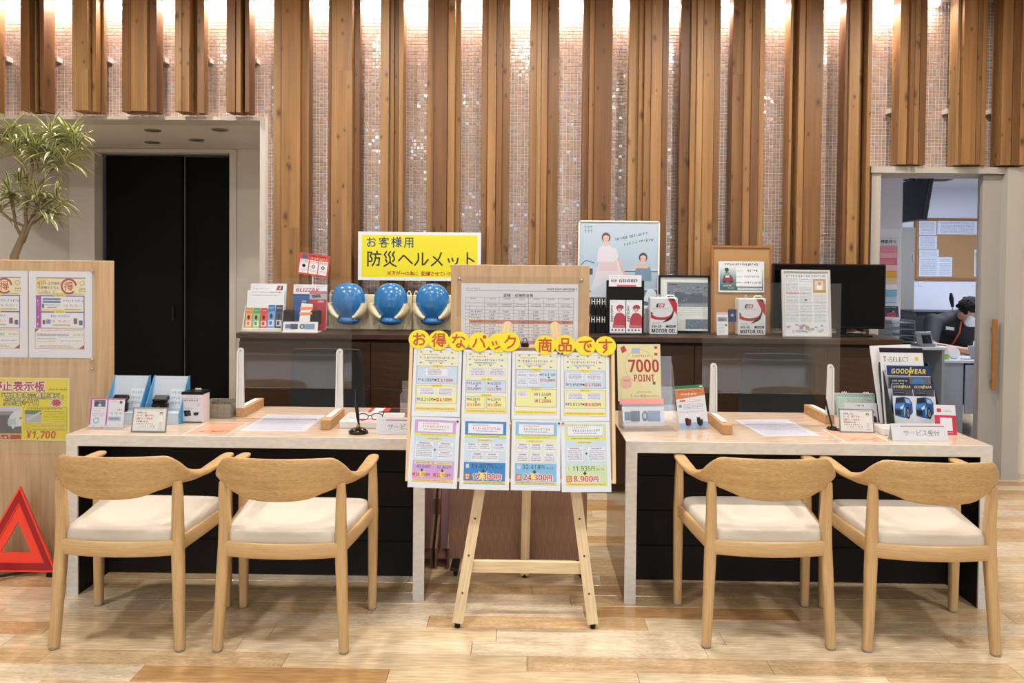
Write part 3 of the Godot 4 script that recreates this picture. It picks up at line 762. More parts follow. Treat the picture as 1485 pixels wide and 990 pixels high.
func pr_can() -> Image:
	var im := page(300, 400, "d9dde0")
	fill(im, PackedVector2Array([Vector2(190, 0), Vector2(250, 0), Vector2(300, 60), Vector2(300, 190), Vector2(262, 130)]), Color("b8282c"))
	fill(im, PackedVector2Array([Vector2(200, 0), Vector2(262, 0), Vector2(286, 34), Vector2(262, 30)]), Color("22201f"))
	fill(im, smooth(PackedVector2Array([Vector2(0, 168), Vector2(60, 208), Vector2(150, 214), Vector2(220, 190), Vector2(250, 140), Vector2(240, 80), Vector2(200, 0), Vector2(222, 20), Vector2(262, 90), Vector2(264, 160), Vector2(230, 216), Vector2(150, 244), Vector2(60, 240), Vector2(0, 220)])), Color("b8282c"))
	fill(im, smooth(PackedVector2Array([Vector2(130, 276), Vector2(180, 236), Vector2(228, 200), Vector2(252, 140), Vector2(256, 180), Vector2(240, 226), Vector2(190, 258), Vector2(130, 276)])), Color("26221f"))
	fill(im, smooth(PackedVector2Array([Vector2(0, 150), Vector2(30, 176), Vector2(0, 172)])), Color("26221f"))
	fill(im, PackedVector2Array([Vector2(70, 60), Vector2(160, 60), Vector2(150, 102), Vector2(58, 102)]), Color("1d1c1e"))
	fill(im, PackedVector2Array([Vector2(112, 60), Vector2(160, 60), Vector2(150, 102), Vector2(104, 102)]), Color("c02a34"))
	latin(im, "GR", 74, 68, 27, Color("f6f6f6"), true, 1.35, 0.2)
	tiny(im, 20, 114, 180, 6, Color("445")); tiny(im, 20, 276, 80, 10, Color("333"))
	latin(im, "0W-30", 12, 302, 28, Color("1c1d20"), true, 1.0)
	fill(im, PackedVector2Array([Vector2(180, 302), Vector2(290, 302), Vector2(282, 328), Vector2(172, 328)]), Color("1e1f22")); latin(im, "Touring", 196, 306, 14, Color("eee"), true, 1.0, 0.2)
	for dx in [0, 2]: latin(im, "MOTOR OIL", 8 + dx, 344, 42, Color("141518"), true, 0.86)
	stroke(im, smooth(PackedVector2Array([Vector2(246, 276), Vector2(266, 264), Vector2(286, 276), Vector2(266, 288), Vector2(246, 276)])), 2, Color("8a8d90"))
	return im

func pr_city() -> Image:
	var im := page(340, 400, "d9dcd2")
	rc(im, 50, 40, 290, 180, "70767e"); fill(im, PackedVector2Array([Vector2(50, 150), Vector2(120, 100), Vector2(200, 130), Vector2(280, 120), Vector2(340, 150), Vector2(340, 190), Vector2(50, 190)]), Color("4c525a"))
	for k in 60: rc(im, 60 + rng.randf() * 260, 70 + rng.randf() * 110, rng.randf_range(6, 26), rng.randf_range(3, 10), ["8a9098", "5a6068", "444a52"][k % 3])
	rc(im, 60, 52, 60, 8, "5a2a30"); rc(im, 70, 146, 40, 8, "d0d8de"); tiny(im, 60, 204, 270, 8, Color("ddd"))
	for k in 4: tiny(im, 60, 230 + k * 16, 260, 5, Color("778"))
	rc(im, 180, 312, 160, 72, "5e6e78"); for k in 30: rc(im, 184 + rng.randf() * 150, 316 + rng.randf() * 62, 9, 5, ["7a8a90", "a09878", "44606e"][k % 3])
	dot(im, Vector2(96, 350), 30, Color("5a5c5e")); rc(im, 80, 330, 30, 30, "b8c4d0"); rc(im, 100, 290, 24, 16, "d8b040")
	return im

func pr_cert() -> Image:
	var im := page(330, 226, "e6e8e8")
	for y in 200: im.fill_rect(Rect2i(10, 14 + y, 310, 1), Color("e2e8e4").lerp(Color("2c5a5a"), clampf((y - 30) / 150.0, 0, 1)))
	rc(im, 128, 44, 186, 140, "eef0ee"); rc(im, 10, 10, 310, 30, "e6e8e8")
	tiny(im, 46, 14, 240, 16, Color("223")); rc(im, 138, 192, 176, 16, "dfe2e0"); tiny(im, 150, 196, 150, 7, Color("445"))
	for k in 3: tiny(im, 132, 66 + k * 42, 42, 9, Color("445"))
	tiny(im, 210, 60, 64, 15, Color("223")); latin(im, "20201002120", 186, 104, 13, Color("445"), false); tiny(im, 190, 148, 110, 13, Color("234"))
	dot(im, Vector2(60, 62), 15, Color("24404a")); rc(im, 56, 76, 8, 10, "24404a"); rc(im, 44, 84, 34, 6, "2f6a4a")
	fill(im, smooth(PackedVector2Array([Vector2(28, 150), Vector2(34, 120), Vector2(48, 100), Vector2(86, 100), Vector2(104, 124), Vector2(108, 152), Vector2(70, 160), Vector2(28, 150)])), Color("8c3038"))
	rc(im, 50, 104, 30, 16, "d8dee0"); dot(im, Vector2(44, 152), 10, Color("26282c")); dot(im, Vector2(92, 152), 10, Color("26282c"))
	tiny(im, 36, 172, 60, 12, Color("eee")); tiny(im, 70, 190, 40, 10, Color("c8c060"))
	return im

func pr_news() -> Image:
	var im := page(320, 430, "dfe2e4")
	tiny(im, 20, 24, 280, 12, Color("4a5a54"))
	for c in 3:
		for k in 30:
			var y := 46 + k * 10
			if c == 2 and k < 11: continue
			if c == 1 and k > 2 and k < 6: continue
			tiny(im, 18 + c * 98, y, 84, 5, Color("7a828a") if k % 5 else Color("4c545c"))
	rc(im, 124, 46, 70, 14, "d8e4ea"); tiny(im, 130, 48, 58, 10, Color("3a6a9a"))
	rc(im, 210, 48, 92, 96, "c8a088"); rc(im, 224, 62, 60, 60, "d8cdc4"); rc(im, 210, 124, 92, 20, "b89a4c"); rc(im, 246, 70, 20, 22, "c89a84"); rc(im, 238, 92, 36, 30, "f0f0f0")
	tiny(im, 20, 140, 90, 12, Color("c84a3a")); tiny(im, 150, 176, 16, 26, Color("b03a3a"))
	for k in 26: rc(im, 18 + rng.randf() * 260, 356 + rng.randf() * 50, rng.randf_range(14, 34), rng.randf_range(8, 18), ["b8a898", "8aa0b4", "c8b890", "c0c8cc", "b48a8a"][k % 5])
	return im

func pr_tag() -> Image:
	var im := page(110, 220, "dde0e2")
	rc(im, 0, 0, 110, 26, "d8b4bc"); rc(im, 8, 50, 94, 40, "8a8e92"); latin(im, "981", 20, 58, 24, Color("333"))
	for k in 8: tiny(im, 12, 108 + k * 12, 60, 5, Color("778"))
	dot(im, Vector2(90, 124), 9, Color("333"))
	return im

func pr_doc() -> Image:
	var im := page(300, 400, "e4e2ea")
	for k in 26:
		if k != 7: tiny(im, 18, 20 + k * 13.4, 250.0 if k % 4 else 180.0, 5, Color("7a80a0"))
	rc(im, 14, 112, 272, 9, "46588e")
	return im

func pr_orange() -> Image:
	var im := page(240, 320, "f2b08a")
	rc(im, 0, 0, 240, 12, "f4ece6"); rc(im, 0, 308, 240, 12, "f4ece6"); rc(im, 0, 0, 8, 320, "f4ece6"); rc(im, 232, 0, 8, 320, "f4ece6")
	for k in 3: tiny(im, 30, 60 + k * 24, 170, 10, Color("f8dccc"))
	stroke(im, smooth(PackedVector2Array([Vector2(60, 240), Vector2(110, 216), Vector2(150, 236), Vector2(190, 222), Vector2(120, 244), Vector2(60, 240)])), 7, Color("c83a34"))
	tiny(im, 176, 214, 44, 16, Color("6a3a50")); tiny(im, 24, 270, 120, 8, Color("c87a5a"))
	return im

func pr_pay() -> Image:
	var im := page(300, 204, "efefe6")
	tiny(im, 30, 10, 240, 7, Color("666")); jp(im, "お支払いは", 28, 30, 18, Color("444"), 0.10)
	jp(im, "カード・電子マネー", 26, 56, 20, Color("c8443c"), 0.11, 0.95); jp(im, "QRコード支払を", 28, 84, 20, Color("c8443c"), 0.11, 0.95)
	tiny(im, 30, 112, 110, 15, Color("555"))
	for k in 8: rc(im, 34 + k * 20, 138, 11, 8, ["d86a4a", "4a6ab0", "888888", "d8a03a"][k % 4])
	for k in 6: rc(im, 60 + k * 26, 158, 12, 8, ["d8c83a", "4a9a5a", "c84a5a"][k % 3])
	tiny(im, 30, 178, 180, 6, Color("998"))
	dot(im, Vector2(254, 46), 15, Color("6a5a50")); dot(im, Vector2(254, 52), 12, Color("ecd0bc")); rc(im, 236, 66, 36, 56, "f6f6f2"); rc(im, 242, 122, 24, 46, "dcdcd4"); tiny(im, 236, 182, 40, 8, Color("333"))
	return im

func pr_stand() -> Image:
	var im := page(310, 260, "eceef4")
	rc(im, 0, 0, 12, 240, "c02a9a"); rc(im, 150, 0, 12, 240, "c02a9a"); rc(im, 0, 0, 310, 12, "d86a90")
	rc(im, 30, 16, 106, 64, "7a7e86"); dot(im, Vector2(56, 50), 22, Color("2a3040")); dot(im, Vector2(112, 46), 24, Color("3a5a8a")); dot(im, Vector2(84, 66), 16, Color("c8ccd0"))
	tiny(im, 26, 90, 110, 7, Color("556")); tiny(im, 26, 108, 70, 9, Color("446"))
	stroke(im, smooth(PackedVector2Array([Vector2(60, 176), Vector2(84, 186), Vector2(82, 216), Vector2(50, 222), Vector2(40, 196), Vector2(60, 176)])), 7, Color("5aa8a8"))
	for k in 4: tiny(im, 26, 128 + k * 10, 108, 5, Color("99a"))
	tiny(im, 176, 10, 110, 9, Color("556")); tiny(im, 180, 28, 60, 9, Color("333")); dot(im, Vector2(276, 36), 13, Color("3a4656"))
	tiny(im, 250, 96, 34, 16, Color("c83a4a"))
	for k in 3: stroke(im, smooth(PackedVector2Array([Vector2(188 + k * 38, 136), Vector2(204 + k * 38, 130), Vector2(206 + k * 38, 146)])), 4, Color("4a6a5a"))
	rc(im, 170, 164, 116, 40, "b8c6dc"); for k in 9: rc(im, 178 + k * 11, 174, 6, 18, "4a5a86")
	tiny(im, 20, 246, 40, 7, Color("446")); tiny(im, 110, 246, 70, 7, Color("c06a90"))
	return im

func pr_box() -> Image:
	var im := page(190, 280, "e9e4e6")
	rc(im, 0, 0, 190, 24, "25262a"); tiny(im, 12, 8, 30, 7, Color("eee")); tiny(im, 150, 8, 28, 6, Color("eee"))
	tiny(im, 44, 40, 90, 8, Color("777")); tiny(im, 8, 56, 164, 7, Color("666")); tiny(im, 22, 70, 130, 15, Color("667"))
	dot(im, Vector2(156, 118), 12, Color("777")); dot(im, Vector2(156, 118), 9, Color("e9e4e6")); tiny(im, 10, 146, 90, 6, Color("777"))
	fill(im, PackedVector2Array([Vector2(18, 172), Vector2(80, 168), Vector2(88, 216), Vector2(28, 226)]), Color("222328")); dot(im, Vector2(60, 194), 14, Color("5a5e66")); dot(im, Vector2(60, 194), 9, Color("16171a"))
	fill(im, PackedVector2Array([Vector2(108, 188), Vector2(160, 184), Vector2(150, 214), Vector2(112, 216)]), Color("2c2d34")); rc(im, 0, 272, 190, 8, "2a2a2e")
	return im

func pr_note() -> Image:
	var im := page(200, 140, "d6dee6")
	rc(im, 106, 40, 78, 62, "eef2f4")
	for k in 3: tiny(im, 112, 48 + k * 16, 64, 9, Color("5a8ab0"))
	return im

func pr_points() -> Image:
	var im := page(270, 320, "f2e8b0")
	var ring := PackedVector2Array()
	for k in 41: ring.append(Vector2(138, 122) + Vector2.from_angle(TAU * k / 40.0) * 92)
	stroke(im, ring, 3, Color("e0b088"))
	fill(im, PackedVector2Array([Vector2(20, 20), Vector2(44, 8), Vector2(60, 36), Vector2(30, 52)]), Color("c83438"))
	rc(im, 90, 20, 52, 34, "b8c6d4"); rc(im, 232, 12, 20, 14, "c8383c"); rc(im, 232, 50, 20, 14, "c8383c"); tiny(im, 96, 62, 100, 11, Color("c87a5a"))
	var t := page(190, 120, "f2e8b0")
	latin(im, "7000", 66, 88, 70, Color("b83428"), true, 0.92, -0.05)
	latin(im, "POINT", 98, 172, 38, Color("b83428"), true, 0.82, -0.05)
	dot(im, Vector2(52, 216), 38, Color("efc4b0")); latin(im, "5000", 32, 198, 14, Color("e07a60")); tiny(im, 28, 220, 50, 9, Color("d88a78")); tiny(im, 30, 236, 48, 7, Color("d88a78"))
	dot(im, Vector2(226, 220), 9, Color("4a5a7a")); tiny(im, 116, 266, 90, 9, Color("6a5a3a")); latin(im, "1", 76, 284, 16, Color("c86a2a")); tiny(im, 96, 288, 60, 8, Color("6a5a3a")); latin(im, "1.5", 140, 284, 16, Color("c86a2a")); tiny(im, 172, 288, 80, 8, Color("6a5a3a"))
	return im

func pr_wiper() -> Image:   # leaflet: bottle shapes of dark fluid
	var im := page(220, 280, "eef0f2")
	rc(im, 0, 0, 220, 22, "2a7a4a"); fill(im, PackedVector2Array([Vector2(0, 24), Vector2(220, 24), Vector2(220, 70), Vector2(0, 88)]), Color("d8844a"))
	tiny(im, 20, 34, 170, 13, Color("c83a34")); tiny(im, 40, 52, 120, 12, Color("fff4e8")); rc(im, 186, 8, 26, 8, "e8eee8")
	framed(im, 12, 84, 196, 28, "f8f4f4", "e0c8c8", 2); rc(im, 24, 94, 46, 9, "c83a3a"); tiny(im, 80, 92, 112, 6, Color("b66")); tiny(im, 80, 102, 112, 5, Color("b66"))
	fill(im, PackedVector2Array([Vector2(14, 126), Vector2(36, 120), Vector2(36, 142), Vector2(14, 138)]), Color("889"))
	for k in 4: tiny(im, 46, 120 + k * 10, 150, 5, Color("667"))
	tiny(im, 14, 168, 190, 7, Color("c85a5a")); rc(im, 0, 240, 220, 40, "a8c8e0")
	for k in 2:
		rc(im, 44 + k * 88, 188, 38, 62, "f4f4f6"); rc(im, 50 + k * 88, 210, 26, 34, "6a1420" if k == 0 else "1a1420"); dot(im, Vector2(63 + k * 88, 246), 13, Color("6a1420" if k == 0 else "1a1420"))
	return im

func pr_month() -> Image:
	var im := page(280, 180, "a8d2c0")
	rc(im, 12, 24, 256, 10, "dfeee6")
	for c in 4:
		for r in 3:
			rc(im, 16 + c * 64, 40 + r * 44, 58, 40, "e2eed8"); for l in 4: tiny(im, 20 + c * 64, 46 + r * 44 + l * 8, 48, 4, Color("6a8a78"))
	return im

func pr_man() -> Image:
	var im := page(240, 150, "e8eaee")
	tiny(im, 84, 14, 64, 12, Color("333")); for k in 3: tiny(im, 14, 44 + k * 20, 120, 7, Color("778"))
	figure(im, Vector2(200, 74), 34, "2a2c34", "1c1c20")
	return im

func car(im: Image, x: float, y: float, s: float) -> void:   # three-quarter front of a blue car
	var g := func(p: Array, hex: String):
		var q := PackedVector2Array()
		for k in range(0, p.size(), 2): q.append(Vector2(x + p[k] * s, y + p[k + 1] * s))
		fill(im, q, Color(hex))
	g.call([0.1, 0.05, 0.55, 0.0, 0.85, 0.07, 1.0, 0.32, 1.0, 0.76, 0.8, 0.95, 0.62, 1.05, 0.3, 1.0, 0.0, 0.92, 0.0, 0.5, 0.06, 0.3], "2a5a9a")
	g.call([0.12, 0.08, 0.54, 0.03, 0.58, 0.26, 0.07, 0.31], "1b2532")
	g.call([0.02, 0.36, 0.58, 0.30, 0.5, 0.52, 0.0, 0.57], "4d8cc8")
	g.call([0.0, 0.63, 0.36, 0.67, 0.32, 0.92, 0.0, 0.87], "141c26")
	g.call([0.28, 0.54, 0.54, 0.38, 0.48, 0.58, 0.34, 0.63], "dce8f4")
	g.call([0.61, 0.08, 0.84, 0.12, 0.92, 0.33, 0.65, 0.28], "9cc0dc")
	g.call([0.5, 0.6, 0.58, 0.48, 0.62, 0.7, 0.5, 1.0], "7ab4e0")
	for e in [[0.13, 0.30, "121418"], [0.075, 0.2, "8a9098"], [0.03, 0.09, "24272c"]]:
		var q := PackedVector2Array()
		for k in 16: q.append(Vector2(x + (0.72 + cos(TAU * k / 16.0) * e[0]) * s, y + (0.78 + sin(TAU * k / 16.0) * e[1]) * s))
		fill(im, q, Color(e[2]))

func pr_tyre(two: bool) -> Image:
	var im := page(360, 430, "e6e9ee") if not two else page(360, 320, "dfe4ea")
	rc(im, 0, 0, 360, 74 if not two else 40, "22386e")
	if two:
		rc(im, 0, 40, 360, 50, "4a4a56")
		for k in 2:
			latin(im, "GOOD", 8 + k * 178, 12, 18, Color("f2d832"), true, 1.05, 0.16); latin(im, "YEAR", 92 + k * 178, 12, 18, Color("f2d832"), true, 1.05, 0.16)
			stroke(im, PackedVector2Array([Vector2(96 + k * 178, 6), Vector2(86 + k * 178, 24), Vector2(94 + k * 178, 22), Vector2(84 + k * 178, 34)]), 5, Color("f2d832"))
			rc(im, 10 + k * 180, 56, 96, 34, "2a2c34"); tiny(im, 16 + k * 180, 62, 80, 7, Color("ccd"))
			car(im, 8 + k * 180, 96, 152); rc(im, 172 + k * 180, 40, 4, 280, "eef0f4")
			rc(im, 10 + k * 178, 284, 168, 36, "eceef2"); tiny(im, 24 + k * 178, 298, 80, 10, Color("26365e")); dot(im, Vector2(138 + k * 178, 318), 24, Color("1a1b1e")); dot(im, Vector2(138 + k * 178, 318), 12, Color("b0b4ba"))
	else:
		latin(im, "GOOD", 34, 24, 34, Color("f2d832"), true, 1.06, 0.16); latin(im, "YEAR", 196, 24, 34, Color("f2d832"), true, 1.1, 0.16)
		stroke(im, PackedVector2Array([Vector2(204, 14), Vector2(186, 44), Vector2(202, 42), Vector2(182, 70)]), 9, Color("f2d832"))
		rc(im, 0, 78, 360, 90, "6a6c78"); rc(im, 14, 90, 170, 60, "2c3440"); tiny(im, 40, 104, 116, 12, Color("e8eaee")); tiny(im, 40, 126, 90, 10, Color("e8eaee"))
		fill(im, PackedVector2Array([Vector2(190, 150), Vector2(220, 90), Vector2(300, 96), Vector2(320, 168), Vector2(190, 168)]), Color("4a80b8"))
		car(im, 10, 190, 170); car(im, 190, 190, 160)
	return im

func pr_select() -> Image:
	var im := page(350, 470, "f0f0ee")
	latin(im, "T", 22, 26, 36, Color("2a8a58")); latin(im, "-SELECT", 56, 30, 32, Color("3a4048"), false, 1.12)
	rc(im, 282, 26, 28, 26, "f0c84a"); rc(im, 24, 86, 8, 7, "c84a4a"); tiny(im, 30, 108, 100, 8, Color("889")); tiny(im, 30, 120, 190, 15, Color("3a5a8a")); tiny(im, 250, 108, 60, 14, Color("aab"))
	for k in 10: rc(im, 24 + (k % 2) * 160, 160 + (k / 2) * 60, 140, 46, ["dfe6ee", "e8dcd8", "d8e4dc"][k % 3])
	return im

func pr_pay_red() -> Image:   # the code on it is left blank
	var im := page(170, 240, "f0eef2")
	rc(im, 0, 84, 170, 156, "d81c3c"); rc(im, 22, 30, 34, 30, "d03048"); tiny(im, 68, 32, 60, 7, Color("bbc")); latin(im, "d CARD Pay!", 68, 46, 9, Color("888"), false)
	rc(im, 42, 104, 96, 106, "f4f2f0")
	rc(im, 70, 222, 70, 6, "f0c8d0")
	return im

func pr_mini(cols: Array, seed_: int) -> Image:   # small leaflets standing in pockets
	var im := page(110, 200, cols[0])
	rc(im, 0, 0, 110, 56, cols[1]); tiny(im, 14, 20, 76, 12, Color("eef"))
	dot(im, Vector2(52, 96), 22, Color("1d1f24")); rc(im, 14, 130, 82, 52, "dfe4e8"); rc(im, 26, 138, 44, 34, cols[1])
	return im

func pr_strip() -> Image:
	var im := page(330, 90, "e4e6ea")
	rc(im, 20, 24, 120, 40, "5a7a9a"); rc(im, 70, 20, 70, 50, "3a4a60"); rc(im, 200, 20, 100, 50, "7a94b4"); dot(im, Vector2(180, 44), 24, Color("44546a")); dot(im, Vector2(180, 44), 12, Color("c8d0d8"))
	tiny(im, 30, 70, 90, 8, Color("c84a4a"))
	return im

func pr_form(k: int) -> Image:
	var im := page(200, 140, ["eceef2", "e8ecf0", "eef0e2"][k])
	if k == 2: rc(im, 14, 20, 60, 20, "d8c83a")
	for l in 9: tiny(im, 16, 16 + l * 13, 160, 6, Color("667") if l % 3 else Color("334"))
	return im

func pr_wait() -> Image:
	var im := page(220, 90, "e8ecf4")
	jp(im, "精算待ち", 16, 22, 46, Color("33383f"), 0.10)
	return im

func pr_magazine() -> Image:
	var im := page(200, 150, "33405a")
	rc(im, 0, 0, 200, 34, "1d2434"); tiny(im, 20, 10, 150, 14, Color("d8d83a")); car(im, 60, 50, 90)
	fill(im, PackedVector2Array([Vector2(20, 90), Vector2(150, 80), Vector2(190, 110), Vector2(30, 130)]), Color("c83a34")); rc(im, 0, 132, 200, 18, "dfe2e4")
	return im

# ---------------------------------------------------------------- scene
func _ready() -> void:
	rng.seed = 7
	# camera
	var cam := Camera3D.new()
	cam.name = "camera"
	cam.projection = Camera3D.PROJECTION_FRUSTUM
	cam.near = 0.05; cam.far = 100.0
	cam.size = 0.05 * 990.0 / 1093.59
	cam.frustum_offset = Vector2(0, -0.05 * 91.19 / 1093.59)
	cam.position = Vector3(0, 1.4989, 0)
	cam.rotation = Vector3(-0.0205, 0.0121, 0.0094)
	add_child(cam)
	# sky through the showroom's front glazing, exposure
	var we := WorldEnvironment.new()
	we.name = "environment"
	var env := Environment.new()
	env.tonemap_mode = Environment.TONE_MAPPER_LINEAR
	env.tonemap_exposure = 1.2
	env.background_mode = Environment.BG_SKY
	var sky := Sky.new()
	var sm := ProceduralSkyMaterial.new()
	sm.sky_top_color = Color("c4d4ea"); sm.sky_horizon_color = Color("e4ebf4"); sm.ground_horizon_color = Color("8c8a86"); sm.ground_bottom_color = Color("6a6866")
	sm.sky_energy_multiplier = 1.5; sm.ground_energy_multiplier = 0.5
	sky.sky_material = sm
	env.sky = sky
	env.sdfgi_enabled = true; env.ssao_enabled = true; env.ssil_enabled = true
	we.environment = env
	add_child(we)
	T["grain"] = grain_image(3, 0.012, 0.0, 0.80)
	T["rings"] = grain_image(8, 0.006, 34.0, 0.76)
	T["fleck"] = grain_image(21, 0.02, 0.0, 0.93)
	T["soft"] = grain_image(14, 0.010, 0.0, 0.88)
	T["pine"] = pine_image()
	materials()
	lamps()
	room()
	alcove()
	posts()
	counter()
	desks()
	chairs()
	signboard()
	trolley()
	easel()
	triangle()
	plant()
	task_chairs()
	screens()
	counter_goods()
	desk_goods()
	office()
	person()

func materials() -> void:
	mat("white_paint", "dcdad6", 0.6)
	mat("frame_white", "c6c3be", 0.5)
	mat("grey_door", "9c9b98", 0.5)
	mat("door_trim", "aeaba6", 0.5)
	mat("ring_steel", "8c8c8c", 0.4, 0.6)
	mat("black_door", "0a0c0d", 0.7)
	mat("grout", "e6dcd4", 0.8)
	mat("paper", "d2d4d8", 0.6)
	mat("white_plastic", "d8d8d8", 0.35)
	mat("black_plastic", "141416", 0.35)
	mat("black_metal", "1a1a1c", 0.4, 0.3)
	mat("steel", "b8b8b8", 0.3, 0.9)
	mat("cream_plastic", "d8cfb2", 0.4)
	mat("seat_cover", "c9c1b6", 0.55)
	mat("red_plastic", "f2452e", 0.35)
	mat("reflex_red", "9c0c1c", 0.3)
	clear_mat("acrylic", "ffffff", 0.012)
	clear_mat("glass", "f4f8f8", 0.03)
	clear_mat("clear_tray", "f0f0f6", 0.06)
	wood("oak", "ccac7c", Vector3(1.2, 30, 30), 0.42, "soft")
	wood("oak_up", "ccac7c", Vector3(30, 1.2, 30), 0.42, "soft")
	wood("oak_back", "d0ae7a", Vector3(1.2, 9, 9), 0.4, "rings")
	wood("easel_wood", "e4cfa8", Vector3(16, 1.0, 16), 0.5, "soft")
	wood("board_wood", "c4a988", Vector3(7, 0.5, 7), 0.4, "soft")
	wood("panel_brown", "98735c", Vector3(30, 1.4, 30), 0.45, "grain")
	wood("desk_top", "d4c2b0", Vector3(0.9, 14, 14), 0.16, "grain")
	wood("desk_edge", "d6d5d1", Vector3(1.5, 4, 4), 0.3, "fleck")
	wood("desk_dark", "1f1a18", Vector3(2, 26, 26), 0.5, "grain")
	wood("desk_side", "5e4434", Vector3(12, 3, 3), 0.12, "grain")
	wood("counter_dark", "45342a", Vector3(1.6, 22, 22), 0.4, "rings")
	wood("block_wood", "c79d6c", Vector3(20, 20, 3), 0.5, "grain")
	wood("cork", "a8845a", Vector3(9, 9, 9), 0.8, "fleck")
	for k in ["desk_dark", "black_door", "counter_dark", "black_plastic"]: M[k].metallic_specular = 0.3

func lamp(called: String, label: String, group: String, at: Vector3, size: Vector2, energy: float, hex: String, face := 2.0) -> void:   # a fitting in the ceiling: frame, glowing face, light
	var o := thing(called, label, "ceiling light", at, 0.0, group)
	bx(o, "frame", Vector3(0, -0.006, 0), Vector3(size.x + 0.05, 0.012, size.y + 0.05), M.white_paint, 0.002)
	bx(o, "diffuser", Vector3(0, -0.016, 0), Vector3(size.x, 0.01, size.y), glow("glow_" + hex, hex, face), 0.0)
	var l := AreaLight3D.new()
	l.name = "light"
	l.area_size = size; l.area_normalize_energy = true
	l.light_energy = energy; l.light_color = Color(hex); l.area_range = 20.0
	l.shadow_enabled = true
	l.position = Vector3(0, -0.03, 0); l.rotation.x = -PI / 2
	o.add_child(l)

func lamps() -> void:
	for x in [-2.7, -0.9, 0.9, 2.7]:
		lamp("downlight", "square recessed downlight in the ceiling between desks and camera", "downlights over the chairs", Vector3(x, CEIL, -2.0), Vector2(0.2, 0.2), 2.7, "fff9f1")
	for x in [-2.6, -1.2, 0.05, 1.3, 2.6]:
		lamp("spot_downlight", "square recessed downlight in the ceiling behind the desks", "downlights behind the desks", Vector3(x, CEIL, -4.2), Vector2(0.12, 0.12), 2.6, "fff4e6")
	for x in [-2.0, 2.0]:
		lamp("ceiling_panel", "wide square ceiling light panel over the showroom floor", "showroom light panels", Vector3(x, CEIL, 1.4), Vector2(0.9, 0.9), 3.6, "fff8f0")
	# strip light along the top of the mosaic wall, behind the posts
	var o := thing("strip_light", "long white strip light along the top of the mosaic wall behind timber posts", "strip light", Vector3(-0.63, 0, 0))
	bx(o, "diffuser", Vector3(0, 3.387, -5.466), Vector3(7.2, 0.058, 0.05), glow("glow_strip", "fff0e2", 4.0), 0.01)
	bx(o, "housing", Vector3(0, 3.4175, -5.4655), Vector3(7.22, 0.003, 0.05), M.white_paint, 0.0)
	var l := AreaLight3D.new()
	l.name = "light"; l.area_size = Vector2(7.1, 0.04); l.light_energy = 11.0; l.light_color = Color("ffeadb"); l.area_range = 12.0; l.shadow_enabled = true
	l.position = Vector3(0, 3.353, -5.462); l.rotation.x = -PI / 2
	o.add_child(l)

func slab(called: String, a: Vector3, b: Vector3, m: Material, parent: Node = null) -> MeshInstance3D:
	var k := MB.new()
	k.box((a + b) / 2.0, (b - a).abs(), 0.0)
	return put(k.mesh(), m, called, parent)

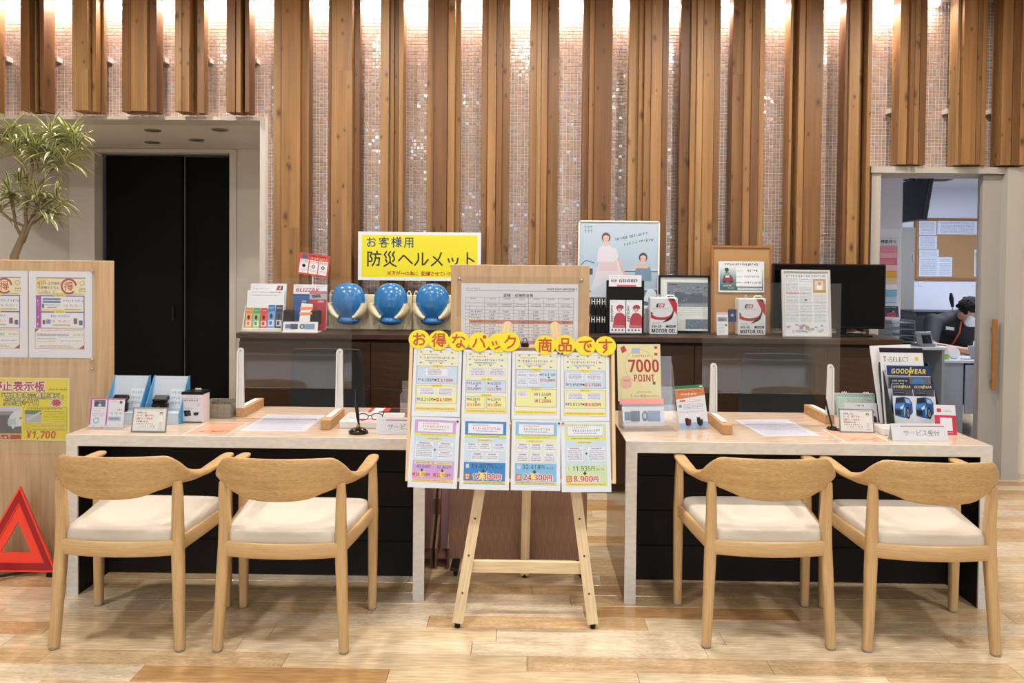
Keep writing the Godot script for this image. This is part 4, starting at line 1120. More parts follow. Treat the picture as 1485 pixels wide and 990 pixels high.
func room() -> void:
	# floor: base and planks
	var fl := Node3D.new()
	fl.name = "floor"; add_child(fl); struct(fl)
	slab("base", Vector3(-5.2, -0.2, 4.2), Vector3(6.2, -0.02, -9.0), mat("floor_gap", "4a3a2c", 0.8), fl)
	var tones := ["ecd8b6", "e4cba4", "efdfc2", "d8b68a", "e6cfa8", "f1e4cc", "cda676", "dfc196"]
	var mats := []
	for i in tones.size():
		var w := wood("plank_%d" % i, tones[i], Vector3(0.9, 4, 9), 0.24, "rings" if i % 2 else "grain", Vector3(i * 0.37, 0, i * 0.71), true)
		w.clearcoat_enabled = true; w.clearcoat = 0.35; w.clearcoat_roughness = 0.12
		mats.append(w)
	var PW := 0.107
	var PL := 0.909
	var pm := MB.new()
	pm.box(Vector3.ZERO, Vector3(PL - 0.0016, 0.02, PW - 0.0012), 0.0009)
	var pmesh := pm.mesh()
	var far := []
	var row := 0
	var z := -8.95
	while z < 4.2:
		z += PW
		row += 1
		var x := -5.2 - rng.randf() * PL
		while x < 6.1:
			x += PL
			var at := Vector3(x - PL / 2, -0.01, z - PW / 2)
			if z < -2.4 and z > -5.45 and absf(at.x) < 0.66 * -z + 0.75: put(pmesh, mats[[0, 1, 2, 4, 5, 0, 2, 5, 1, 7, 3, 4, 2, 6][rng.randi() % 14]], "plank", fl, Transform3D(Basis.IDENTITY, at))
			else: far.append(at)
	var mm := MultiMesh.new()
	mm.transform_format = MultiMesh.TRANSFORM_3D
	mm.mesh = pmesh; mm.instance_count = far.size()
	for i in far.size(): mm.set_instance_transform(i, Transform3D(Basis.IDENTITY, far[i]))
	var mi := MultiMeshInstance3D.new()
	mi.name = "planks"; mi.multimesh = mm; mi.material_override = mats[4]; mi.set_meta("kind", "stuff")
	fl.add_child(mi, true)
	# walls
	var wb := Node3D.new()
	wb.name = "wall_back"; add_child(wb); struct(wb)
	var g: Material = M.grout
	slab("masonry", Vector3(-5.2, 2.53, WALL), Vector3(-1.86, 3.6, WALL - 0.18), g, wb)
	slab("masonry", Vector3(-5.2, 0, WALL), Vector3(-4.2, 2.53, WALL - 0.18), g, wb)
	slab("masonry", Vector3(-1.86, 0, WALL), Vector3(2.50, 3.6, WALL - 0.18), g, wb)
	slab("masonry", Vector3(2.50, 2.2, WALL), Vector3(3.52, 3.6, WALL - 0.18), g, wb)
	slab("masonry", Vector3(3.52, 0, WALL), Vector3(5.0, 3.6, WALL - 0.18), g, wb)
	tiles(wb)
	struct(slab("wall_left", Vector3(-5.2, 0, 4.2), Vector3(-5.0, 3.6, WALL - 0.18), M.white_paint))
	struct(slab("wall_right", Vector3(5.0, 0, 4.2), Vector3(5.2, 3.6, WALL - 0.18), M.white_paint))
	struct(slab("ceiling", Vector3(-5.2, CEIL, 4.2), Vector3(5.2, CEIL + 0.18, WALL), M.white_paint))
	# front wall behind the camera: glazed showroom front
	var wf := Node3D.new()
	wf.name = "wall_front"; add_child(wf); struct(wf)
	slab("masonry", Vector3(-5.0, 2.9, 4.0), Vector3(5.0, CEIL, 4.2), M.white_paint, wf)
	slab("masonry", Vector3(-5.0, 0, 4.0), Vector3(-4.4, 2.9, 4.2), M.white_paint, wf)
	slab("masonry", Vector3(4.4, 0, 4.0), Vector3(5.0, 2.9, 4.2), M.white_paint, wf)
	for i in 4:
		var w := Node3D.new()
		w.name = "window_%d" % (i + 1); w.position = Vector3(-3.3 + i * 2.2, 0, 4.1); add_child(w); struct(w)
		slab("pane", Vector3(-1.06, 0.06, -0.005), Vector3(1.06, 2.84, 0.005), M.glass, w)
		for s in [-1.0, 1.0]: slab("window_frame", Vector3(s * 1.1, 0, -0.04), Vector3(s * 1.06, 2.9, 0.04), M.steel, w)
		slab("window_frame", Vector3(-1.06, 0, -0.04), Vector3(1.06, 0.06, 0.04), M.steel, w)
		slab("window_frame", Vector3(-1.06, 2.84, -0.04), Vector3(1.06, 2.9, 0.04), M.steel, w)

func hole(x: float, y: float) -> bool:
	return (x < -1.86 and x > -4.2 and y < 2.53) or (x > 2.50 and x < 3.52 and y < 2.2) or (x > -1.86 and x < 2.5 and y < 1.03)

func tiles(parent: Node) -> void:   # small glass mosaic, each tile set by hand a little askew
	var m := MB.new()
	m.box(Vector3.ZERO, Vector3(0.0218, 0.0218, 0.004), 0.0015)
	var tm := m.mesh()
	var lists := [[], [], []]
	var P := 0.0253
	for j in 96:
		var y := 1.04 + j * P
		for i in 300:
			var x := -4.02 + i * P
			if hole(x, y) or y > CEIL - 0.015 or x > 3.75: continue
			var r := rng.randf()
			var k := 0 if r < 0.62 else (1 if r < 0.9 else 2)
			var b := Basis.from_euler(Vector3(rng.randfn(0, 0.014), rng.randfn(0, 0.014), rng.randfn(0, 0.006)))
			lists[k].append(Transform3D(b, Vector3(x, y, WALL + 0.001)))
	var spec := [["c0a89c", 0.22, 0.0], ["b8a49c", 0.14, 0.0], ["d0d0dc", 0.12, 0.35]]
	for k in 3:
		var mm := MultiMesh.new()
		mm.transform_format = MultiMesh.TRANSFORM_3D; mm.use_colors = true
		mm.mesh = tm; mm.instance_count = lists[k].size()
		for i in lists[k].size():
			mm.set_instance_transform(i, lists[k][i])
			var s := rng.randf_range(0.72, 1.0)
			var c := Color(s, s * rng.randf_range(0.94, 1.0), s * rng.randf_range(0.92, 1.0))
			if k == 2: c = Color.from_hsv(rng.randf(), 0.10, s)
			mm.set_instance_color(i, c)
		var mt := mat("tile_%d" % k, spec[k][0], spec[k][1], spec[k][2])
		mt.vertex_color_use_as_albedo = true
		mt.clearcoat_enabled = true; mt.clearcoat = 0.8; mt.clearcoat_roughness = 0.06
		var mi := MultiMeshInstance3D.new()
		mi.name = "mosaic_tiles"; mi.multimesh = mm; mi.material_override = mt; mi.set_meta("kind", "stuff")
		parent.add_child(mi, true)

func alcove() -> void:   # unlit passage behind the wide opening
	var fr := Node3D.new()
	fr.name = "trim_1"; add_child(fr); struct(fr)
	slab("lintel_trim", Vector3(-4.2, 2.513, WALL + 0.045), Vector3(-1.86, 2.538, WALL - 0.17), M.frame_white, fr)
	slab("jamb_trim", Vector3(-1.9, 0, WALL + 0.045), Vector3(-1.86, 2.513, WALL - 0.17), M.frame_white, fr)
	struct(slab("wall_passage_left", Vector3(-4.3, 0, WALL - 0.18), Vector3(-4.15, 2.6, -6.88), M.white_paint))
	struct(slab("wall_passage_right", Vector3(-1.86, 0, WALL - 0.18), Vector3(-1.7, 2.6, -6.88), M.white_paint))
	var pc := Node3D.new()
	pc.name = "ceiling_passage"; add_child(pc); struct(pc)
	slab("panel", Vector3(-4.3, 2.515, WALL - 0.17), Vector3(-1.7, 2.62, -6.88), M.white_paint, pc)
	for p in [[-2.9, -5.9], [-2.75, -6.35], [-3.2, -6.5], [-2.35, -5.85]]:
		var m := MB.new()
		m.lathe([[0.0, 0.0], [0.05, 0.0], [0.062, 0.004], [0.062, 0.012], [0.0, 0.012]], Vector3(p[0], 2.505, p[1]), 18)
		put(m.mesh(), M.ring_steel, "downlight_ring", pc)
	var wp := Node3D.new()
	wp.name = "wall_passage_back"; add_child(wp); struct(wp)
	slab("masonry", Vector3(-4.3, 0, -6.88), Vector3(-3.93, 2.6, -7.0), M.white_paint, wp)
	slab("masonry", Vector3(-2.64, 0, -6.88), Vector3(-1.7, 2.6, -7.0), M.white_paint, wp)
	slab("masonry", Vector3(-3.93, 2.5, -6.88), Vector3(-2.64, 2.6, -7.0), M.white_paint, wp)
	slab("frame", Vector3(-3.96, 2.48, -6.865), Vector3(-2.61, 2.51, -7.0), M.white_paint, wp)
	slab("frame", Vector3(-2.67, 0, -6.865), Vector3(-2.61, 2.48, -7.0), M.white_paint, wp)
	slab("frame", Vector3(-3.96, 0, -6.865), Vector3(-3.91, 2.48, -7.0), M.white_paint, wp)
	struct(slab("wall_dark_room", Vector3(-4.6, 0, -8.6), Vector3(-1.5, 2.7, -8.7), M.white_paint))
	struct(slab("wall_dark_room_left", Vector3(-4.6, 0, -7.0), Vector3(-4.5, 2.7, -8.6), M.white_paint))
	struct(slab("wall_dark_room_right", Vector3(-1.6, 0, -7.0), Vector3(-1.5, 2.7, -8.6), M.white_paint))
	struct(slab("ceiling_dark_room", Vector3(-4.6, 2.62, -6.9), Vector3(-1.5, 2.7, -8.6), M.white_paint))
	var dr := Node3D.new()
	dr.name = "door_1"; add_child(dr); struct(dr)
	dr.position = Vector3(-3.9, 0, -7.02)
	bx(dr, "leaf", Vector3(0.36, 1.24, -0.04), Vector3(0.72, 2.46, 0.04), M.black_door, 0.003)
	bx(dr, "door_handle", Vector3(0.64, 1.0, -0.005), Vector3(0.02, 0.14, 0.03), M.black_metal, 0.004)
	bx(dr, "leaf", Vector3(1.0, 1.24, -0.10), Vector3(0.56, 2.46, 0.04), M.black_door, 0.003)
	# doorway to the office
	var f2 := Node3D.new()
	f2.name = "trim_2"; add_child(f2); struct(f2)
	slab("lintel_trim", Vector3(2.46, 2.16, -5.36), Vector3(3.53, 2.205, -5.68), M.door_trim, f2)
	slab("jamb_trim", Vector3(2.475, 0, -5.38), Vector3(2.54, 2.16, -5.68), M.door_trim, f2)
	slab("jamb_trim", Vector3(3.40, 0, -5.335), Vector3(3.515, 2.2, -5.68), M.door_trim, f2)
	var d2 := Node3D.new()
	d2.name = "door_2"; d2.position = Vector3(3.345, 0, -5.42); add_child(d2); struct(d2)
	bx(d2, "leaf", Vector3(0, 1.085, 0), Vector3(0.15, 2.14, 0.036), M.grey_door, 0.002)
	var h := bx(d2, "door_handle", Vector3(0.006, 0.885, 0.056), Vector3(0.03, 0.5, 0.024), wood("handle_wood", "a8713c", Vector3(24, 2, 24), 0.4), 0.004)
	for y in [-0.19, 0.19]:
		var m := MB.new()
		m.tube([Vector3(0, y, -0.012), Vector3(0, y, -0.04)], 0.011, 10)
		put(m.mesh(), M.steel, "standoff", h)

func posts() -> void:
	var D := [["s", [[-3.837, -3.748, 0.13], [-3.77, -3.74, 0.1]]], ["s", [[-3.541, -3.48, 0.13], [-3.481, -3.467, 0.07], [-3.406, -3.375, 0.13]]], ["s", [[-3.17, -3.061, 0.14], [-3.05, -3.023, 0.1], [-3.017, -3.002, 0.035]]],
		["s", [[-2.833, -2.769, 0.11], [-2.756, -2.643, 0.135], [-2.641, -2.592, 0.1]]], ["s", [[-2.448, -2.402, 0.13], [-2.403, -2.352, 0.12], [-2.315, -2.266, 0.07]]], ["s", [[-2.088, -2.027, 0.12], [-2.024, -1.992, 0.11], [-1.957, -1.927, 0.12]]],
		["f", [[-1.774, -1.717, 0.06], [-1.692, -1.561, 0.14], [-1.563, -1.509, 0.1]]], ["f", [[-1.378, -1.358, 0.08], [-1.342, -1.195, 0.14], [-1.198, -1.156, 0.07]]], ["f", [[-0.999, -0.94, 0.13], [-0.94, -0.908, 0.1], [-0.905, -0.878, 0.09], [-0.869, -0.836, 0.14]]],
		["f", [[-0.673, -0.626, 0.1], [-0.621, -0.529, 0.14], [-0.526, -0.477, 0.13], [-0.482, -0.443, 0.05]]], ["f", [[-0.289, -0.248, 0.12], [-0.246, -0.187, 0.14], [-0.185, -0.143, 0.13], [-0.143, -0.094, 0.05]]], ["f", [[0.049, 0.096, 0.11], [0.095, 0.127, 0.14], [0.128, 0.172, 0.13], [0.176, 0.254, 0.04]]],
		["f", [[0.422, 0.464, 0.08], [0.461, 0.499, 0.12], [0.497, 0.622, 0.14]]], ["f", [[0.747, 0.811, 0.07], [0.806, 0.845, 0.11], [0.841, 0.89, 0.14], [0.894, 0.97, 0.13], [0.98, 1.023, 0.08]]], ["f", [[1.109, 1.175, 0.07], [1.166, 1.21, 0.11], [1.203, 1.251, 0.14], [1.254, 1.331, 0.135], [1.348, 1.389, 0.07]]],
		["f", [[1.468, 1.543, 0.1], [1.534, 1.591, 0.13], [1.589, 1.643, 0.14], [1.647, 1.683, 0.13]]], ["f", [[1.861, 1.88, 0.12], [1.885, 1.919, 0.05], [1.919, 1.962, 0.13], [1.959, 2.083, 0.14]]], ["f", [[2.248, 2.27, 0.11], [2.268, 2.34, 0.13], [2.345, 2.394, 0.05], [2.397, 2.423, 0.13]]],
		["r", [[2.627, 2.684, 0.11], [2.679, 2.714, 0.14], [2.725, 2.76, 0.12], [2.777, 2.824, 0.09]]], ["r", [[3.03, 3.049, 0.1], [3.049, 3.142, 0.14], [3.149, 3.181, 0.13], [3.207, 3.241, 0.09]]], ["r", [[3.333, 3.402, 0.12], [3.402, 3.451, 0.13], [3.451, 3.538, 0.14]]]]
	var nth := ["sixth", "fifth", "fourth", "third", "second", "first"]
	var spot := ["behind the white catalogue rack", "between the red offer card and the yellow helmet sign", "behind the yellow helmet sign, over the middle helmet", "behind the yellow helmet sign, over the last helmet", "above the rolling panel, beside the yellow helmet sign", "above the rolling panel, beside the framed poster",
		"behind the framed poster of two people", "at the framed poster's edge, over the first oil can", "between the black framed print and the cork board", "behind the cork board", "behind the silver framed newspaper page", "beside the office doorway, behind the television"]
	var over := ["over the office door's jamb", "over the middle of the office doorway", "over the grey sliding door leaf"]
	var group := {"s": "short posts above the dark opening", "f": "posts behind the counter", "r": "short posts above the office doorway"}
	var base := {"s": 2.545, "f": 1.04, "r": 2.215}
	for i in 8:
		var pm := mat("pine_%d" % i, ["ffffff", "f0e6da", "d8c8b6", "fff8ee", "c8b49e", "eee2d0", "b8a28c", "f6ecdf"][i], 0.5)
		pm.albedo_texture = T.pine
	var n := 0
	var seen := {"s": 0, "f": 0, "r": 0}
	for p in D:
		var kind: String = p[0]
		var bs: Array = p[1]
		var x0: float = bs[0][0]
		var x1: float = bs[-1][1]
		var y0: float = base[kind]
		var label: String = ("short pine board bundle over the dark opening, %s from the mosaic pier" % nth[seen.s]) if kind == "s" else ("full-height pine board bundle " + spot[seen.f]) if kind == "f" else ("short pine board bundle " + over[seen.r])
		seen[kind] += 1
		var o := thing("timber_post", label, "post", Vector3((x0 + x1) / 2, y0, -5.43), 0.0, group[kind])
		var h := CEIL - 0.002 - y0
		var xc: float = (x0 + x1) / 2
		board(o, x0 + 0.004 - xc, x1 - 0.004 - xc, h, 0.025, n); n += 1
		var prev := -99.0
		for b in bs:
			var l: float = maxf(b[0], prev)
			board(o, l - xc, b[1] - xc, h, b[2], n)
			prev = b[1] + 0.0006; n += 1
		if kind != "f":
			var sx := 1.0 if kind == "s" else -1.0
			bx(o, "bracket", Vector3((x1 - xc) * sx - sx * 0.012, 0.395, -0.034), Vector3(0.05, 0.035, 0.068), mat("bracket_grey", "a39a94", 0.5), 0.002)

func board(o: Node, l: float, r: float, h: float, d: float, n: int) -> void:
	var m := MB.new()
	var u := rng.randf()
	var v := rng.randf()
	var c := Vector3((l + r) / 2, h / 2, d / 2)
	var bv := 0.0016
	var f := func(q: Array, along: String):
		var uvs := []
		for w in q: uvs.append(Vector2(u + (w.x if along == "x" else w.z + 0.2) / 0.6, v - w.y / 2.4))
		m.poly(q, c, uvs)
	var a := Vector3(l, 0, d)
	f.call([Vector3(l + bv, 0, d), Vector3(r - bv, 0, d), Vector3(r - bv, h, d), Vector3(l + bv, h, d)], "x")
	f.call([Vector3(l, 0, 0), Vector3(l, 0, d - bv), Vector3(l, h, d - bv), Vector3(l, h, 0)], "z")
	f.call([Vector3(r, 0, 0), Vector3(r, 0, d - bv), Vector3(r, h, d - bv), Vector3(r, h, 0)], "z")
	f.call([Vector3(l, 0, d - bv), Vector3(l + bv, 0, d), Vector3(l + bv, h, d), Vector3(l, h, d - bv)], "x")
	f.call([Vector3(r, 0, d - bv), Vector3(r - bv, 0, d), Vector3(r - bv, h, d), Vector3(r, h, d - bv)], "x")
	f.call([Vector3(l, 0, 0), Vector3(r, 0, 0), Vector3(r, h, 0), Vector3(l, h, 0)], "x")
	f.call([Vector3(l, 0, 0), Vector3(r, 0, 0), Vector3(r, 0, d), Vector3(l, 0, d)], "x")
	put(m.mesh(), M["pine_%d" % (n * 5 % 8)], "board", o)

# ---------------------------------------------------------------- furniture
func counter() -> void:
	var o := thing("back_counter", "long dark wooden counter with flush doors below the timber posts", "counter", Vector3(0, 0, 0))
	var X0 := -1.85
	var X1 := 2.46
	bx(o, "worktop", Vector3((X0 + X1) / 2, 1.0125, -5.07), Vector3(X1 - X0, 0.035, 0.40), M.counter_dark, 0.003)
	bx(o, "carcass", Vector3((X0 + X1) / 2, 0.53, -5.09), Vector3(X1 - X0 - 0.02, 0.92, 0.35), M.desk_dark, 0.0)
	bx(o, "plinth", Vector3((X0 + X1) / 2, 0.034, -5.09), Vector3(X1 - X0 - 0.06, 0.068, 0.30), M.black_plastic, 0.0)
	var xs := [-1.84, -1.407, -0.977, -0.547, -0.12, 0.28, 0.70, 1.13, 1.561, 1.986, 2.45]
	for i in xs.size() - 1:
		for r in [[0.07, 0.672], [0.676, 0.974]]:
			var w: float = xs[i + 1] - xs[i] - 0.004
			bx(o, "door", Vector3((xs[i] + xs[i + 1]) / 2, (r[0] + r[1]) / 2, -4.905), Vector3(w, r[1] - r[0], 0.02), M.counter_dark, 0.0015)

func desks() -> void:
	var lab := ["pale desk carrying the blue display stands and woven basket", "pale desk carrying the magazine rack and points leaflet"]
	for i in 2:
		var x0: float = [-2.012, 0.4685][i]
		var x1: float = [-0.417, 2.0695][i]
		var zf := -3.307
		var zb := -4.006
		var o := thing("desk", lab[i], "desk", Vector3((x0 + x1) / 2, 0, -3.65))
		var hw := (x1 - x0) / 2
		var f := zf + 3.65
		var b := zb + 3.65
		var zc := (f + b) / 2
		var dp := f - b
		bx(o, "desktop", Vector3(0, 0.7175, zc - 0.003), Vector3(hw * 2, 0.005, dp - 0.006), M.desk_top, 0.0012)
		bx(o, "desktop_core", Vector3(0, 0.6925, zc - 0.003), Vector3(hw * 2 - 0.002, 0.045, dp - 0.008), M.desk_dark, 0.0)
		# mitred front edging
		var m := MB.new()
		var t := 0.05
		m.prism([Vector2(-hw, 0.72), Vector2(hw, 0.72), Vector2(hw - t, 0.67), Vector2(-hw + t, 0.67)], f - 0.008, f)
		put(m.mesh(), M.desk_edge, "front_edge", o)
		for s in [-1.0, 1.0]:
			var k := MB.new()
			k.prism([Vector2(s * hw, 0.7195), Vector2(s * hw, 0.0), Vector2(s * (hw - t), 0.0), Vector2(s * (hw - t), 0.6695)], f - 0.008, f)
			put(k.mesh(), M.desk_edge, "leg_edge", o)
			bx(o, "side_panel", Vector3(s * (hw - 0.009), 0.358, zc - 0.006), Vector3(0.018, 0.714, dp - 0.014), M.desk_side, 0.001)
			bx(o, "inner_panel", Vector3(s * (hw - 0.034), 0.334, zc - 0.006), Vector3(0.031, 0.668, dp - 0.014), M.desk_dark, 0.001)
		for r in 4:
			bx(o, "modesty_board", Vector3(0, 0.084 + r * 0.1665, -3.57 + 3.65), Vector3(hw * 2 - 0.1, 0.163, 0.018), M.desk_dark, 0.002)

func chair_parts(o: Node3D) -> void:
	# local frame: back legs at +z, front legs at -z, floor y = 0
	var half := [[0.0, 0.679, 0.250, 0.083, 0.0115, 0.0], [0.06, 0.680, 0.247, 0.082, 0.0115, 0.0], [0.12, 0.683, 0.236, 0.078, 0.0115, 0.0], [0.165, 0.690, 0.220, 0.069, 0.012, 0.0], [0.200, 0.692, 0.198, 0.062, 0.0125, 2.0],
		[0.226, 0.682, 0.170, 0.046, 0.014, 8.0], [0.247, 0.664, 0.136, 0.027, 0.016, 26.0], [0.263, 0.655, 0.095, 0.021, 0.016, 52.0], [0.276, 0.653, 0.045, 0.023, 0.0135, 78.0], [0.279, 0.654, -0.02, 0.025, 0.0115, 88.0],
		[0.281, 0.656, -0.09, 0.026, 0.0105, 90.0], [0.280, 0.657, -0.15, 0.026, 0.010, 90.0], [0.279, 0.657, -0.19, 0.024, 0.0095, 90.0], [0.278, 0.657, -0.214, 0.018, 0.008, 90.0], [0.278, 0.657, -0.224, 0.005, 0.004, 90.0]]
	var full := []
	for i in range(half.size() - 1, 0, -1):
		var h: Array = half[i].duplicate()
		h[0] = -h[0]
		full.append(h)
	full.append_array(half)
	var dense := []
	for i in full.size() - 1:
		for k in 4:
			var row := []
			for c in 6: row.append(cubic_interpolate(full[i][c], full[i + 1][c], full[maxi(i - 1, 0)][c], full[mini(i + 2, full.size() - 1)][c], k / 4.0))
			dense.append(row)
	dense.append(full[-1])
	var rr := []
	for i in dense.size():
		var d: Array = dense[i]
		var a: Array = dense[maxi(i - 1, 0)]
		var b: Array = dense[mini(i + 1, dense.size() - 1)]
		var t := (Vector3(b[0], b[1], b[2]) - Vector3(a[0], a[1], a[2])).normalized()
		t.y = 0; t = t.normalized()
		var side := t.cross(Vector3.UP).normalized()
		var ph := deg_to_rad(d[5])
		var up := (Vector3.UP + side * 0.10 * cos(ph)).normalized()
		var ha := up * cos(ph) + side * sin(ph)
		var hb := ha.cross(t).normalized()
		var q := PackedVector3Array()
		for j in 20:
			var an := TAU * j / 20.0
			var ca := cos(an)
			var sa := sin(an)
			var g := pow(pow(absf(ca), 3.2) + pow(absf(sa), 3.2), -1.0 / 3.2)
			q.append(Vector3(d[0], d[1], d[2]) + ha * ca * g * maxf(d[3], 0.003) + hb * sa * g * maxf(d[4], 0.003))
		rr.append(q)
	var m := MB.new()
	m.rings(rr, true)
	put(m.mesh(), M.oak_back, "backrest", o)
	for s in [-1.0, 1.0]:
		var l := MB.new()
		l.tube([Vector3(s * 0.244, 0.008, 0.185), Vector3(s * 0.236, 0.16, 0.178), Vector3(s * 0.229, 0.32, 0.168), Vector3(s * 0.225, 0.40, 0.163), Vector3(s * 0.224, 0.50, 0.162), Vector3(s * 0.226, 0.60, 0.168), Vector3(s * 0.227, 0.652, 0.172)], [0.0175, 0.019, 0.021, 0.0215, 0.020, 0.018, 0.014], 16, 5.0)
		var leg := put(l.mesh(), M.oak_up, "leg", o)
		var ft := MB.new()
		ft.lathe([[0.0, 0.0], [0.017, 0.0], [0.019, 0.004], [0.017, 0.009], [0.0, 0.009]], Vector3(s * 0.244, 0, 0.185), 14)
		put(ft.mesh(), mat("felt_grey", "8a8680", 0.8), "foot_pad", leg)
		var k := MB.new()
		k.tube([Vector3(s * 0.279, 0.008, -0.185), Vector3(s * 0.280, 0.2, -0.187), Vector3(s * 0.280, 0.42, -0.188), Vector3(s * 0.279, 0.55, -0.186), Vector3(s * 0.279, 0.650, -0.182)], [0.0165, 0.0185, 0.0205, 0.018, 0.0145], 16, 5.0)
		var leg2 := put(k.mesh(), M.oak_up, "leg", o)
		var f2 := MB.new()
		f2.lathe([[0.0, 0.0], [0.017, 0.0], [0.019, 0.004], [0.017, 0.009], [0.0, 0.009]], Vector3(s * 0.279, 0, -0.185), 14)
		put(f2.mesh(), M.felt_grey, "foot_pad", leg2)
		var r := MB.new()
		r.tube([Vector3(s * 0.226, 0.400, 0.165), Vector3(s * 0.256, 0.412, 0.0), Vector3(s * 0.279, 0.420, -0.185)], [Vector2(0.011, 0.029), Vector2(0.0115, 0.028), Vector2(0.011, 0.027)], 12, 5.0)
		put(r.mesh(), M.oak, "side_rail", o)
	var br := MB.new()
	var pts := []
	for i in 9:
		var u := -1.0 + i / 4.0
		pts.append(Vector3(u * 0.222, 0.394, 0.172 + 0.030 * (1.0 - u * u)))
	br.tube(pts, Vector2(0.011, 0.030), 12, 5.0)
	put(br.mesh(), M.oak, "back_rail", o)
	var fr := MB.new()
	fr.tube([Vector3(-0.279, 0.418, -0.187), Vector3(0.279, 0.418, -0.187)], Vector2(0.011, 0.027), 12, 5.0)
	put(fr.mesh(), M.oak, "front_rail", o)
	# cushion
	var out := PackedVector2Array()
	var core := [Vector2(-0.212, 0.166), Vector2(-0.12, 0.187), Vector2(0, 0.194), Vector2(0.12, 0.187), Vector2(0.212, 0.166), Vector2(0.235, 0.08), Vector2(0.252, -0.05), Vector2(0.263, -0.15), Vector2(0.255, -0.196), Vector2(0.2, -0.208), Vector2(0, -0.212), Vector2(-0.2, -0.208), Vector2(-0.255, -0.196), Vector2(-0.263, -0.15), Vector2(-0.252, -0.05), Vector2(-0.235, 0.08)]
	for i in core.size():
		for k in 3:
			out.append(core[i].cubic_interpolate(core[(i + 1) % 16], core[(i + 15) % 16], core[(i + 2) % 16], k / 3.0))
	var cr := []
	for s in [[0.0, 0.405], [0.96, 0.405], [0.995, 0.414], [1.0, 0.430], [0.995, 0.446], [0.975, 0.458], [0.93, 0.464], [0.8, 0.4665], [0.55, 0.467], [0.25, 0.467], [0.0, 0.467]]:
		var q := PackedVector3Array()
		for p in out: q.append(Vector3(p.x * s[0], s[1] + 0.006 * (-p.y * s[0] / 0.2) + 0.010 * pow(absf(p.y * s[0]) / 0.21, 2.0) * (1.0 if s[1] > 0.44 else 0.0), p.y * s[0]))
		cr.append(q)
	var cm := MB.new()
	cm.rings(cr, false)
	put(cm.mesh(), M.seat_cover, "seat_cushion", o)

func chairs() -> void:
	var c := thing("armchair", "pale oak armchair facing the desk, set beside the red warning triangle", "chair", Vector3(-1.540, 0, -3.037), 0.0, "four oak armchairs at the desks")
	chair_parts(c)
	for a in [[-0.909, -3.038, 0.0, "pale oak armchair facing the desk with blue stands, set beside the easel"], [0.983, -3.125, 0.0, "pale oak armchair facing the points-leaflet desk, set beside the easel"], [1.612, -3.105, -0.03, "pale oak armchair facing the magazine end of the desk, by the office doorway"]]:
		var d: Node3D = c.duplicate()
		d.name = num("armchair"); add_child(d)
		d.position = Vector3(a[0], 0, a[1]); d.rotation.y = a[2]
		d.set_meta("label", a[3])

	# waiting corner behind the camera, mirrored in the clear covers
	var t := thing("round_table", "round pale table in the waiting corner mirrored in the clear screens", "table", Vector3(1.3, 0, 2.3))
	var tp := MB.new()
	tp.lathe([[0.0, 0.70], [0.43, 0.70], [0.45, 0.71], [0.45, 0.725], [0.0, 0.73]], Vector3.ZERO, 36)
	put(tp.mesh(), M.desk_top, "table_top", t)
	var tc := MB.new()
	tc.lathe([[0.0, 0.0], [0.26, 0.0], [0.26, 0.015], [0.04, 0.03], [0.035, 0.70], [0.0, 0.70]], Vector3.ZERO, 24)
	put(tc.mesh(), M.black_metal, "pedestal", t)
	for a in [[0.55, 2.4, 1.6, "oak armchair by the round table, on the easel's side"], [2.05, 2.4, -1.6, "oak armchair by the round table, on the office side"], [-1.4, 2.4, 0.4, "oak armchair standing alone in the waiting corner"]]:
		var d: Node3D = c.duplicate()
		d.name = num("armchair"); add_child(d)
		d.position = Vector3(a[0], 0, a[1]); d.rotation.y = a[2]
		d.set_meta("label", a[3]); d.set_meta("group", "armchairs in the waiting corner")

func signboard() -> void:   # tall wooden board at the side of the desk
	var o := thing("notice_board_stand", "tall pale wooden board with sheets behind clear covers, in front of the plant", "notice board", Vector3(-2.64, 0, -3.71))
	bx(o, "board", Vector3(0, 0.746, 0), Vector3(1.20, 1.492, 0.096), M.board_wood, 0.003)
	for c in [[1.223, 0.456], [0.76, 0.43]]:
		var a := bx(o, "clear_cover", Vector3(0.06, c[0], 0.0555), Vector3(1.0, c[1], 0.003), M.acrylic, 0.0)
		for s in [[-1, -1], [1, -1], [-1, 1], [1, 1]]:
			var m := MB.new()
			m.lathe([[0.0, 0.005], [0.005, 0.004], [0.0065, 0.0], [0.0065, -0.006], [0.0, -0.006]], Vector3.ZERO, 12, Vector3.ONE, Basis(Vector3.RIGHT, PI / 2))
			put(m.mesh(), M.steel, "screw", a, Transform3D(Basis.IDENTITY, Vector3(s[0] * 0.488, s[1] * (c[1] / 2 - 0.012), 0.004)))
	var tk := print_mat("print_campaign", pr_toku())
	for i in 2:
		var p := put(sheet(0.312, 0.424, 0.001, tk, M.paper), null, "campaign_sheet", null, Transform3D(Basis.IDENTITY, Vector3(-2.252 - i * 0.318, 1.014, -3.660)))
		tag(p, ["white campaign sheet with red ringed character, beside the board's edge", "white campaign sheet with red ringed character, cut by the picture edge"][i], "sheet", "campaign sheets on the wooden board")
	var y := put(sheet(0.432, 0.309, 0.001, print_mat("print_stop", pr_stop()), M.paper), null, "yellow_sheet", null, Transform3D(Basis.IDENTITY, Vector3(-2.425, 0.606, -3.660)))
	tag(y, "yellow sales sheet with crimson heading and 1,700 yen price on wooden board", "sheet")

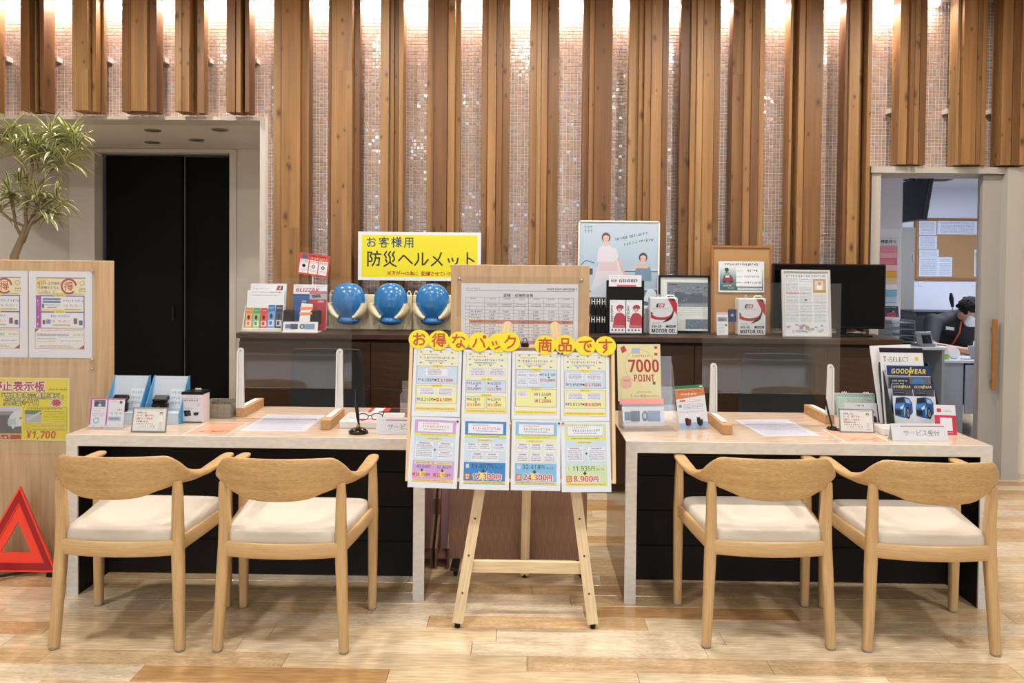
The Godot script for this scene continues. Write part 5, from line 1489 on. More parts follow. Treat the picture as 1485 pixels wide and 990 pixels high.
func trolley() -> void:   # rolling wooden panel with the price list
	var o := thing("rolling_panel", "wooden panel on casters standing between the two desks behind the easel", "panel", Vector3(0, 0, -3.63))
	bx(o, "panel", Vector3(-0.004, 0.78, 0), Vector3(0.664, 1.42, 0.03), M.board_wood, 0.002)
	bx(o, "lower_panel", Vector3(-0.004, 0.40, 0.0165), Vector3(0.66, 0.66, 0.003), M.panel_brown, 0.0)
	for s in [-1.0, 1.0]:
		bx(o, "foot", Vector3(s * 0.30, 0.062, -0.04), Vector3(0.04, 0.016, 0.34), M.black_metal, 0.002)
		for z in [0.05, -0.18]:
			var m := MB.new()
			m.lathe([[0.0, -0.010], [0.020, -0.010], [0.025, -0.006], [0.025, 0.006], [0.020, 0.010], [0.0, 0.010]], Vector3(s * 0.30, 0.025, z), 18, Vector3.ONE, Basis(Vector3.FORWARD, PI / 2))
			var w := put(m.mesh(), M.black_plastic, "caster", o)
			bx(w, "fork", Vector3(s * 0.30, 0.042, z), Vector3(0.026, 0.028, 0.012), M.steel, 0.002)
	var a := bx(o, "clear_cover", Vector3(-0.004, 1.21, 0.0185), Vector3(0.61, 0.45, 0.003), M.acrylic, 0.0)
	for s in [[-1, 1], [1, 1], [-1, -1], [1, -1]]:
		var m := MB.new()
		m.lathe([[0.0, 0.005], [0.005, 0.004], [0.006, 0.0], [0.006, -0.004], [0.0, -0.004]], Vector3.ZERO, 12, Vector3.ONE, Basis(Vector3.RIGHT, PI / 2))
		put(m.mesh(), M.steel, "screw", a, Transform3D(Basis.IDENTITY, Vector3(s[0] * 0.292, s[1] * 0.212, 0.003)))
	var p := put(sheet(0.56, 0.396, 0.0008, print_mat("print_table", pr_table()), M.paper), null, "price_table", null, Transform3D(Basis.IDENTITY, Vector3(-0.006, 1.005, -3.6145)))
	tag(p, "white price table with red rows behind a clear cover on the rolling panel", "sheet")

func easel() -> void:
	var o := thing("easel", "pale wooden display easel standing between the two desks", "easel", Vector3(0.03, 0, -3.07))
	var ends := [[Vector3(-0.278, 0.018, 0.0), Vector3(-0.084, 1.243, -0.235)], [Vector3(0.279, 0.018, -0.01), Vector3(0.117, 1.243, -0.235)]]
	for e in ends:
		var m := MB.new()
		var d: Vector3 = (e[1] - e[0]).normalized()
		var x := Vector3.RIGHT
		var zz := x.cross(d).normalized()
		x = d.cross(zz).normalized()
		var w := 0.022
		var t := 0.010
		var L: float = e[0].distance_to(e[1])
		# flat bar with a rounded top
		var prof := []
		for k in 9: prof.append(Vector2(cos(PI * k / 8.0) * w, L - w + sin(PI * k / 8.0) * w))
		prof.append(Vector2(-w, 0)); prof.append(Vector2(w, 0))
		var b := Basis(x, d, zz)
		m.prism(prof, -t, t)
		var leg := put(m.mesh(), M.easel_wood, "front_leg", o, Transform3D(b, e[0]))
		for hgt in [0.22, 0.37, 0.52, 0.67]:
			var h := MB.new()
			h.lathe([[0.0, 0.001], [0.0045, 0.001], [0.0045, -0.002], [0.0, -0.002]], Vector3.ZERO, 10, Vector3.ONE, Basis(Vector3.RIGHT, PI / 2))
			put(h.mesh(), mat("hole_dark", "4a3826", 0.8), "peg_hole", leg, Transform3D(Basis.IDENTITY, Vector3(0, hgt - 0.1, t)))
		var f := MB.new()
		f.lathe([[0.0, 0.0], [0.011, 0.0], [0.012, 0.016], [0.010, 0.02], [0.0, 0.02]], Vector3(e[0].x, 0, e[0].z), 12)
		put(f.mesh(), M.black_plastic, "rubber_foot", o)
	bx(o, "crossbar", Vector3(0.0, 0.229, -0.062), Vector3(0.5, 0.05, 0.016), wood("easel_bar", "e4cfa8", Vector3(1.0, 16, 16), 0.5, "soft"), 0.002)
	bx(o, "crossbar", Vector3(0.014, 1.02, -0.205), Vector3(0.27, 0.05, 0.016), M.easel_bar, 0.002)
	var r := MB.new()
	r.tube([Vector3(0.0, 0.012, -0.505), Vector3(0.012, 1.1, -0.24)], Vector2(0.021, 0.010), 8, 8.0)
	put(r.mesh(), M.easel_wood, "rear_leg", o)
	var f3 := MB.new()
	f3.lathe([[0.0, 0.0], [0.012, 0.0], [0.012, 0.02], [0.0, 0.02]], Vector3(0, 0, -0.505), 12)
	put(f3.mesh(), M.black_plastic, "rubber_foot", o)
	for x in [-0.19, 0.19]:
		var pg := MB.new()
		pg.tube([Vector3(x, 0.588, -0.12), Vector3(x, 0.588, -0.055)], 0.006, 8)
		put(pg.mesh(), M.easel_wood, "peg", o)
	# board plane: bottom (y .597, z -3.075), top (y 1.152, z -3.20)
	var dirv := Vector3(0, 0.555, -0.106).normalized()
	var nb := Vector3.RIGHT.cross(dirv).normalized()
	var B := Basis(Vector3.RIGHT, dirv, nb)
	var org := Vector3(-0.036, 0.597, -3.090)
	var bd := thing("sheet_board", "wooden board on the easel holding eight price sheets", "board", Vector3.ZERO)
	bd.transform = Transform3D(B, org)
	bx(bd, "panel", Vector3(0, 0.283, 0), Vector3(0.866, 0.566, 0.012), M.board_wood, 0.001)
	for s in [-1.0, 1.0]: bx(bd, "frame", Vector3(s * 0.4255, 0.283, 0.004), Vector3(0.015, 0.566, 0.022), M.easel_wood, 0.002)
	for yy in [0.008, 0.558]: bx(bd, "frame", Vector3(0, yy, 0.003), Vector3(0.836, 0.016, 0.02), M.easel_bar, 0.002)
	# sheets: centre x, bottom y, roll
	var S := [[-0.315, 0.262, -0.6, "top"], [-0.106, 0.255, -0.4, "top"], [0.102, 0.252, -0.2, "top"], [0.307, 0.249, 0.0, "top"], [-0.321, -0.026, -1.6, "low"], [-0.108, -0.030, -0.7, "low"], [0.103, -0.031, -0.4, "low"], [0.312, -0.034, 0.9, "low"]]
	var L := ["cream price sheet with one wide white box in its blue block", "cream price sheet with four price blocks, under the bright green pin", "cream price sheet with four small white boxes beside a stacked price", "cream price sheet between the blue and red push pins",
		"pink banded price sheet with two offers 30,700 and 32,100 yen", "deep blue banded price sheet offering 17,300 yen", "light blue banded price sheet offering 24,300 yen", "pale green banded price sheet offering 8,900 yen"]
	var lam := mat("laminate", "dfe6f0", 0.15)
	for i in 8:
		var s: Array = S[i]
		var pm := print_mat("print_price_%d" % i, pr_top(i) if i < 4 else pr_low(i - 4), 0.22)
		var p := put(sheet(0.203, 0.286, 0.0012, pm, lam), null, "price_sheet", null, Transform3D(B * Basis(Vector3(0, 0, 1), deg_to_rad(s[2])), org + B * Vector3(s[0], s[1], 0.0145)))
		tag(p, L[i], "sheet", "price sheets on the easel")
	var pins := [[-0.207, 0.535, "3a7a5a"], [0.196, 0.530, "2a4a40"], [0.212, 0.529, "2a3a8a"], [0.408, 0.520, "b83038"], [-0.222, 0.243, "2a3a7a"], [-0.003, 0.236, "d8c23a"], [0.199, 0.240, "2a5a40"], [0.216, 0.240, "b83038"]]
	for p in pins:
		var m := MB.new()
		m.lathe([[0.0, 0.009], [0.004, 0.008], [0.0048, 0.005], [0.003, 0.003], [0.0045, 0.0], [0.0, 0.0]], Vector3.ZERO, 12, Vector3.ONE, Basis(Vector3.RIGHT, PI / 2))
		var q := put(m.mesh(), mat("pin_" + p[2], p[2], 0.3), "push_pin", null, Transform3D(B, org + B * Vector3(p[0], p[1], 0.0162)))
		var cn: String = {"3a7a5a": "bright green", "2a4a40": "dark green", "2a3a8a": "blue", "b83038": "red", "2a3a7a": "navy", "d8c23a": "yellow", "2a5a40": "green"}[p[2]]
		tag(q, cn + " push pin at " + ("the top" if p[1] > 0.4 else "the middle") + " of the easel board", "push pin", "push pins on the easel board")
	# yellow letter discs along the top edge
	var chars := "お得なパック商品です"
	var cx := [-0.3935, -0.309, -0.225, -0.139, -0.056, -0.011, 0.140, 0.224, 0.310, 0.394]
	var cy := [0.583, 0.580, 0.577, 0.574, 0.572, 0.576, 0.564, 0.566, 0.563, 0.563]
	var ring := []
	for k in 32: ring.append(Vector2.from_angle(TAU * k / 32.0) * Vector2(0.0445, 0.041))
	for i in 10:
		var m := MB.new()
		var face := []
		var uvs := []
		for q in ring:
			face.append(Vector3(q.x, q.y, 0.001)); uvs.append(Vector2(0.5 + q.x / 0.089, 0.5 - q.y / 0.089))
		m.poly(face, Vector3.ZERO, uvs)
		var k := MB.new()
		k.prism(ring, 0.0, 0.00095)
		var a := ArrayMesh.new()
		var am := print_mat("print_letter_%d" % i, pr_letter(chars[i]), 0.3)
		a.add_surface_from_arrays(Mesh.PRIMITIVE_TRIANGLES, m.arrays()); a.surface_set_material(0, am)
		a.add_surface_from_arrays(Mesh.PRIMITIVE_TRIANGLES, k.arrays()); a.surface_set_material(1, mat("disc_yellow", "f4dc20", 0.4))
		var o2 := put(a, null, "letter_disc", null, Transform3D(B, org + B * Vector3(cx[i], cy[i], 0.017 + (0.003 if i in [1, 3, 5, 7, 9] else 0.0))))
		tag(o2, "round yellow card with red " + ["hiragana o", "kanji for gain", "hiragana na", "katakana pa", "small katakana tsu", "katakana ku", "kanji for trade", "kanji of three boxes", "hiragana de", "hiragana su"][i] + " on the easel board's top edge", "letter card", "yellow letter cards on the easel")
	var cl := thing("binder_clip", "small black binder clip between the yellow letter cards", "clip", org + B * Vector3(0.055, 0.565, 0.012))
	bx(cl, "body", Vector3(0, 0, 0), Vector3(0.034, 0.018, 0.026), M.black_plastic, 0.004)
	var wm := MB.new()
	wm.tube([Vector3(-0.010, 0.008, 0.0), Vector3(-0.006, 0.026, -0.004), Vector3(0.006, 0.026, -0.004), Vector3(0.010, 0.008, 0.0)], 0.0022, 8)
	put(wm.mesh(), M.black_metal, "lever", cl)

func triangle() -> void:
	var o := thing("warning_triangle", "red reflective warning triangle leaning on the wooden board's base", "warning triangle", Vector3(-2.378, 0.012, -3.50))
	o.rotation.x = -0.12
	var tri := func(s: float) -> Array:
		var a := []
		for p in [[0.0, 0.255], [0.2, -0.135], [-0.2, -0.135]]: a.append(Vector2(p[0] * s, 0.147 + p[1] * s))
		return a
	var band := func(s0: float, s1: float, z0: float, z1: float, m: Material, called: String):
		var A: Array = tri.call(s0)
		var C: Array = tri.call(s1)
		var k := MB.new()
		for i in 3:
			var j := (i + 1) % 3
			k.prism([A[i], A[j], C[j], C[i]], z0, z1)
		put(k.mesh(), m, called, o)
	band.call(1.0, 0.36, -0.006, 0.0, M.red_plastic, "frame")
	band.call(0.96, 0.70, 0.0, 0.004, M.reflex_red, "reflector")
	band.call(1.01, 0.95, 0.0, 0.006, M.red_plastic, "rim")
	band.call(0.71, 0.68, 0.0, 0.005, M.red_plastic, "rim")
	for s in [-1.0, 1.0]:
		bx(o, "foot", Vector3(s * 0.17, -0.001, 0.0), Vector3(0.03, 0.02, 0.014), M.black_plastic, 0.002)
	bx(o, "stand_leg", Vector3(-0.03, 0.004, 0.05), Vector3(0.30, 0.012, 0.018), M.black_metal, 0.002, Basis(Vector3.UP, 0.75))

func plant() -> void:
	var o := thing("dracaena", "variegated dracaena with bare branching stems rising behind the wooden board", "plant", Vector3(-2.86, 0, -4.15))
	var pot := MB.new()
	pot.lathe([[0.0, 0.0], [0.15, 0.0], [0.19, 0.42], [0.2, 0.45], [0.175, 0.45], [0.17, 0.40], [0.0, 0.40]], Vector3.ZERO, 28)
	put(pot.mesh(), mat("pot_white", "c8c4bc", 0.5), "pot", o)
	var bark := wood("bark", "8d7a5e", Vector3(12, 6, 12), 0.8, "fleck")
	# stem points on a chart of 3.8 mm a unit, x from the picture side, y downwards
	var P := func(u: float, v: float, dz := 0.0) -> Vector3: return Vector3((u - 753.0) * 4.15 / 1093.6 + 2.86, 1.4989 + (376.0 - v) * 4.15 / 1093.6, dz)
	var st := [[[Vector3(0.0, 0.40, 0), P.call(12, 372), P.call(24, 345), P.call(29, 330)], [0.028, 0.022, 0.017, 0.014]], [[P.call(29, 331), P.call(20, 300, -0.06), P.call(19, 262, -0.08), P.call(8, 238, -0.1), P.call(-6, 225, -0.1)], [0.012, 0.010, 0.009, 0.008, 0.006]],
		[[P.call(24, 346), P.call(20, 330, 0.03), P.call(18, 290, 0.05), P.call(16, 275, 0.05)], [0.010, 0.008, 0.007, 0.006]], [[P.call(30, 331), P.call(34, 310, 0.03), P.call(36, 290, 0.03), P.call(44, 245, 0.03), P.call(43, 215, 0.03)], [0.011, 0.010, 0.009, 0.008, 0.006]],
		[[P.call(33, 328), P.call(40, 300, -0.04), P.call(42, 275, -0.04), P.call(52, 250, -0.05), P.call(66, 240, -0.05), P.call(82, 232, -0.04)], [0.010, 0.009, 0.008, 0.007, 0.006, 0.005]], [[P.call(26, 352), P.call(40, 338, 0.05), P.call(48, 322, 0.06), P.call(58, 312, 0.06)], [0.009, 0.008, 0.007, 0.005]],
		[[P.call(30, 331), P.call(44, 324, 0.02), P.call(62, 314, 0.03), P.call(74, 300, 0.04)], [0.008, 0.007, 0.006, 0.005]], [[P.call(30, 331), P.call(14, 318, 0.06), P.call(4, 306, 0.08)], [0.008, 0.007, 0.005]]]
	for s in st:
		var m := MB.new()
		m.tube(s[0], s[1], 9)
		put(m.mesh(), bark, "stem", o)
	var leafm := mat("leaf", "ffffff", 0.42)
	leafm.vertex_color_use_as_albedo = true
	leafm.backlight_enabled = true; leafm.backlight = Color(0.35, 0.35, 0.24)
	var heads := [[16, 196, 0.04, 30], [42, 208, 0.05, 34], [66, 196, 0.0, 34], [84, 192, -0.06, 26], [96, 216, -0.04, 28], [30, 226, 0.08, 34], [56, 226, 0.06, 34], [78, 224, 0.05, 34], [92, 236, 0.02, 26], [66, 242, 0.0, 24], [8, 212, 0.08, 28], [100, 200, 0.0, 22],
		[18, 284, 0.06, 34], [6, 262, -0.08, 24], [54, 290, 0.05, 30], [78, 290, 0.02, 26], [74, 314, 0.05, 30], [4, 310, 0.08, 26], [40, 276, -0.04, 14], [58, 306, 0.05, 18]]
	for h in heads:
		var c: Vector3 = P.call(h[0], h[1], h[2])
		var vv := PackedVector3Array()
		var nn := PackedVector3Array()
		var cc := PackedColorArray()
		var ii := PackedInt32Array()
		for k in h[3]:
			var az := rng.randf() * TAU
			var el := rng.randf_range(-0.4, 1.1)
			var d := Vector3(cos(az) * cos(el), sin(el), sin(az) * cos(el)).normalized()
			var sd := d.cross(Vector3.UP).normalized()
			var L := rng.randf_range(0.11, 0.18)
			var w := rng.randf_range(0.0075, 0.0105)
			var p := c + Vector3(rng.randfn(0, 0.006), rng.randfn(0, 0.012), rng.randfn(0, 0.006))
			var dir := d
			var green := Color("4c6634").srgb_to_linear().lerp(Color("6c8444").srgb_to_linear(), rng.randf())
			var cream := Color("dedab4").srgb_to_linear().lerp(Color("c2c48c").srgb_to_linear(), rng.randf())
			var b0 := vv.size()
			for s in 6:
				var t := s / 5.0
				var ww := w * (0.5 + 2.2 * t) if t < 0.25 else w * 1.05 * (1.0 - pow((t - 0.25) / 0.75, 2.2))
				var nrm := sd.cross(dir).normalized()
				if nrm.y < 0: nrm = -nrm
				for e in 6:
					vv.append(p + sd * ww * [-1.0, -0.55, -0.3, 0.3, 0.55, 1.0][e] + nrm * ww * (0.35 if e in [0, 5] else 0.1 if e in [1, 4] else 0.0)); nn.append(nrm); cc.append(green if e in [2, 3] else cream)
				p += dir * L / 5.0
				dir = (dir + Vector3(0, -0.42 * t - 0.06, 0)).normalized()
			for s in 5:
				for e in 5:
					var q := b0 + s * 6 + e
					for tr in [[q, q + 1, q + 6], [q + 1, q + 7, q + 6]]:
						if (vv[tr[1]] - vv[tr[0]]).cross(vv[tr[2]] - vv[tr[0]]).dot(nn[tr[0]]) > 0.0: ii.append_array([tr[0], tr[2], tr[1]])
						else: ii.append_array(tr)
		var a := []
		a.resize(Mesh.ARRAY_MAX)
		a[Mesh.ARRAY_VERTEX] = vv; a[Mesh.ARRAY_NORMAL] = nn; a[Mesh.ARRAY_COLOR] = cc; a[Mesh.ARRAY_INDEX] = ii
		var am := ArrayMesh.new()
		am.add_surface_from_arrays(Mesh.PRIMITIVE_TRIANGLES, a)
		put(am, leafm, "leaf_rosette", o)

func task_chairs() -> void:
	for i in 2:
		var x: float = [-1.165, 1.545][i]
		var o := thing("office_chair", ["black office chair behind the desk with blue display stands", "black office chair behind the desk with the magazine rack"][i], "chair", Vector3(x, 0, -4.55), 0.0, "office chairs behind the desks")
		var m := MB.new()
		var rr := []
		for k in 9:
			var t := k / 8.0
			var q := PackedVector3Array()
			for j in 24:
				var a := TAU * j / 24.0
				var g := pow(pow(absf(cos(a)), 5.0) + pow(absf(sin(a)), 5.0), -0.2)
				var w := lerpf(0.238, 0.215, t) * (1.0 if k > 0 and k < 8 else 0.93)
				q.append(Vector3(cos(a) * g * w, 0.48 + 0.49 * t, 0.06 * (1 - cos(a) * cos(a)) * 0 + sin(a) * g * 0.022 - 0.02 * sin(t * PI) + 0.03 * pow(cos(a) * g, 2)))
			rr.append(q)
		m.rings(rr, true)
		put(m.mesh(), mat("chair_black", "15171a", 0.7), "backrest", o)
		bx(o, "seat", Vector3(0, 0.45, 0.22), Vector3(0.48, 0.07, 0.46), M.chair_black, 0.02)
		var p := MB.new()
		p.tube([Vector3(0, 0.08, 0.22), Vector3(0, 0.42, 0.22)], 0.03, 12)
		put(p.mesh(), M.black_metal, "post", o)
		for k in 5:
			var a := TAU * k / 5.0
			var e := Vector3(cos(a) * 0.28, 0.065, 0.22 + sin(a) * 0.28)
			var l := MB.new()
			l.tube([Vector3(0, 0.10, 0.22), e], [0.025, 0.016], 8)
			var lg := put(l.mesh(), M.black_plastic, "base_arm", o)
			var w := MB.new()
			w.lathe([[0.0, -0.018], [0.024, -0.018], [0.027, 0.0], [0.024, 0.018], [0.0, 0.018]], e + Vector3(0, -0.038, 0), 14, Vector3.ONE, Basis(Vector3.FORWARD, PI / 2))
			put(w.mesh(), M.black_plastic, "caster", lg)

# ---------------------------------------------------------------- goods
func card(called: String, label: String, cat: String, at: Vector3, w: float, h: float, pr: Material, b := Basis.IDENTITY, t := 0.002, group := "") -> MeshInstance3D:
	var p := put(sheet(w, h, t, pr, M.paper), null, called, null, Transform3D(b, at))
	tag(p, label, cat, group)
	return p

func screens() -> void:
	for i in 2:
		var x0: float = [-1.449, 0.899][i]
		var x1: float = [-0.838, 1.576][i]
		var z := -3.73
		var o := thing("splash_guard", ["clear acrylic screen on white brackets, on the desk with blue display stands", "clear acrylic screen on white brackets, on the desk with the magazine rack"][i], "screen", Vector3((x0 + x1) / 2, 0.72, z))
		var hw := (x1 - x0) / 2
		bx(o, "sheet", Vector3(0, 0.42, 0), Vector3(hw * 2, 0.548, 0.003), M.acrylic, 0.0)
		var br: Array = [[[-1.391, 1], [-0.897, -1]], [[0.954, -1], [1.528, 1]]][i]
		for b in br:
			var bxx: float = b[0] - (x0 + x1) / 2
			var dz: float = -0.13 * b[1]
			var blk := Basis(Vector3.UP, 0.0)
			bx(o, "wood_block", Vector3(bxx, 0.023, dz), Vector3(0.046, 0.046, 0.28), M.block_wood, 0.002)
			var hgt := 0.35 if i == 0 else 0.30
			# upright: channel with a rounded top
			var m := MB.new()
			var w := 0.019
			var prof := []
			for k in 9: prof.append(Vector2(cos(PI * k / 8.0) * w * 0.8, hgt - w + sin(PI * k / 8.0) * w * 0.8))
			prof.append(Vector2(-w, 0.046)); prof.append(Vector2(w, 0.046))
			m.prism(prof, 0.002, 0.007)
			var up := put(m.mesh(), M.white_plastic, "bracket", o, Transform3D(Basis.IDENTITY, Vector3(bxx, 0, 0)))
			for s in [-1.0, 1.0]:
				var q := MB.new()
				q.prism([Vector2(s * w, 0.046), Vector2(s * w * 0.8, hgt - 0.02), Vector2(s * w * 0.45, hgt - 0.02), Vector2(s * w * 0.6, 0.046)], 0.007, 0.016)
				put(q.mesh(), M.white_plastic, "flange", up)
			bx(up, "bracket_foot", Vector3(0, 0.049, -0.11 * b[1]), Vector3(0.028, 0.005, 0.22), M.white_plastic, 0.001)
			var sc := MB.new()
			sc.lathe([[0.0, 0.002], [0.005, 0.0015], [0.006, 0.0], [0.0, 0.0]], Vector3(0, hgt - 0.018, 0.007), 10, Vector3.ONE, Basis(Vector3.RIGHT, PI / 2))
			put(sc.mesh(), M.steel, "screw", up)

func helmet_parts(o: Node3D) -> void:
	var m := MB.new()
	var prof := [[0.0, 0.142], [0.03, 0.139], [0.06, 0.128], [0.088, 0.107], [0.106, 0.076], [0.115, 0.036], [0.113, 0.0], [0.104, -0.034], [0.088, -0.062], [0.070, -0.082], [0.062, -0.090]]
	m.lathe(prof, Vector3.ZERO, 36, Vector3(1, 1, 0.62))
	var hm := mat("helmet_blue", "1f6cae", 0.22)
	hm.clearcoat_enabled = true; hm.clearcoat = 0.6; hm.clearcoat_roughness = 0.1
	put(m.mesh(), hm, "dome", o)
	var b := MB.new()
	b.lathe([[0.0, -0.084], [0.062, -0.087], [0.069, -0.098], [0.080, -0.112], [0.076, -0.124], [0.058, -0.135], [0.03, -0.142], [0.0, -0.144]], Vector3.ZERO, 36, Vector3(1, 1, 0.62))
	put(b.mesh(), hm, "brim", o)
	for x in [-0.012, 0.016]:
		var r := MB.new()
		var pts := []
		for k in 12:
			var t := 0.10 + 0.9 * k / 11.0
			var y := 0.138 - 0.19 * t
			var rad := 0.116 * sqrt(maxf(0.0, 1.0 - pow((y - 0.02) / 0.125, 2.0)))
			pts.append(Vector3(x, y, maxf(0.012, rad * 0.62 * sqrt(maxf(0.01, 1.0 - pow(x / maxf(rad, 0.02), 2.0))) - 0.001)))
		r.tube(pts, 0.0022, 6)
		put(r.mesh(), hm, "ridge", o)

func counter_goods() -> void:
	var Y := 1.0302
	# catalogue racks
	var cat := print_mat("print_catalog", pr_catalog())
	var o := thing("catalogue_rack", "white card rack of tyre catalogues with small colourful leaflets in front", "brochure rack", Vector3(-1.708, Y, -4.99))
	bx(o, "base", Vector3(0, 0.011, 0), Vector3(0.262, 0.022, 0.09), M.white_plastic, 0.002)
	for s in [-1.0, 1.0]:
		var m := MB.new()
		m.prism([Vector2(-0.045, 0.02), Vector2(0.045, 0.02), Vector2(0.03, 0.06), Vector2(-0.02, 0.17), Vector2(-0.045, 0.17)], -0.001, 0.001)
		put(m.mesh(), M.white_plastic, "side", o, Transform3D(Basis(Vector3.UP, -PI / 2), Vector3(s * 0.129, 0, 0)))
	put(sheet(0.24, 0.295, 0.012, cat, M.paper), null, "catalogue", o, Transform3D(lean(8), Vector3(0.01, 0.022, -0.035)))
	put(sheet(0.25, 0.25, 0.012, print_mat("print_catalog_front", pr_catalog().get_region(Rect2i(0, 56, 240, 274))), M.paper), null, "catalogue", o, Transform3D(lean(8), Vector3(0.0, 0.022, -0.018)))
	var cc := [["e8a868", "e08a3a"], ["9ac87a", "5aa050"], ["e05a50", "d83a34"], ["6aa8dc", "2f7ac0"], ["3a4a66", "26344e"]]
	for i in 5: put(sheet(0.046, 0.155 if i > 2 else 0.135, 0.003, print_mat("print_mini_%d" % i, pr_mini(cc[i], i)), M.paper), null, "leaflet", o, Transform3D(lean(10), Vector3(-0.10 + i * 0.050, 0.022, 0.012)))
	var b := thing("tyre_brochure_rack", "blue and red winter tyre brochure in a stand with dark phone-size cards", "brochure rack", Vector3(-1.424, Y, -4.97))
	bx(b, "base", Vector3(-0.02, 0.004, 0.01), Vector3(0.235, 0.008, 0.12), M.white_plastic, 0.001)
	put(sheet(0.225, 0.305, 0.010, print_mat("print_blizzak", pr_blizzak()), M.paper), null, "brochure", b, Transform3D(lean(6), Vector3(0.012, 0.008, -0.045)))
	put(sheet(0.228, 0.064, 0.003, print_mat("print_strip", pr_strip()), M.paper), null, "front_panel", b, Transform3D(lean(14), Vector3(-0.02, 0.008, 0.055)))
	var wp := put(sheet(0.075, 0.125, 0.004, M.white_plastic, M.white_plastic), null, "arm_card", b, Transform3D(lean(6, 0, -6), Vector3(0.0, 0.065, 0.02)))
	for k in 2: bx(wp, "ribbon", Vector3(0, 0.095 - k * 0.036, 0.006), Vector3(0.085, 0.014, 0.002), mat("ribbon_orange", "e8823a", 0.5), 0.0005, Basis(Vector3.BACK, 0.14))
	for s in [-1.0, 1.0]: bx(b, "sample_tread", Vector3(-0.02 + s * 0.088, 0.10, 0.012), Vector3(0.075, 0.095, 0.022), M.black_plastic, 0.008, lean(8))
	var rs := thing("offer_sign", "tilted red card with three white panels on a beaded stem", "sign", Vector3(-1.40, Y, -5.08))
	put(sheet(0.208, 0.146, 0.003, print_mat("print_offer", pr_offer()), M.paper), null, "card", rs, Transform3D(Basis(Vector3.BACK, -0.135), Vector3(-0.012, 0.372, 0.0)))
	var sm := MB.new()
	sm.tube([Vector3(-0.01, 0.0, -0.004), Vector3(-0.01, 0.45, -0.004)], 0.003, 8)
	var stem := put(sm.mesh(), M.white_plastic, "stem", rs)
	for k in 6:
		var q := MB.new()
		q.lathe([[0.0, 0.006], [0.005, 0.004], [0.006, 0.0], [0.005, -0.004], [0.0, -0.006]], Vector3(-0.01, 0.30 + k * 0.0135, -0.004), 10)
		put(q.mesh(), M.white_plastic, "bead", stem)
	bx(rs, "base", Vector3(-0.01, 0.003, -0.004), Vector3(0.06, 0.006, 0.05), M.white_plastic, 0.002)
	# helmet holders with helmets
	for i in 2:
		var hw := 0.288
		var hx: float = [-1.037, -0.456][i]
		var h := thing("helmet_holder", ["cream wall holder carrying two blue helmets beside the tyre brochures", "cream wall holder carrying a blue helmet, partly behind the rolling panel"][i], "holder", Vector3(hx, Y, -5.19), 0.0, "helmet holders on the counter")
		bx(h, "back_plate", Vector3(0, 0.122, 0), Vector3(hw * 2, 0.244, 0.03), M.cream_plastic, 0.006, Basis.IDENTITY)
		for s in [-1.0, 1.0]:
			var rg := MB.new()
			var pts := []
			for k in 13: pts.append(Vector3(s * (hw - 0.022) + cos(PI * k / 12.0) * 0.013, 0.238 + sin(PI * k / 12.0) * 0.03, 0.004))
			rg.tube(pts, 0.005, 8)
			put(rg.mesh(), M.cream_plastic, "hanging_loop", h)
		for x in [-0.24, -0.055, 0.055, 0.24]:
			bx(h, "hook", Vector3(x, 0.02, 0.02), Vector3(0.018, 0.028, 0.016), M.cream_plastic, 0.002)
		for cx in [-0.143, 0.143]:
			for s in [-1.0, 1.0]:
				var ar := MB.new()
				var rr := []
				for k in 12:
					var a := deg_to_rad(lerpf(2.0, -64.0, k / 11.0))
					var wd := 0.017 * sin(PI * clampf(k / 11.0, 0.1, 0.9)) + 0.014
					var c := Vector3(cx + s * cos(a) * 0.116, 0.185 + sin(a) * 0.106, 0.088)
					var rd := Vector3(s * cos(a), sin(a), 0).normalized()
					var q := PackedVector3Array()
					for j in 12:
						var an := TAU * j / 12.0
						q.append(c + rd * cos(an) * wd + Vector3(0, 0, sin(an) * 0.06 - cos(an) * 0.008))
					rr.append(q)
				ar.rings(rr, true)
				put(ar.mesh(), M.cream_plastic, "cradle_arm", h)
	for i in 3:
		var hl := thing("helmet", ["glossy blue safety helmet next to the tyre brochures", "glossy blue safety helmet in the middle of the row of three", "glossy blue safety helmet beside the rolling panel"][i], "helmet", Vector3([-1.171, -0.882, -0.599][i], Y + 0.185, -5.10), 0.0, "blue helmets on the counter")
		helmet_parts(hl)
	card("helmet_sign", "yellow sign with dark Japanese lettering for disaster helmets, white border", "sign", Vector3(-0.709, 1.371, -5.245), 0.856, 0.338, print_mat("print_helmet", pr_helmet(), 0.2), lean(0), 0.006)
	# poster in a thin frame
	var pf := thing("poster_frame", "thin white framed advertising poster of two people beside an open car", "poster", Vector3(0.676, 1.2, -5.25))
	put(sheet(0.545, 0.58, 0.004, print_mat("print_drive", pr_drive(), 0.12), M.paper), null, "poster", pf, Transform3D(Basis.IDENTITY, Vector3(0, 0.01, 0)))
	for s in [-1.0, 1.0]: bx(pf, "frame", Vector3(s * 0.277, 0.30, 0.004), Vector3(0.012, 0.60, 0.014), M.white_plastic, 0.002)
	for y in [0.006, 0.594]: bx(pf, "frame", Vector3(0, y, 0.004), Vector3(0.566, 0.012, 0.014), M.white_plastic, 0.002)
	var ps := thing("display_box", "grey white box supporting the advertising poster on the counter", "box", Vector3(0.676, Y, -5.20))
	bx(ps, "body", Vector3(0, 0.0845, 0), Vector3(0.40, 0.169, 0.10), M.white_plastic, 0.003)
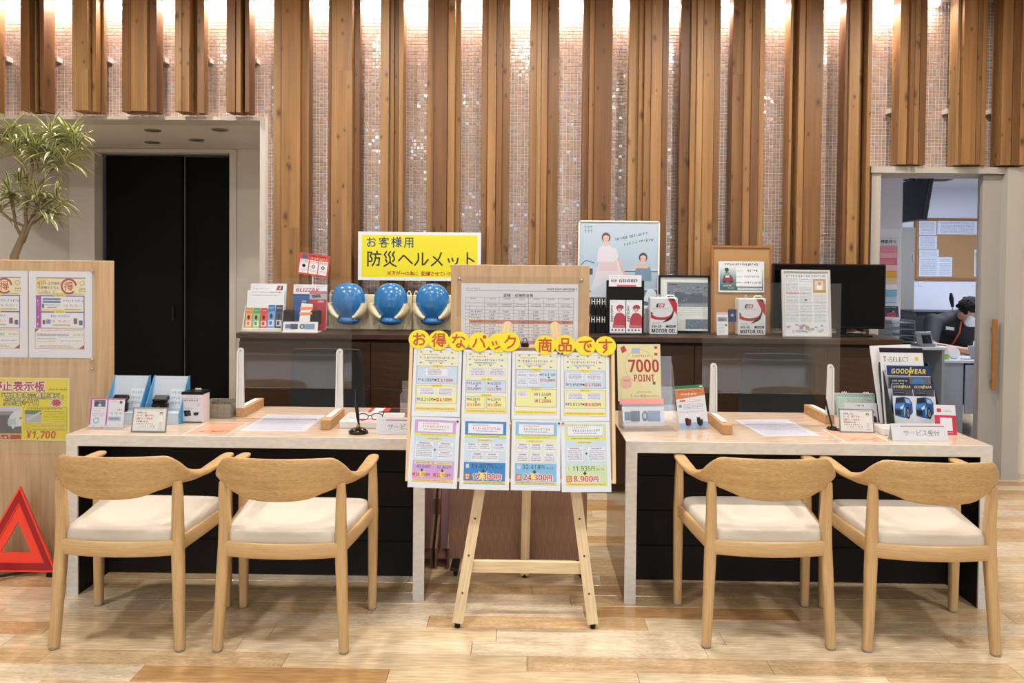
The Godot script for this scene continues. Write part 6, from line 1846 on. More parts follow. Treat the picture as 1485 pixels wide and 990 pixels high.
	# wiper packs hanging in two rows
	for r in 2:
		for k in 4:
			var w := thing("blister_pack", "black blister pack with white chrome strips behind the leaflet stand, %s row" % ["upper", "lower"][r], "pack", Vector3(0.455 + k * 0.035, Y + (0.122 if r == 0 else 0.0), -5.12), 0.0, "blister packs by the leaflet stand")
			bx(w, "card", Vector3(0, 0.06, 0), Vector3(0.033, 0.119, 0.02), M.black_plastic, 0.003)
			bx(w, "label_strip", Vector3(0, 0.092, 0.0105), Vector3(0.024, 0.006, 0.002), M.white_plastic, 0.0004)
			for s in [-1.0, 1.0]: bx(w, "label_strip", Vector3(s * 0.009, 0.092, 0.0108), Vector3(0.005, 0.040, 0.002), M.white_plastic, 0.0004)
	# leaflet stand
	var st := thing("leaflet_stand", "black leaflet stand with two leaflets of a figure in red beret", "leaflet stand", Vector3(0.702, Y, -5.075))
	bx(st, "back_panel", Vector3(0, 0.18, -0.012), Vector3(0.254, 0.36, 0.012), M.black_plastic, 0.003)
	bx(st, "base", Vector3(0, 0.004, 0.03), Vector3(0.254, 0.008, 0.10), M.black_plastic, 0.002)
	bx(st, "pocket_bar", Vector3(0, 0.115, 0.022), Vector3(0.10, 0.010, 0.003), M.acrylic, 0.0)
	put(sheet(0.219, 0.077, 0.003, print_mat("print_ice_head", pr_ice_head()), M.paper), null, "header_card", st, Transform3D(Basis.IDENTITY, Vector3(-0.002, 0.318, -0.005)))
	var lf := print_mat("print_ice_leaf", pr_ice_leaf())
	for s in [-1.0, 1.0]: card("leaflet", ["white leaflet with figure in red beret, beside the blister packs", "white leaflet with figure in red beret, beside the oil can"][0 if s < 0 else 1], "leaflet", Vector3(0.704 + s * 0.055, Y + 0.009, -5.056), 0.105, 0.219, lf, lean(1.5), 0.004, "leaflets in the black stand")
	# oil cans
	var canm := print_mat("print_can", pr_can(), 0.3)
	for i in 2:
		var c := thing("oil_can", ["white motor oil can with red swirl beside the black leaflet stand", "white motor oil can with red swirl in front of the cork board"][i], "oil can", Vector3([0.958, 1.548][i], Y, -5.06), [0.0, 0.04][i], "motor oil cans")
		bx(c, "body", Vector3(0, 0.124, -0.035), Vector3(0.186, 0.248, 0.08), mat("can_white", "d2d6d8", 0.3, 0.2), 0.006)
		put(sheet(0.176, 0.238, 0.0006, canm, M.can_white), null, "label", c, Transform3D(Basis.IDENTITY, Vector3(0, 0.005, 0.005)))
		var m := MB.new()
		m.lathe([[0.0, 0.02], [0.012, 0.02], [0.014, 0.016], [0.014, 0.0], [0.0, 0.0]], Vector3(-0.032, 0.248, -0.035), 16)
		put(m.mesh(), M.steel, "cap", c)
		var hd := MB.new()
		hd.tube([Vector3(0.02, 0.247, -0.035), Vector3(0.03, 0.262, -0.035), Vector3(0.07, 0.262, -0.035), Vector3(0.08, 0.247, -0.035)], 0.005, 8)
		put(hd.mesh(), M.can_white, "handle", c)
	# framed print
	var cf := thing("framed_print", "black framed grey print with pale mount, between oil can and cork board", "picture", Vector3(1.125, Y, -5.20))
	cf.rotation.x = -0.06
	put(sheet(0.335, 0.372, 0.004, print_mat("print_city", pr_city(), 0.15), M.paper), null, "print", cf, Transform3D(Basis.IDENTITY, Vector3(0, 0.012, 0)))
	for s in [-1.0, 1.0]: bx(cf, "frame", Vector3(s * 0.170, 0.198, 0.004), Vector3(0.012, 0.396, 0.02), M.black_plastic, 0.002)
	for y in [0.007, 0.389]: bx(cf, "frame", Vector3(0, y, 0.004), Vector3(0.328, 0.014, 0.02), M.black_plastic, 0.002)
	# cork board
	var kb := thing("cork_board", "cork board in a wooden frame leaning behind the second oil can", "cork board", Vector3(1.51, Y, -5.165))
	kb.rotation.x = -0.06
	bx(kb, "cork_panel", Vector3(0, 0.302, -0.004), Vector3(0.395, 0.585, 0.01), M.cork, 0.0)
	for s in [-1.0, 1.0]: bx(kb, "frame", Vector3(s * 0.20, 0.302, 0), Vector3(0.016, 0.604, 0.02), wood("cork_frame", "9c6a3c", Vector3(14, 14, 14), 0.5), 0.002)
	for y in [0.008, 0.596]: bx(kb, "frame", Vector3(0, y, 0), Vector3(0.384, 0.016, 0.02), M.cork_frame, 0.002)
	card("certificate", "white and green certificate with a small red car on the cork board", "certificate", Vector3(1.506, Y + 0.284, -5.172), 0.312, 0.212, print_mat("print_cert", pr_cert(), 0.2), lean(3.4), 0.001)
	card("price_tag", "narrow white price tag in a clear pouch before the cork board", "price tag", Vector3(1.352, Y, -5.06), 0.076, 0.154, print_mat("print_tag", pr_tag(), 0.2), lean(5), 0.003)
	var bc := thing("pass_card", "small dark blue card with pale emblem leaning on the cork board", "card", Vector3(1.425, Y + 0.09, -5.095))
	bx(bc, "card", Vector3(0, 0.04, 0), Vector3(0.056, 0.084, 0.002), mat("card_blue", "24345e", 0.3), 0.0005)
	bx(bc, "emblem", Vector3(0, 0.042, 0.0014), Vector3(0.018, 0.018, 0.001), mat("emblem_pale", "8a9ab8", 0.4), 0.0004, Basis(Vector3.BACK, 0.78))
	bx(bc, "prop", Vector3(0, -0.046, -0.006), Vector3(0.012, 0.088, 0.003), M.acrylic, 0.0)
	# newspaper frame
	var nf := thing("newspaper_frame", "silver framed newspaper page standing before the dark television", "picture", Vector3(1.886, Y, -4.985))
	nf.rotation.x = -0.10
	put(sheet(0.298, 0.420, 0.003, print_mat("print_news", pr_news(), 0.15), M.paper), null, "page", nf, Transform3D(Basis.IDENTITY, Vector3(0, 0.012, 0)))
	for s in [-1.0, 1.0]: bx(nf, "frame", Vector3(s * 0.153, 0.222, 0.003), Vector3(0.014, 0.444, 0.016), mat("frame_silver", "c4c6c8", 0.35, 0.4), 0.002)
	for y in [0.007, 0.437]: bx(nf, "frame", Vector3(0, y, 0.003), Vector3(0.292, 0.014, 0.016), M.frame_silver, 0.002)
	# television
	var tv := thing("television", "black flat television on the counter beside the office doorway", "television", Vector3(2.075, Y, -5.12))
	bx(tv, "casing", Vector3(0, 0.265, 0), Vector3(0.757, 0.436, 0.04), M.black_plastic, 0.004)
	bx(tv, "screen", Vector3(0, 0.268, 0.0202), Vector3(0.735, 0.410, 0.001), mat("tv_glass", "040507", 0.12), 0.0)
	M.tv_glass.metallic_specular = 0.28
	bx(tv, "neck", Vector3(0.1, 0.03, -0.01), Vector3(0.06, 0.05, 0.03), M.black_plastic, 0.003)
	bx(tv, "foot", Vector3(0.1, 0.005, 0.0), Vector3(0.34, 0.010, 0.17), M.black_plastic, 0.003)

func desk_goods() -> void:
	var Y := 0.7203
	# --- desk with blue stands
	for i in 2:
		var o := thing("display_stand", ["pale blue card stand with black recorder, next to the wooden board", "pale blue card stand with black recorder, next to the product box"][i], "display stand", Vector3([-1.894, -1.700][i], Y, -3.60), 0.0, "blue display stands")
		var side := mat("stand_blue", "4f96c8", 0.5)
		for s in [-1.0, 1.0]:
			var m := MB.new()
			m.prism([Vector2(-0.062, 0.0), Vector2(0.062, 0.0), Vector2(0.062, 0.05), Vector2(-0.045, 0.214), Vector2(-0.062, 0.214)], -0.001, 0.001)
			put(m.mesh(), side, "side_panel", o, Transform3D(Basis(Vector3.UP, -PI / 2), Vector3(s * 0.084, 0, 0)))
		bx(o, "base", Vector3(0, 0.002, 0), Vector3(0.168, 0.004, 0.124), M.white_plastic, 0.0)
		put(sheet(0.166, 0.216, 0.002, print_mat("print_note", pr_note(), 0.35), M.white_plastic), null, "back_panel", o, Transform3D(lean(16), Vector3(0, 0.004, 0.006)))
		put(sheet(0.166, 0.05, 0.002, mat("stand_pale", "b9cede", 0.4), M.white_plastic), null, "front_panel", o, Transform3D(lean(2), Vector3(0, 0.002, 0.058)))
		bx(o, "step", Vector3(0, 0.05, 0.03), Vector3(0.164, 0.004, 0.06), M.stand_pale, 0.0)
		bx(o, "recorder", Vector3(-0.02, 0.075, 0.03), Vector3(0.075, 0.045, 0.03), M.black_plastic, 0.006, lean(10))
		var lens := MB.new()
		lens.lathe([[0.0, 0.006], [0.010, 0.005], [0.012, 0.0], [0.0, 0.0]], Vector3(-0.02, 0.078, 0.046), 16, Vector3.ONE, Basis(Vector3.RIGHT, PI / 2))
		put(lens.mesh(), mat("lens_dark", "050608", 0.08), "lens", o)
		bx(o, "mount", Vector3(-0.02, 0.112, 0.02), Vector3(0.07, 0.022, 0.04), M.black_plastic, 0.004, lean(-30))
	var cs := thing("card_stand", "clear stand with white and magenta leaflets at the desk corner", "leaflet stand", Vector3(-1.906, Y, -3.435))
	put(sheet(0.158, 0.132, 0.002, print_mat("print_stand", pr_stand(), 0.25), M.paper), null, "leaflet", cs, Transform3D(lean(10), Vector3(0, 0.006, 0)))
	bx(cs, "clear_front", Vector3(0.002, 0.066, 0.004), Vector3(0.168, 0.132, 0.002), M.acrylic, 0.0, lean(10))
	bx(cs, "base", Vector3(0, 0.002, -0.02), Vector3(0.168, 0.003, 0.07), M.clear_tray, 0.0)
	var pay := print_mat("print_pay", pr_pay(), 0.2)
	for i in 2:
		var f := thing("payment_sign", ["small grey framed payment sign in front of the blue display stands", "small grey framed payment sign in front of the green calendar"][i], "sign", Vector3([-1.676, 1.580][i], Y, [-3.372, -3.537][i]), [0.0, -0.05][i], "grey framed payment signs")
		var b := lean(12)
		put(sheet(0.148, 0.100, 0.003, pay, M.paper), null, "card", f, Transform3D(b, Vector3(0, 0.006, 0)))
		var fm := mat("frame_grey", "7c7e82", 0.4)
		for s in [-1.0, 1.0]: bx(f, "frame", b * Vector3(s * 0.0765, 0.054, 0.002) + Vector3(0, 0.0, 0), Vector3(0.006, 0.108, 0.007), fm, 0.001, b)
		for y in [0.003, 0.107]: bx(f, "frame", b * Vector3(0, y, 0.002), Vector3(0.159, 0.006, 0.007), fm, 0.001, b)
		bx(f, "strut", Vector3(0, 0.04, -0.028), Vector3(0.03, 0.084, 0.002), fm, 0.0, lean(-18))
	var box := thing("product_box", "white product box with black top band and camera picture by the basket", "box", Vector3(-1.572, Y, -3.625))
	bx(box, "carton", Vector3(0, 0.0735, 0), Vector3(0.100, 0.147, 0.085), mat("carton", "d9cfd0", 0.5), 0.001)
	put(sheet(0.099, 0.146, 0.0004, print_mat("print_box", pr_box()), M.paper), null, "front_print", box, Transform3D(Basis.IDENTITY, Vector3(0, 0.0005, 0.0425)))
	bx(box, "top_band", Vector3(0.0, 0.1405, 0), Vector3(0.1012, 0.013, 0.0862), M.black_plastic, 0.0005)
	bx(box, "hang_tab", Vector3(0.0, 0.150, -0.03), Vector3(0.03, 0.008, 0.002), M.paper, 0.0005)
	var bk := thing("woven_basket", "grey woven open basket beside the white product box", "basket", Vector3(-1.508, Y, -3.775))
	var wv := mat("weave_grey", "857d72", 0.6)
	for s in [[0.0, 0.085, 0.17, 0.0], [0.0, -0.085, 0.17, 0.0], [0.08, 0.0, 0.17, 1.0], [-0.08, 0.0, 0.17, 1.0]]:
		for r in 3:
			for k in 5:
				var a := -0.066 + k * 0.033
				var pr := 0.0015 if (k + r) % 2 else 0.0
				var at := Vector3(s[0], 0.012 + r * 0.022, s[1])
				if s[3] == 0.0: at.x += a; at.z += signf(s[1]) * pr
				else: at.z += a; at.x += signf(s[0]) * pr
				bx(bk, "strap", at, Vector3(0.032, 0.0215, 0.004) if s[3] == 0.0 else Vector3(0.004, 0.0215, 0.032), wv, 0.001)
	bx(bk, "bottom", Vector3(0, 0.002, 0), Vector3(0.16, 0.004, 0.17), wv, 0.0)
	var doc := print_mat("print_doc", pr_doc(), 0.2)
	var orm := print_mat("print_orange", pr_orange(), 0.2)
	var flat := Basis.from_euler(Vector3(-PI / 2, 0, 0))
	card("document_sheet", "laminated white document with blue line between the brackets, near the basket", "sheet", Vector3(-1.131, Y, -3.415), 0.297, 0.376, doc, flat, 0.001, "laminated documents on the desks")
	card("document_sheet", "laminated white document with blue line between the brackets, near the red leaflet", "sheet", Vector3(1.250, Y, -3.447), 0.27, 0.362, doc, flat.rotated(Vector3.UP, 0.09), 0.001, "laminated documents on the desks")
	card("orange_sheet", "orange laminated sheet lying beside the product box", "sheet", Vector3(-1.405, Y, -3.325), 0.200, 0.272, orm, flat, 0.001, "orange sheets on the desks")
	card("orange_sheet", "orange laminated sheet lying in front of the grey framed payment sign", "sheet", Vector3(1.545, Y, -3.330), 0.208, 0.270, orm, flat, 0.001, "orange sheets on the desks")
	# pen stand
	var pn := thing("pen_stand", "black desk pen upright in a faceted black base with brass socket", "pen stand", Vector3(-0.732, Y, -3.40))
	var pm := MB.new()
	pm.lathe([[0.0, 0.0], [0.046, 0.0], [0.044, 0.012], [0.028, 0.024], [0.012, 0.027], [0.0, 0.027]], Vector3.ZERO, 8, Vector3(1, 1, 0.8))
	put(pm.mesh(), mat("gloss_black", "0a0a0b", 0.12), "base", pn)
	var so := MB.new()
	so.lathe([[0.0, 0.025], [0.009, 0.026], [0.007, 0.04], [0.0, 0.041]], Vector3.ZERO, 12)
	put(so.mesh(), mat("brass", "b8933c", 0.3, 0.9), "socket", pn)
	var pe := MB.new()
	pe.tube([Vector3(0.002, 0.038, 0), Vector3(-0.004, 0.075, -0.002), Vector3(-0.010, 0.118, -0.005), Vector3(-0.013, 0.124, -0.006), Vector3(-0.018, 0.200, -0.012)], [0.004, 0.0075, 0.0085, 0.006, 0.0025], 12)
	put(pe.mesh(), M.gloss_black, "pen", pn)
	# trays
	for i in 2:
		var t := thing("pen_tray", ["shallow white tray holding a pair of glasses behind the pen stand", "shallow white tray half hidden behind the service name plate"][i], "tray", Vector3([-0.705, 1.755][i], Y, [-3.60, -3.53][i]), 0.0)
		var td: float = [0.2, 0.09][i]
		var w: float = [0.27, 0.15][i]
		bx(t, "bottom", Vector3(0, 0.002, 0), Vector3(w, 0.004, td), M.white_plastic, 0.001)
		for s in [-1.0, 1.0]:
			bx(t, "rim", Vector3(s * w / 2, 0.017, 0), Vector3(0.005, 0.034, td + 0.01), M.white_plastic, 0.002, Basis(Vector3.BACK, -s * 0.12))
			bx(t, "rim", Vector3(0, 0.017, s * (td / 2 + 0.002)), Vector3(w, 0.034, 0.005), M.white_plastic, 0.002, Basis(Vector3.RIGHT, s * 0.12))
	var rl := thing("ruled_card", "pink patterned card lying in the white tray under the glasses", "card", Vector3(-0.70, Y + 0.005, -3.60))
	for k in 5: bx(rl, "stripe", Vector3(0.02, 0.006, -0.06 + k * 0.028), Vector3(0.20, 0.012, 0.022), mat("pink_print" if k % 2 else "pale_print", "b85a6c" if k % 2 else "e4c8cc", 0.5), 0.001)
	var gl := thing("eyeglasses", "black rimmed eyeglasses resting in the white tray", "glasses", Vector3(-0.715, Y + 0.04, -3.575), 0.15)
	for s in [-1.0, 1.0]:
		var m := MB.new()
		var pts := []
		for k in 17: pts.append(Vector3(s * 0.033 + cos(TAU * k / 16.0) * 0.026, 0.0 + sin(TAU * k / 16.0) * 0.016, 0.0))
		m.tube(pts, 0.0022, 6)
		put(m.mesh(), M.black_plastic, "rim", gl)
		var tm := MB.new()
		tm.tube([Vector3(s * 0.058, 0.004, 0), Vector3(s * 0.064, 0.006, -0.05), Vector3(s * 0.062, -0.004, -0.12)], 0.002, 6)
		put(tm.mesh(), M.black_plastic, "temple", gl)
	var bg := MB.new()
	bg.tube([Vector3(-0.008, 0.004, 0), Vector3(0, 0.007, 0.002), Vector3(0.008, 0.004, 0)], 0.0018, 6)
	put(bg.mesh(), M.black_plastic, "bridge", gl)
	var pl := print_mat("print_plate", pr_plate(), 0.3)
	for i in 2:
		var t := thing("name_plate", ["white folded name plate reading service reception, beside the pen stand", "white folded name plate reading service reception, before the magazine rack"][i], "name plate", Vector3([-0.524, 1.796][i], Y, -3.385), [0.0, 0.02][i], "service name plates")
		put(sheet(0.252, 0.076, 0.0015, pl, M.paper), null, "front", t, Transform3D(lean(16), Vector3(0, 0, 0)))
		put(sheet(0.252, 0.076, 0.0015, M.paper, M.paper), null, "back", t, Transform3D(lean(-16), Vector3(0, 0, -0.0425)))
	var fo := thing("red_folder", "red and black striped folder lying at the desk's back edge", "folder", Vector3(-0.66, Y, -3.86))
	bx(fo, "cover", Vector3(0, 0.006, 0), Vector3(0.24, 0.012, 0.17), mat("folder_red", "c03034", 0.4), 0.002)
	bx(fo, "flap", Vector3(0.06, 0.014, 0.01), Vector3(0.14, 0.004, 0.12), M.black_plastic, 0.001)
	bx(fo, "label", Vector3(-0.07, 0.0135, 0.0), Vector3(0.05, 0.003, 0.13), M.paper, 0.0005)
	for k in 2: bx(fo, "stripe", Vector3(-0.045 + k * 0.02, 0.0145, 0.045), Vector3(0.03, 0.003, 0.03), mat("folder_dark", "3a1a1e", 0.4), 0.0005)
	var ah := thing("acrylic_holder", "empty clear acrylic leaflet holder beside the easel board", "holder", Vector3(-0.545, Y, -3.76))
	for s in [-1.0, 1.0]: bx(ah, "side", Vector3(s * 0.05, 0.06, 0), Vector3(0.003, 0.12, 0.06), M.clear_tray, 0.0)
	bx(ah, "back", Vector3(0, 0.09, -0.03), Vector3(0.1, 0.18, 0.003), M.clear_tray, 0.0)
	bx(ah, "front", Vector3(0, 0.04, 0.03), Vector3(0.1, 0.08, 0.003), M.clear_tray, 0.0)
	bx(ah, "base", Vector3(0, 0.0015, 0), Vector3(0.103, 0.003, 0.063), M.clear_tray, 0.0)
	# --- other desk
	var lh := thing("points_leaflet_holder", "clear tiered holder with a cream leaflet reading 7000 POINT", "leaflet holder", Vector3(0.592, Y, -3.565), 0.08)
	put(sheet(0.208, 0.268, 0.004, print_mat("print_points", pr_points(), 0.3), M.paper), null, "leaflet", lh, Transform3D(lean(9), Vector3(-0.025, 0.132, 0.0)))
	put(sheet(0.21, 0.026, 0.003, mat("pink_band", "e8a0a4", 0.4), M.paper), null, "pink_leaflet", lh, Transform3D(lean(9), Vector3(-0.02, 0.12, 0.018)))
	put(sheet(0.20, 0.09, 0.003, print_mat("print_mini_strip", pr_strip(), 0.3), M.paper), null, "small_leaflet", lh, Transform3D(lean(9), Vector3(-0.015, 0.02, 0.03)))
	for t in [[-0.05, 0.34, -0.03], [0.0, 0.20, 0.0], [0.04, 0.12, 0.03], [0.065, 0.05, 0.055]]: bx(lh, "tier", Vector3(0.012, t[1] / 2, t[2]), Vector3(0.25, t[1], 0.003), M.acrylic if t[1] > 0.1 else M.clear_tray, 0.0, lean(6))
	for s in [-1.0, 1.0]:
		var m := MB.new()
		m.prism([Vector2(-0.06, 0.0), Vector2(0.065, 0.0), Vector2(0.06, 0.05), Vector2(0.02, 0.16), Vector2(-0.03, 0.3), Vector2(-0.06, 0.3)], -0.0015, 0.0015)
		put(m.mesh(), M.clear_tray, "side", lh, Transform3D(Basis(Vector3.UP, -PI / 2), Vector3(0.012 + s * 0.126, 0, 0)))
	bx(lh, "base", Vector3(0.012, 0.002, 0.0), Vector3(0.25, 0.004, 0.13), M.clear_tray, 0.0)
	var wl := thing("fluid_leaflet_stand", "leaning leaflet with green top and two dark bottle pictures", "leaflet", Vector3(0.828, Y, -3.575), 0.0)
	put(sheet(0.142, 0.205, 0.003, print_mat("print_wiper", pr_wiper(), 0.25), M.paper), null, "leaflet", wl, Transform3D(lean(14, 4, 4), Vector3(0, 0.0015, 0)))
	bx(wl, "strut", Vector3(0, 0.08, -0.065), Vector3(0.04, 0.165, 0.002), M.paper, 0.0, lean(-14))
	for k in 2:
		var bt := MB.new()
		bt.lathe([[0.0, 0.0], [0.008, 0.001], [0.010, 0.01], [0.010, 0.03], [0.0, 0.03]], Vector3(-0.026 + k * 0.055, 0.018, 0.006), 14)
		put(bt.mesh(), mat("fluid_red" if k == 0 else "fluid_black", "5a101c" if k == 0 else "150f18", 0.1), "sample_vial", wl)
	var cl := thing("desk_calendar", "green desk calendar with white ring binding behind the payment sign", "calendar", Vector3(1.742, Y, -3.93), 0.0)
	put(sheet(0.205, 0.118, 0.003, print_mat("print_month", pr_month(), 0.4), M.paper), null, "page", cl, Transform3D(lean(14), Vector3(0, 0, 0.03)))
	bx(cl, "back", Vector3(0, 0.058, -0.032), Vector3(0.205, 0.12, 0.003), M.paper, 0.0, lean(-14))
	for x in [-0.066, -0.056, -0.046, 0.046, 0.056, 0.066]:
		var m := MB.new()
		var pts := []
		for k in 9: pts.append(Vector3(x, 0.118 + sin(TAU * k / 8.0) * 0.008, 0.0 + cos(TAU * k / 8.0) * 0.008))
		m.tube(pts, 0.0018, 6)
		put(m.mesh(), M.white_plastic, "ring", cl)
	var mc := thing("staff_card", "white card with a small printed man in dark suit by the calendar", "card", Vector3(1.706, Y, -3.77), 0.0)
	put(sheet(0.162, 0.096, 0.003, print_mat("print_man", pr_man(), 0.35), M.paper), null, "front", mc, Transform3D(lean(12), Vector3.ZERO))
	bx(mc, "strut", Vector3(0, 0.04, -0.035), Vector3(0.05, 0.085, 0.002), M.paper, 0.0, lean(-14))
	var cp := thing("corded_pen", "black pen on a cord standing beside the screen bracket", "pen", Vector3(1.49, Y, -3.60))
	var c1 := MB.new()
	c1.tube([Vector3(0, 0.012, 0), Vector3(-0.012, 0.08, -0.02), Vector3(-0.02, 0.14, -0.035)], [0.004, 0.005, 0.004], 10)
	put(c1.mesh(), M.gloss_black, "barrel", cp)
	var c2 := MB.new()
	c2.lathe([[0.0, 0.0], [0.024, 0.0], [0.026, 0.006], [0.018, 0.014], [0.0, 0.015]], Vector3.ZERO, 16)
	put(c2.mesh(), M.gloss_black, "base", cp)
	var c3 := MB.new()
	c3.tube([Vector3(0.02, 0.005, 0.0), Vector3(0.05, 0.004, 0.02), Vector3(0.03, 0.004, 0.045), Vector3(-0.01, 0.004, 0.03), Vector3(-0.02, 0.006, 0.005)], 0.003, 6)
	put(c3.mesh(), M.black_plastic, "cord", cp)
	# magazine rack
	var mr := thing("magazine_rack", "dark magazine rack with tyre brochures at the desk end", "magazine rack", Vector3(1.905, Y, -3.70), -0.06)
	for s in [-1.0, 1.0]:
		var m := MB.new()
		m.prism([Vector2(-0.09, 0.0), Vector2(0.11, 0.0), Vector2(0.10, 0.04), Vector2(-0.06, 0.30), Vector2(-0.09, 0.30)], -0.002, 0.002)
		put(m.mesh(), M.black_plastic, "side", mr, Transform3D(Basis(Vector3.UP, -PI / 2), Vector3(s * 0.112, 0, 0)))
	bx(mr, "base", Vector3(0, 0.004, 0.01), Vector3(0.22, 0.008, 0.2), M.black_plastic, 0.001)
	bx(mr, "back", Vector3(0, 0.16, -0.135), Vector3(0.22, 0.32, 0.004), M.black_plastic, 0.001, lean(4))
	for m in [["tyre_brochure", "blue tyre brochure with yellow lettering and two cars, front of the rack", 0.198, 0.205, pr_tyre(true), 0.008, 0.075, 0.0], ["tyre_brochure", "blue tyre brochure with one wide yellow heading, second in the rack", 0.206, 0.29, pr_tyre(false), 0.008, 0.045, -0.004], ["accessory_catalogue", "white accessory catalogue with green initial behind the tyre brochures", 0.205, 0.35, pr_select(), 0.008, 0.015, -0.018]]:
		card(m[0], m[1], "brochure", mr.position + mr.basis * Vector3(m[7], m[5] + 0.002, m[6]), m[2], m[3], print_mat("print_" + m[0] + str(m[3]), m[4], 0.25), mr.basis * lean(13), 0.006)
	card("dark_magazine", "dark magazine with violet cover edge behind the white catalogue", "magazine", mr.position + mr.basis * Vector3(-0.006, 0.010, -0.01), 0.21, 0.372, mat("violet_black", "1d1730", 0.2), mr.basis * lean(14), 0.006)
	card("white_magazine", "white magazine standing last in the dark rack", "magazine", mr.position + mr.basis * Vector3(-0.026, 0.010, -0.028), 0.20, 0.385, M.paper, mr.basis * lean(15, 0, 3), 0.006)
	var q := thing("payment_card", "small red and white payment card stand at the desk's end", "sign", Vector3(1.985, Y, -3.52), -0.12)
	put(sheet(0.094, 0.136, 0.004, print_mat("print_pay_red", pr_pay_red(), 0.2), M.paper), null, "card", q, Transform3D(lean(12), Vector3.ZERO))
	bx(q, "strut", Vector3(0, 0.05, -0.045), Vector3(0.04, 0.11, 0.002), M.clear_tray, 0.0, lean(-18))
	# brochure rack low beside the desk, in the gap
	var br := thing("low_brochure_rack", "brown slanted brochure rack against the desk side in the gap", "brochure rack", Vector3(-0.375, 0, -3.82))
	for s in [-1.0, 1.0]:
		var m := MB.new()
		m.prism([Vector2(-0.14, 0.0), Vector2(0.16, 0.0), Vector2(0.16, 0.10), Vector2(0.02, 0.22), Vector2(0.02, 0.30), Vector2(-0.14, 0.44)], -0.005, 0.005)
		put(m.mesh(), M.panel_brown, "side", br, Transform3D(Basis(Vector3.UP, -PI / 2), Vector3(s * 0.03, 0, 0)))
	bx(br, "back", Vector3(0, 0.22, -0.135), Vector3(0.06, 0.44, 0.01), M.panel_brown, 0.001)
	bx(br, "shelf", Vector3(0, 0.04, 0.0), Vector3(0.05, 0.01, 0.26), M.panel_brown, 0.001)
	card("pocket_brochure", "thin red and white brochure in the low brown rack", "brochure", Vector3(-0.375, 0.046, -3.80), 0.045, 0.30, mat("brochure_pink", "c89a94", 0.4), lean(12), 0.006)

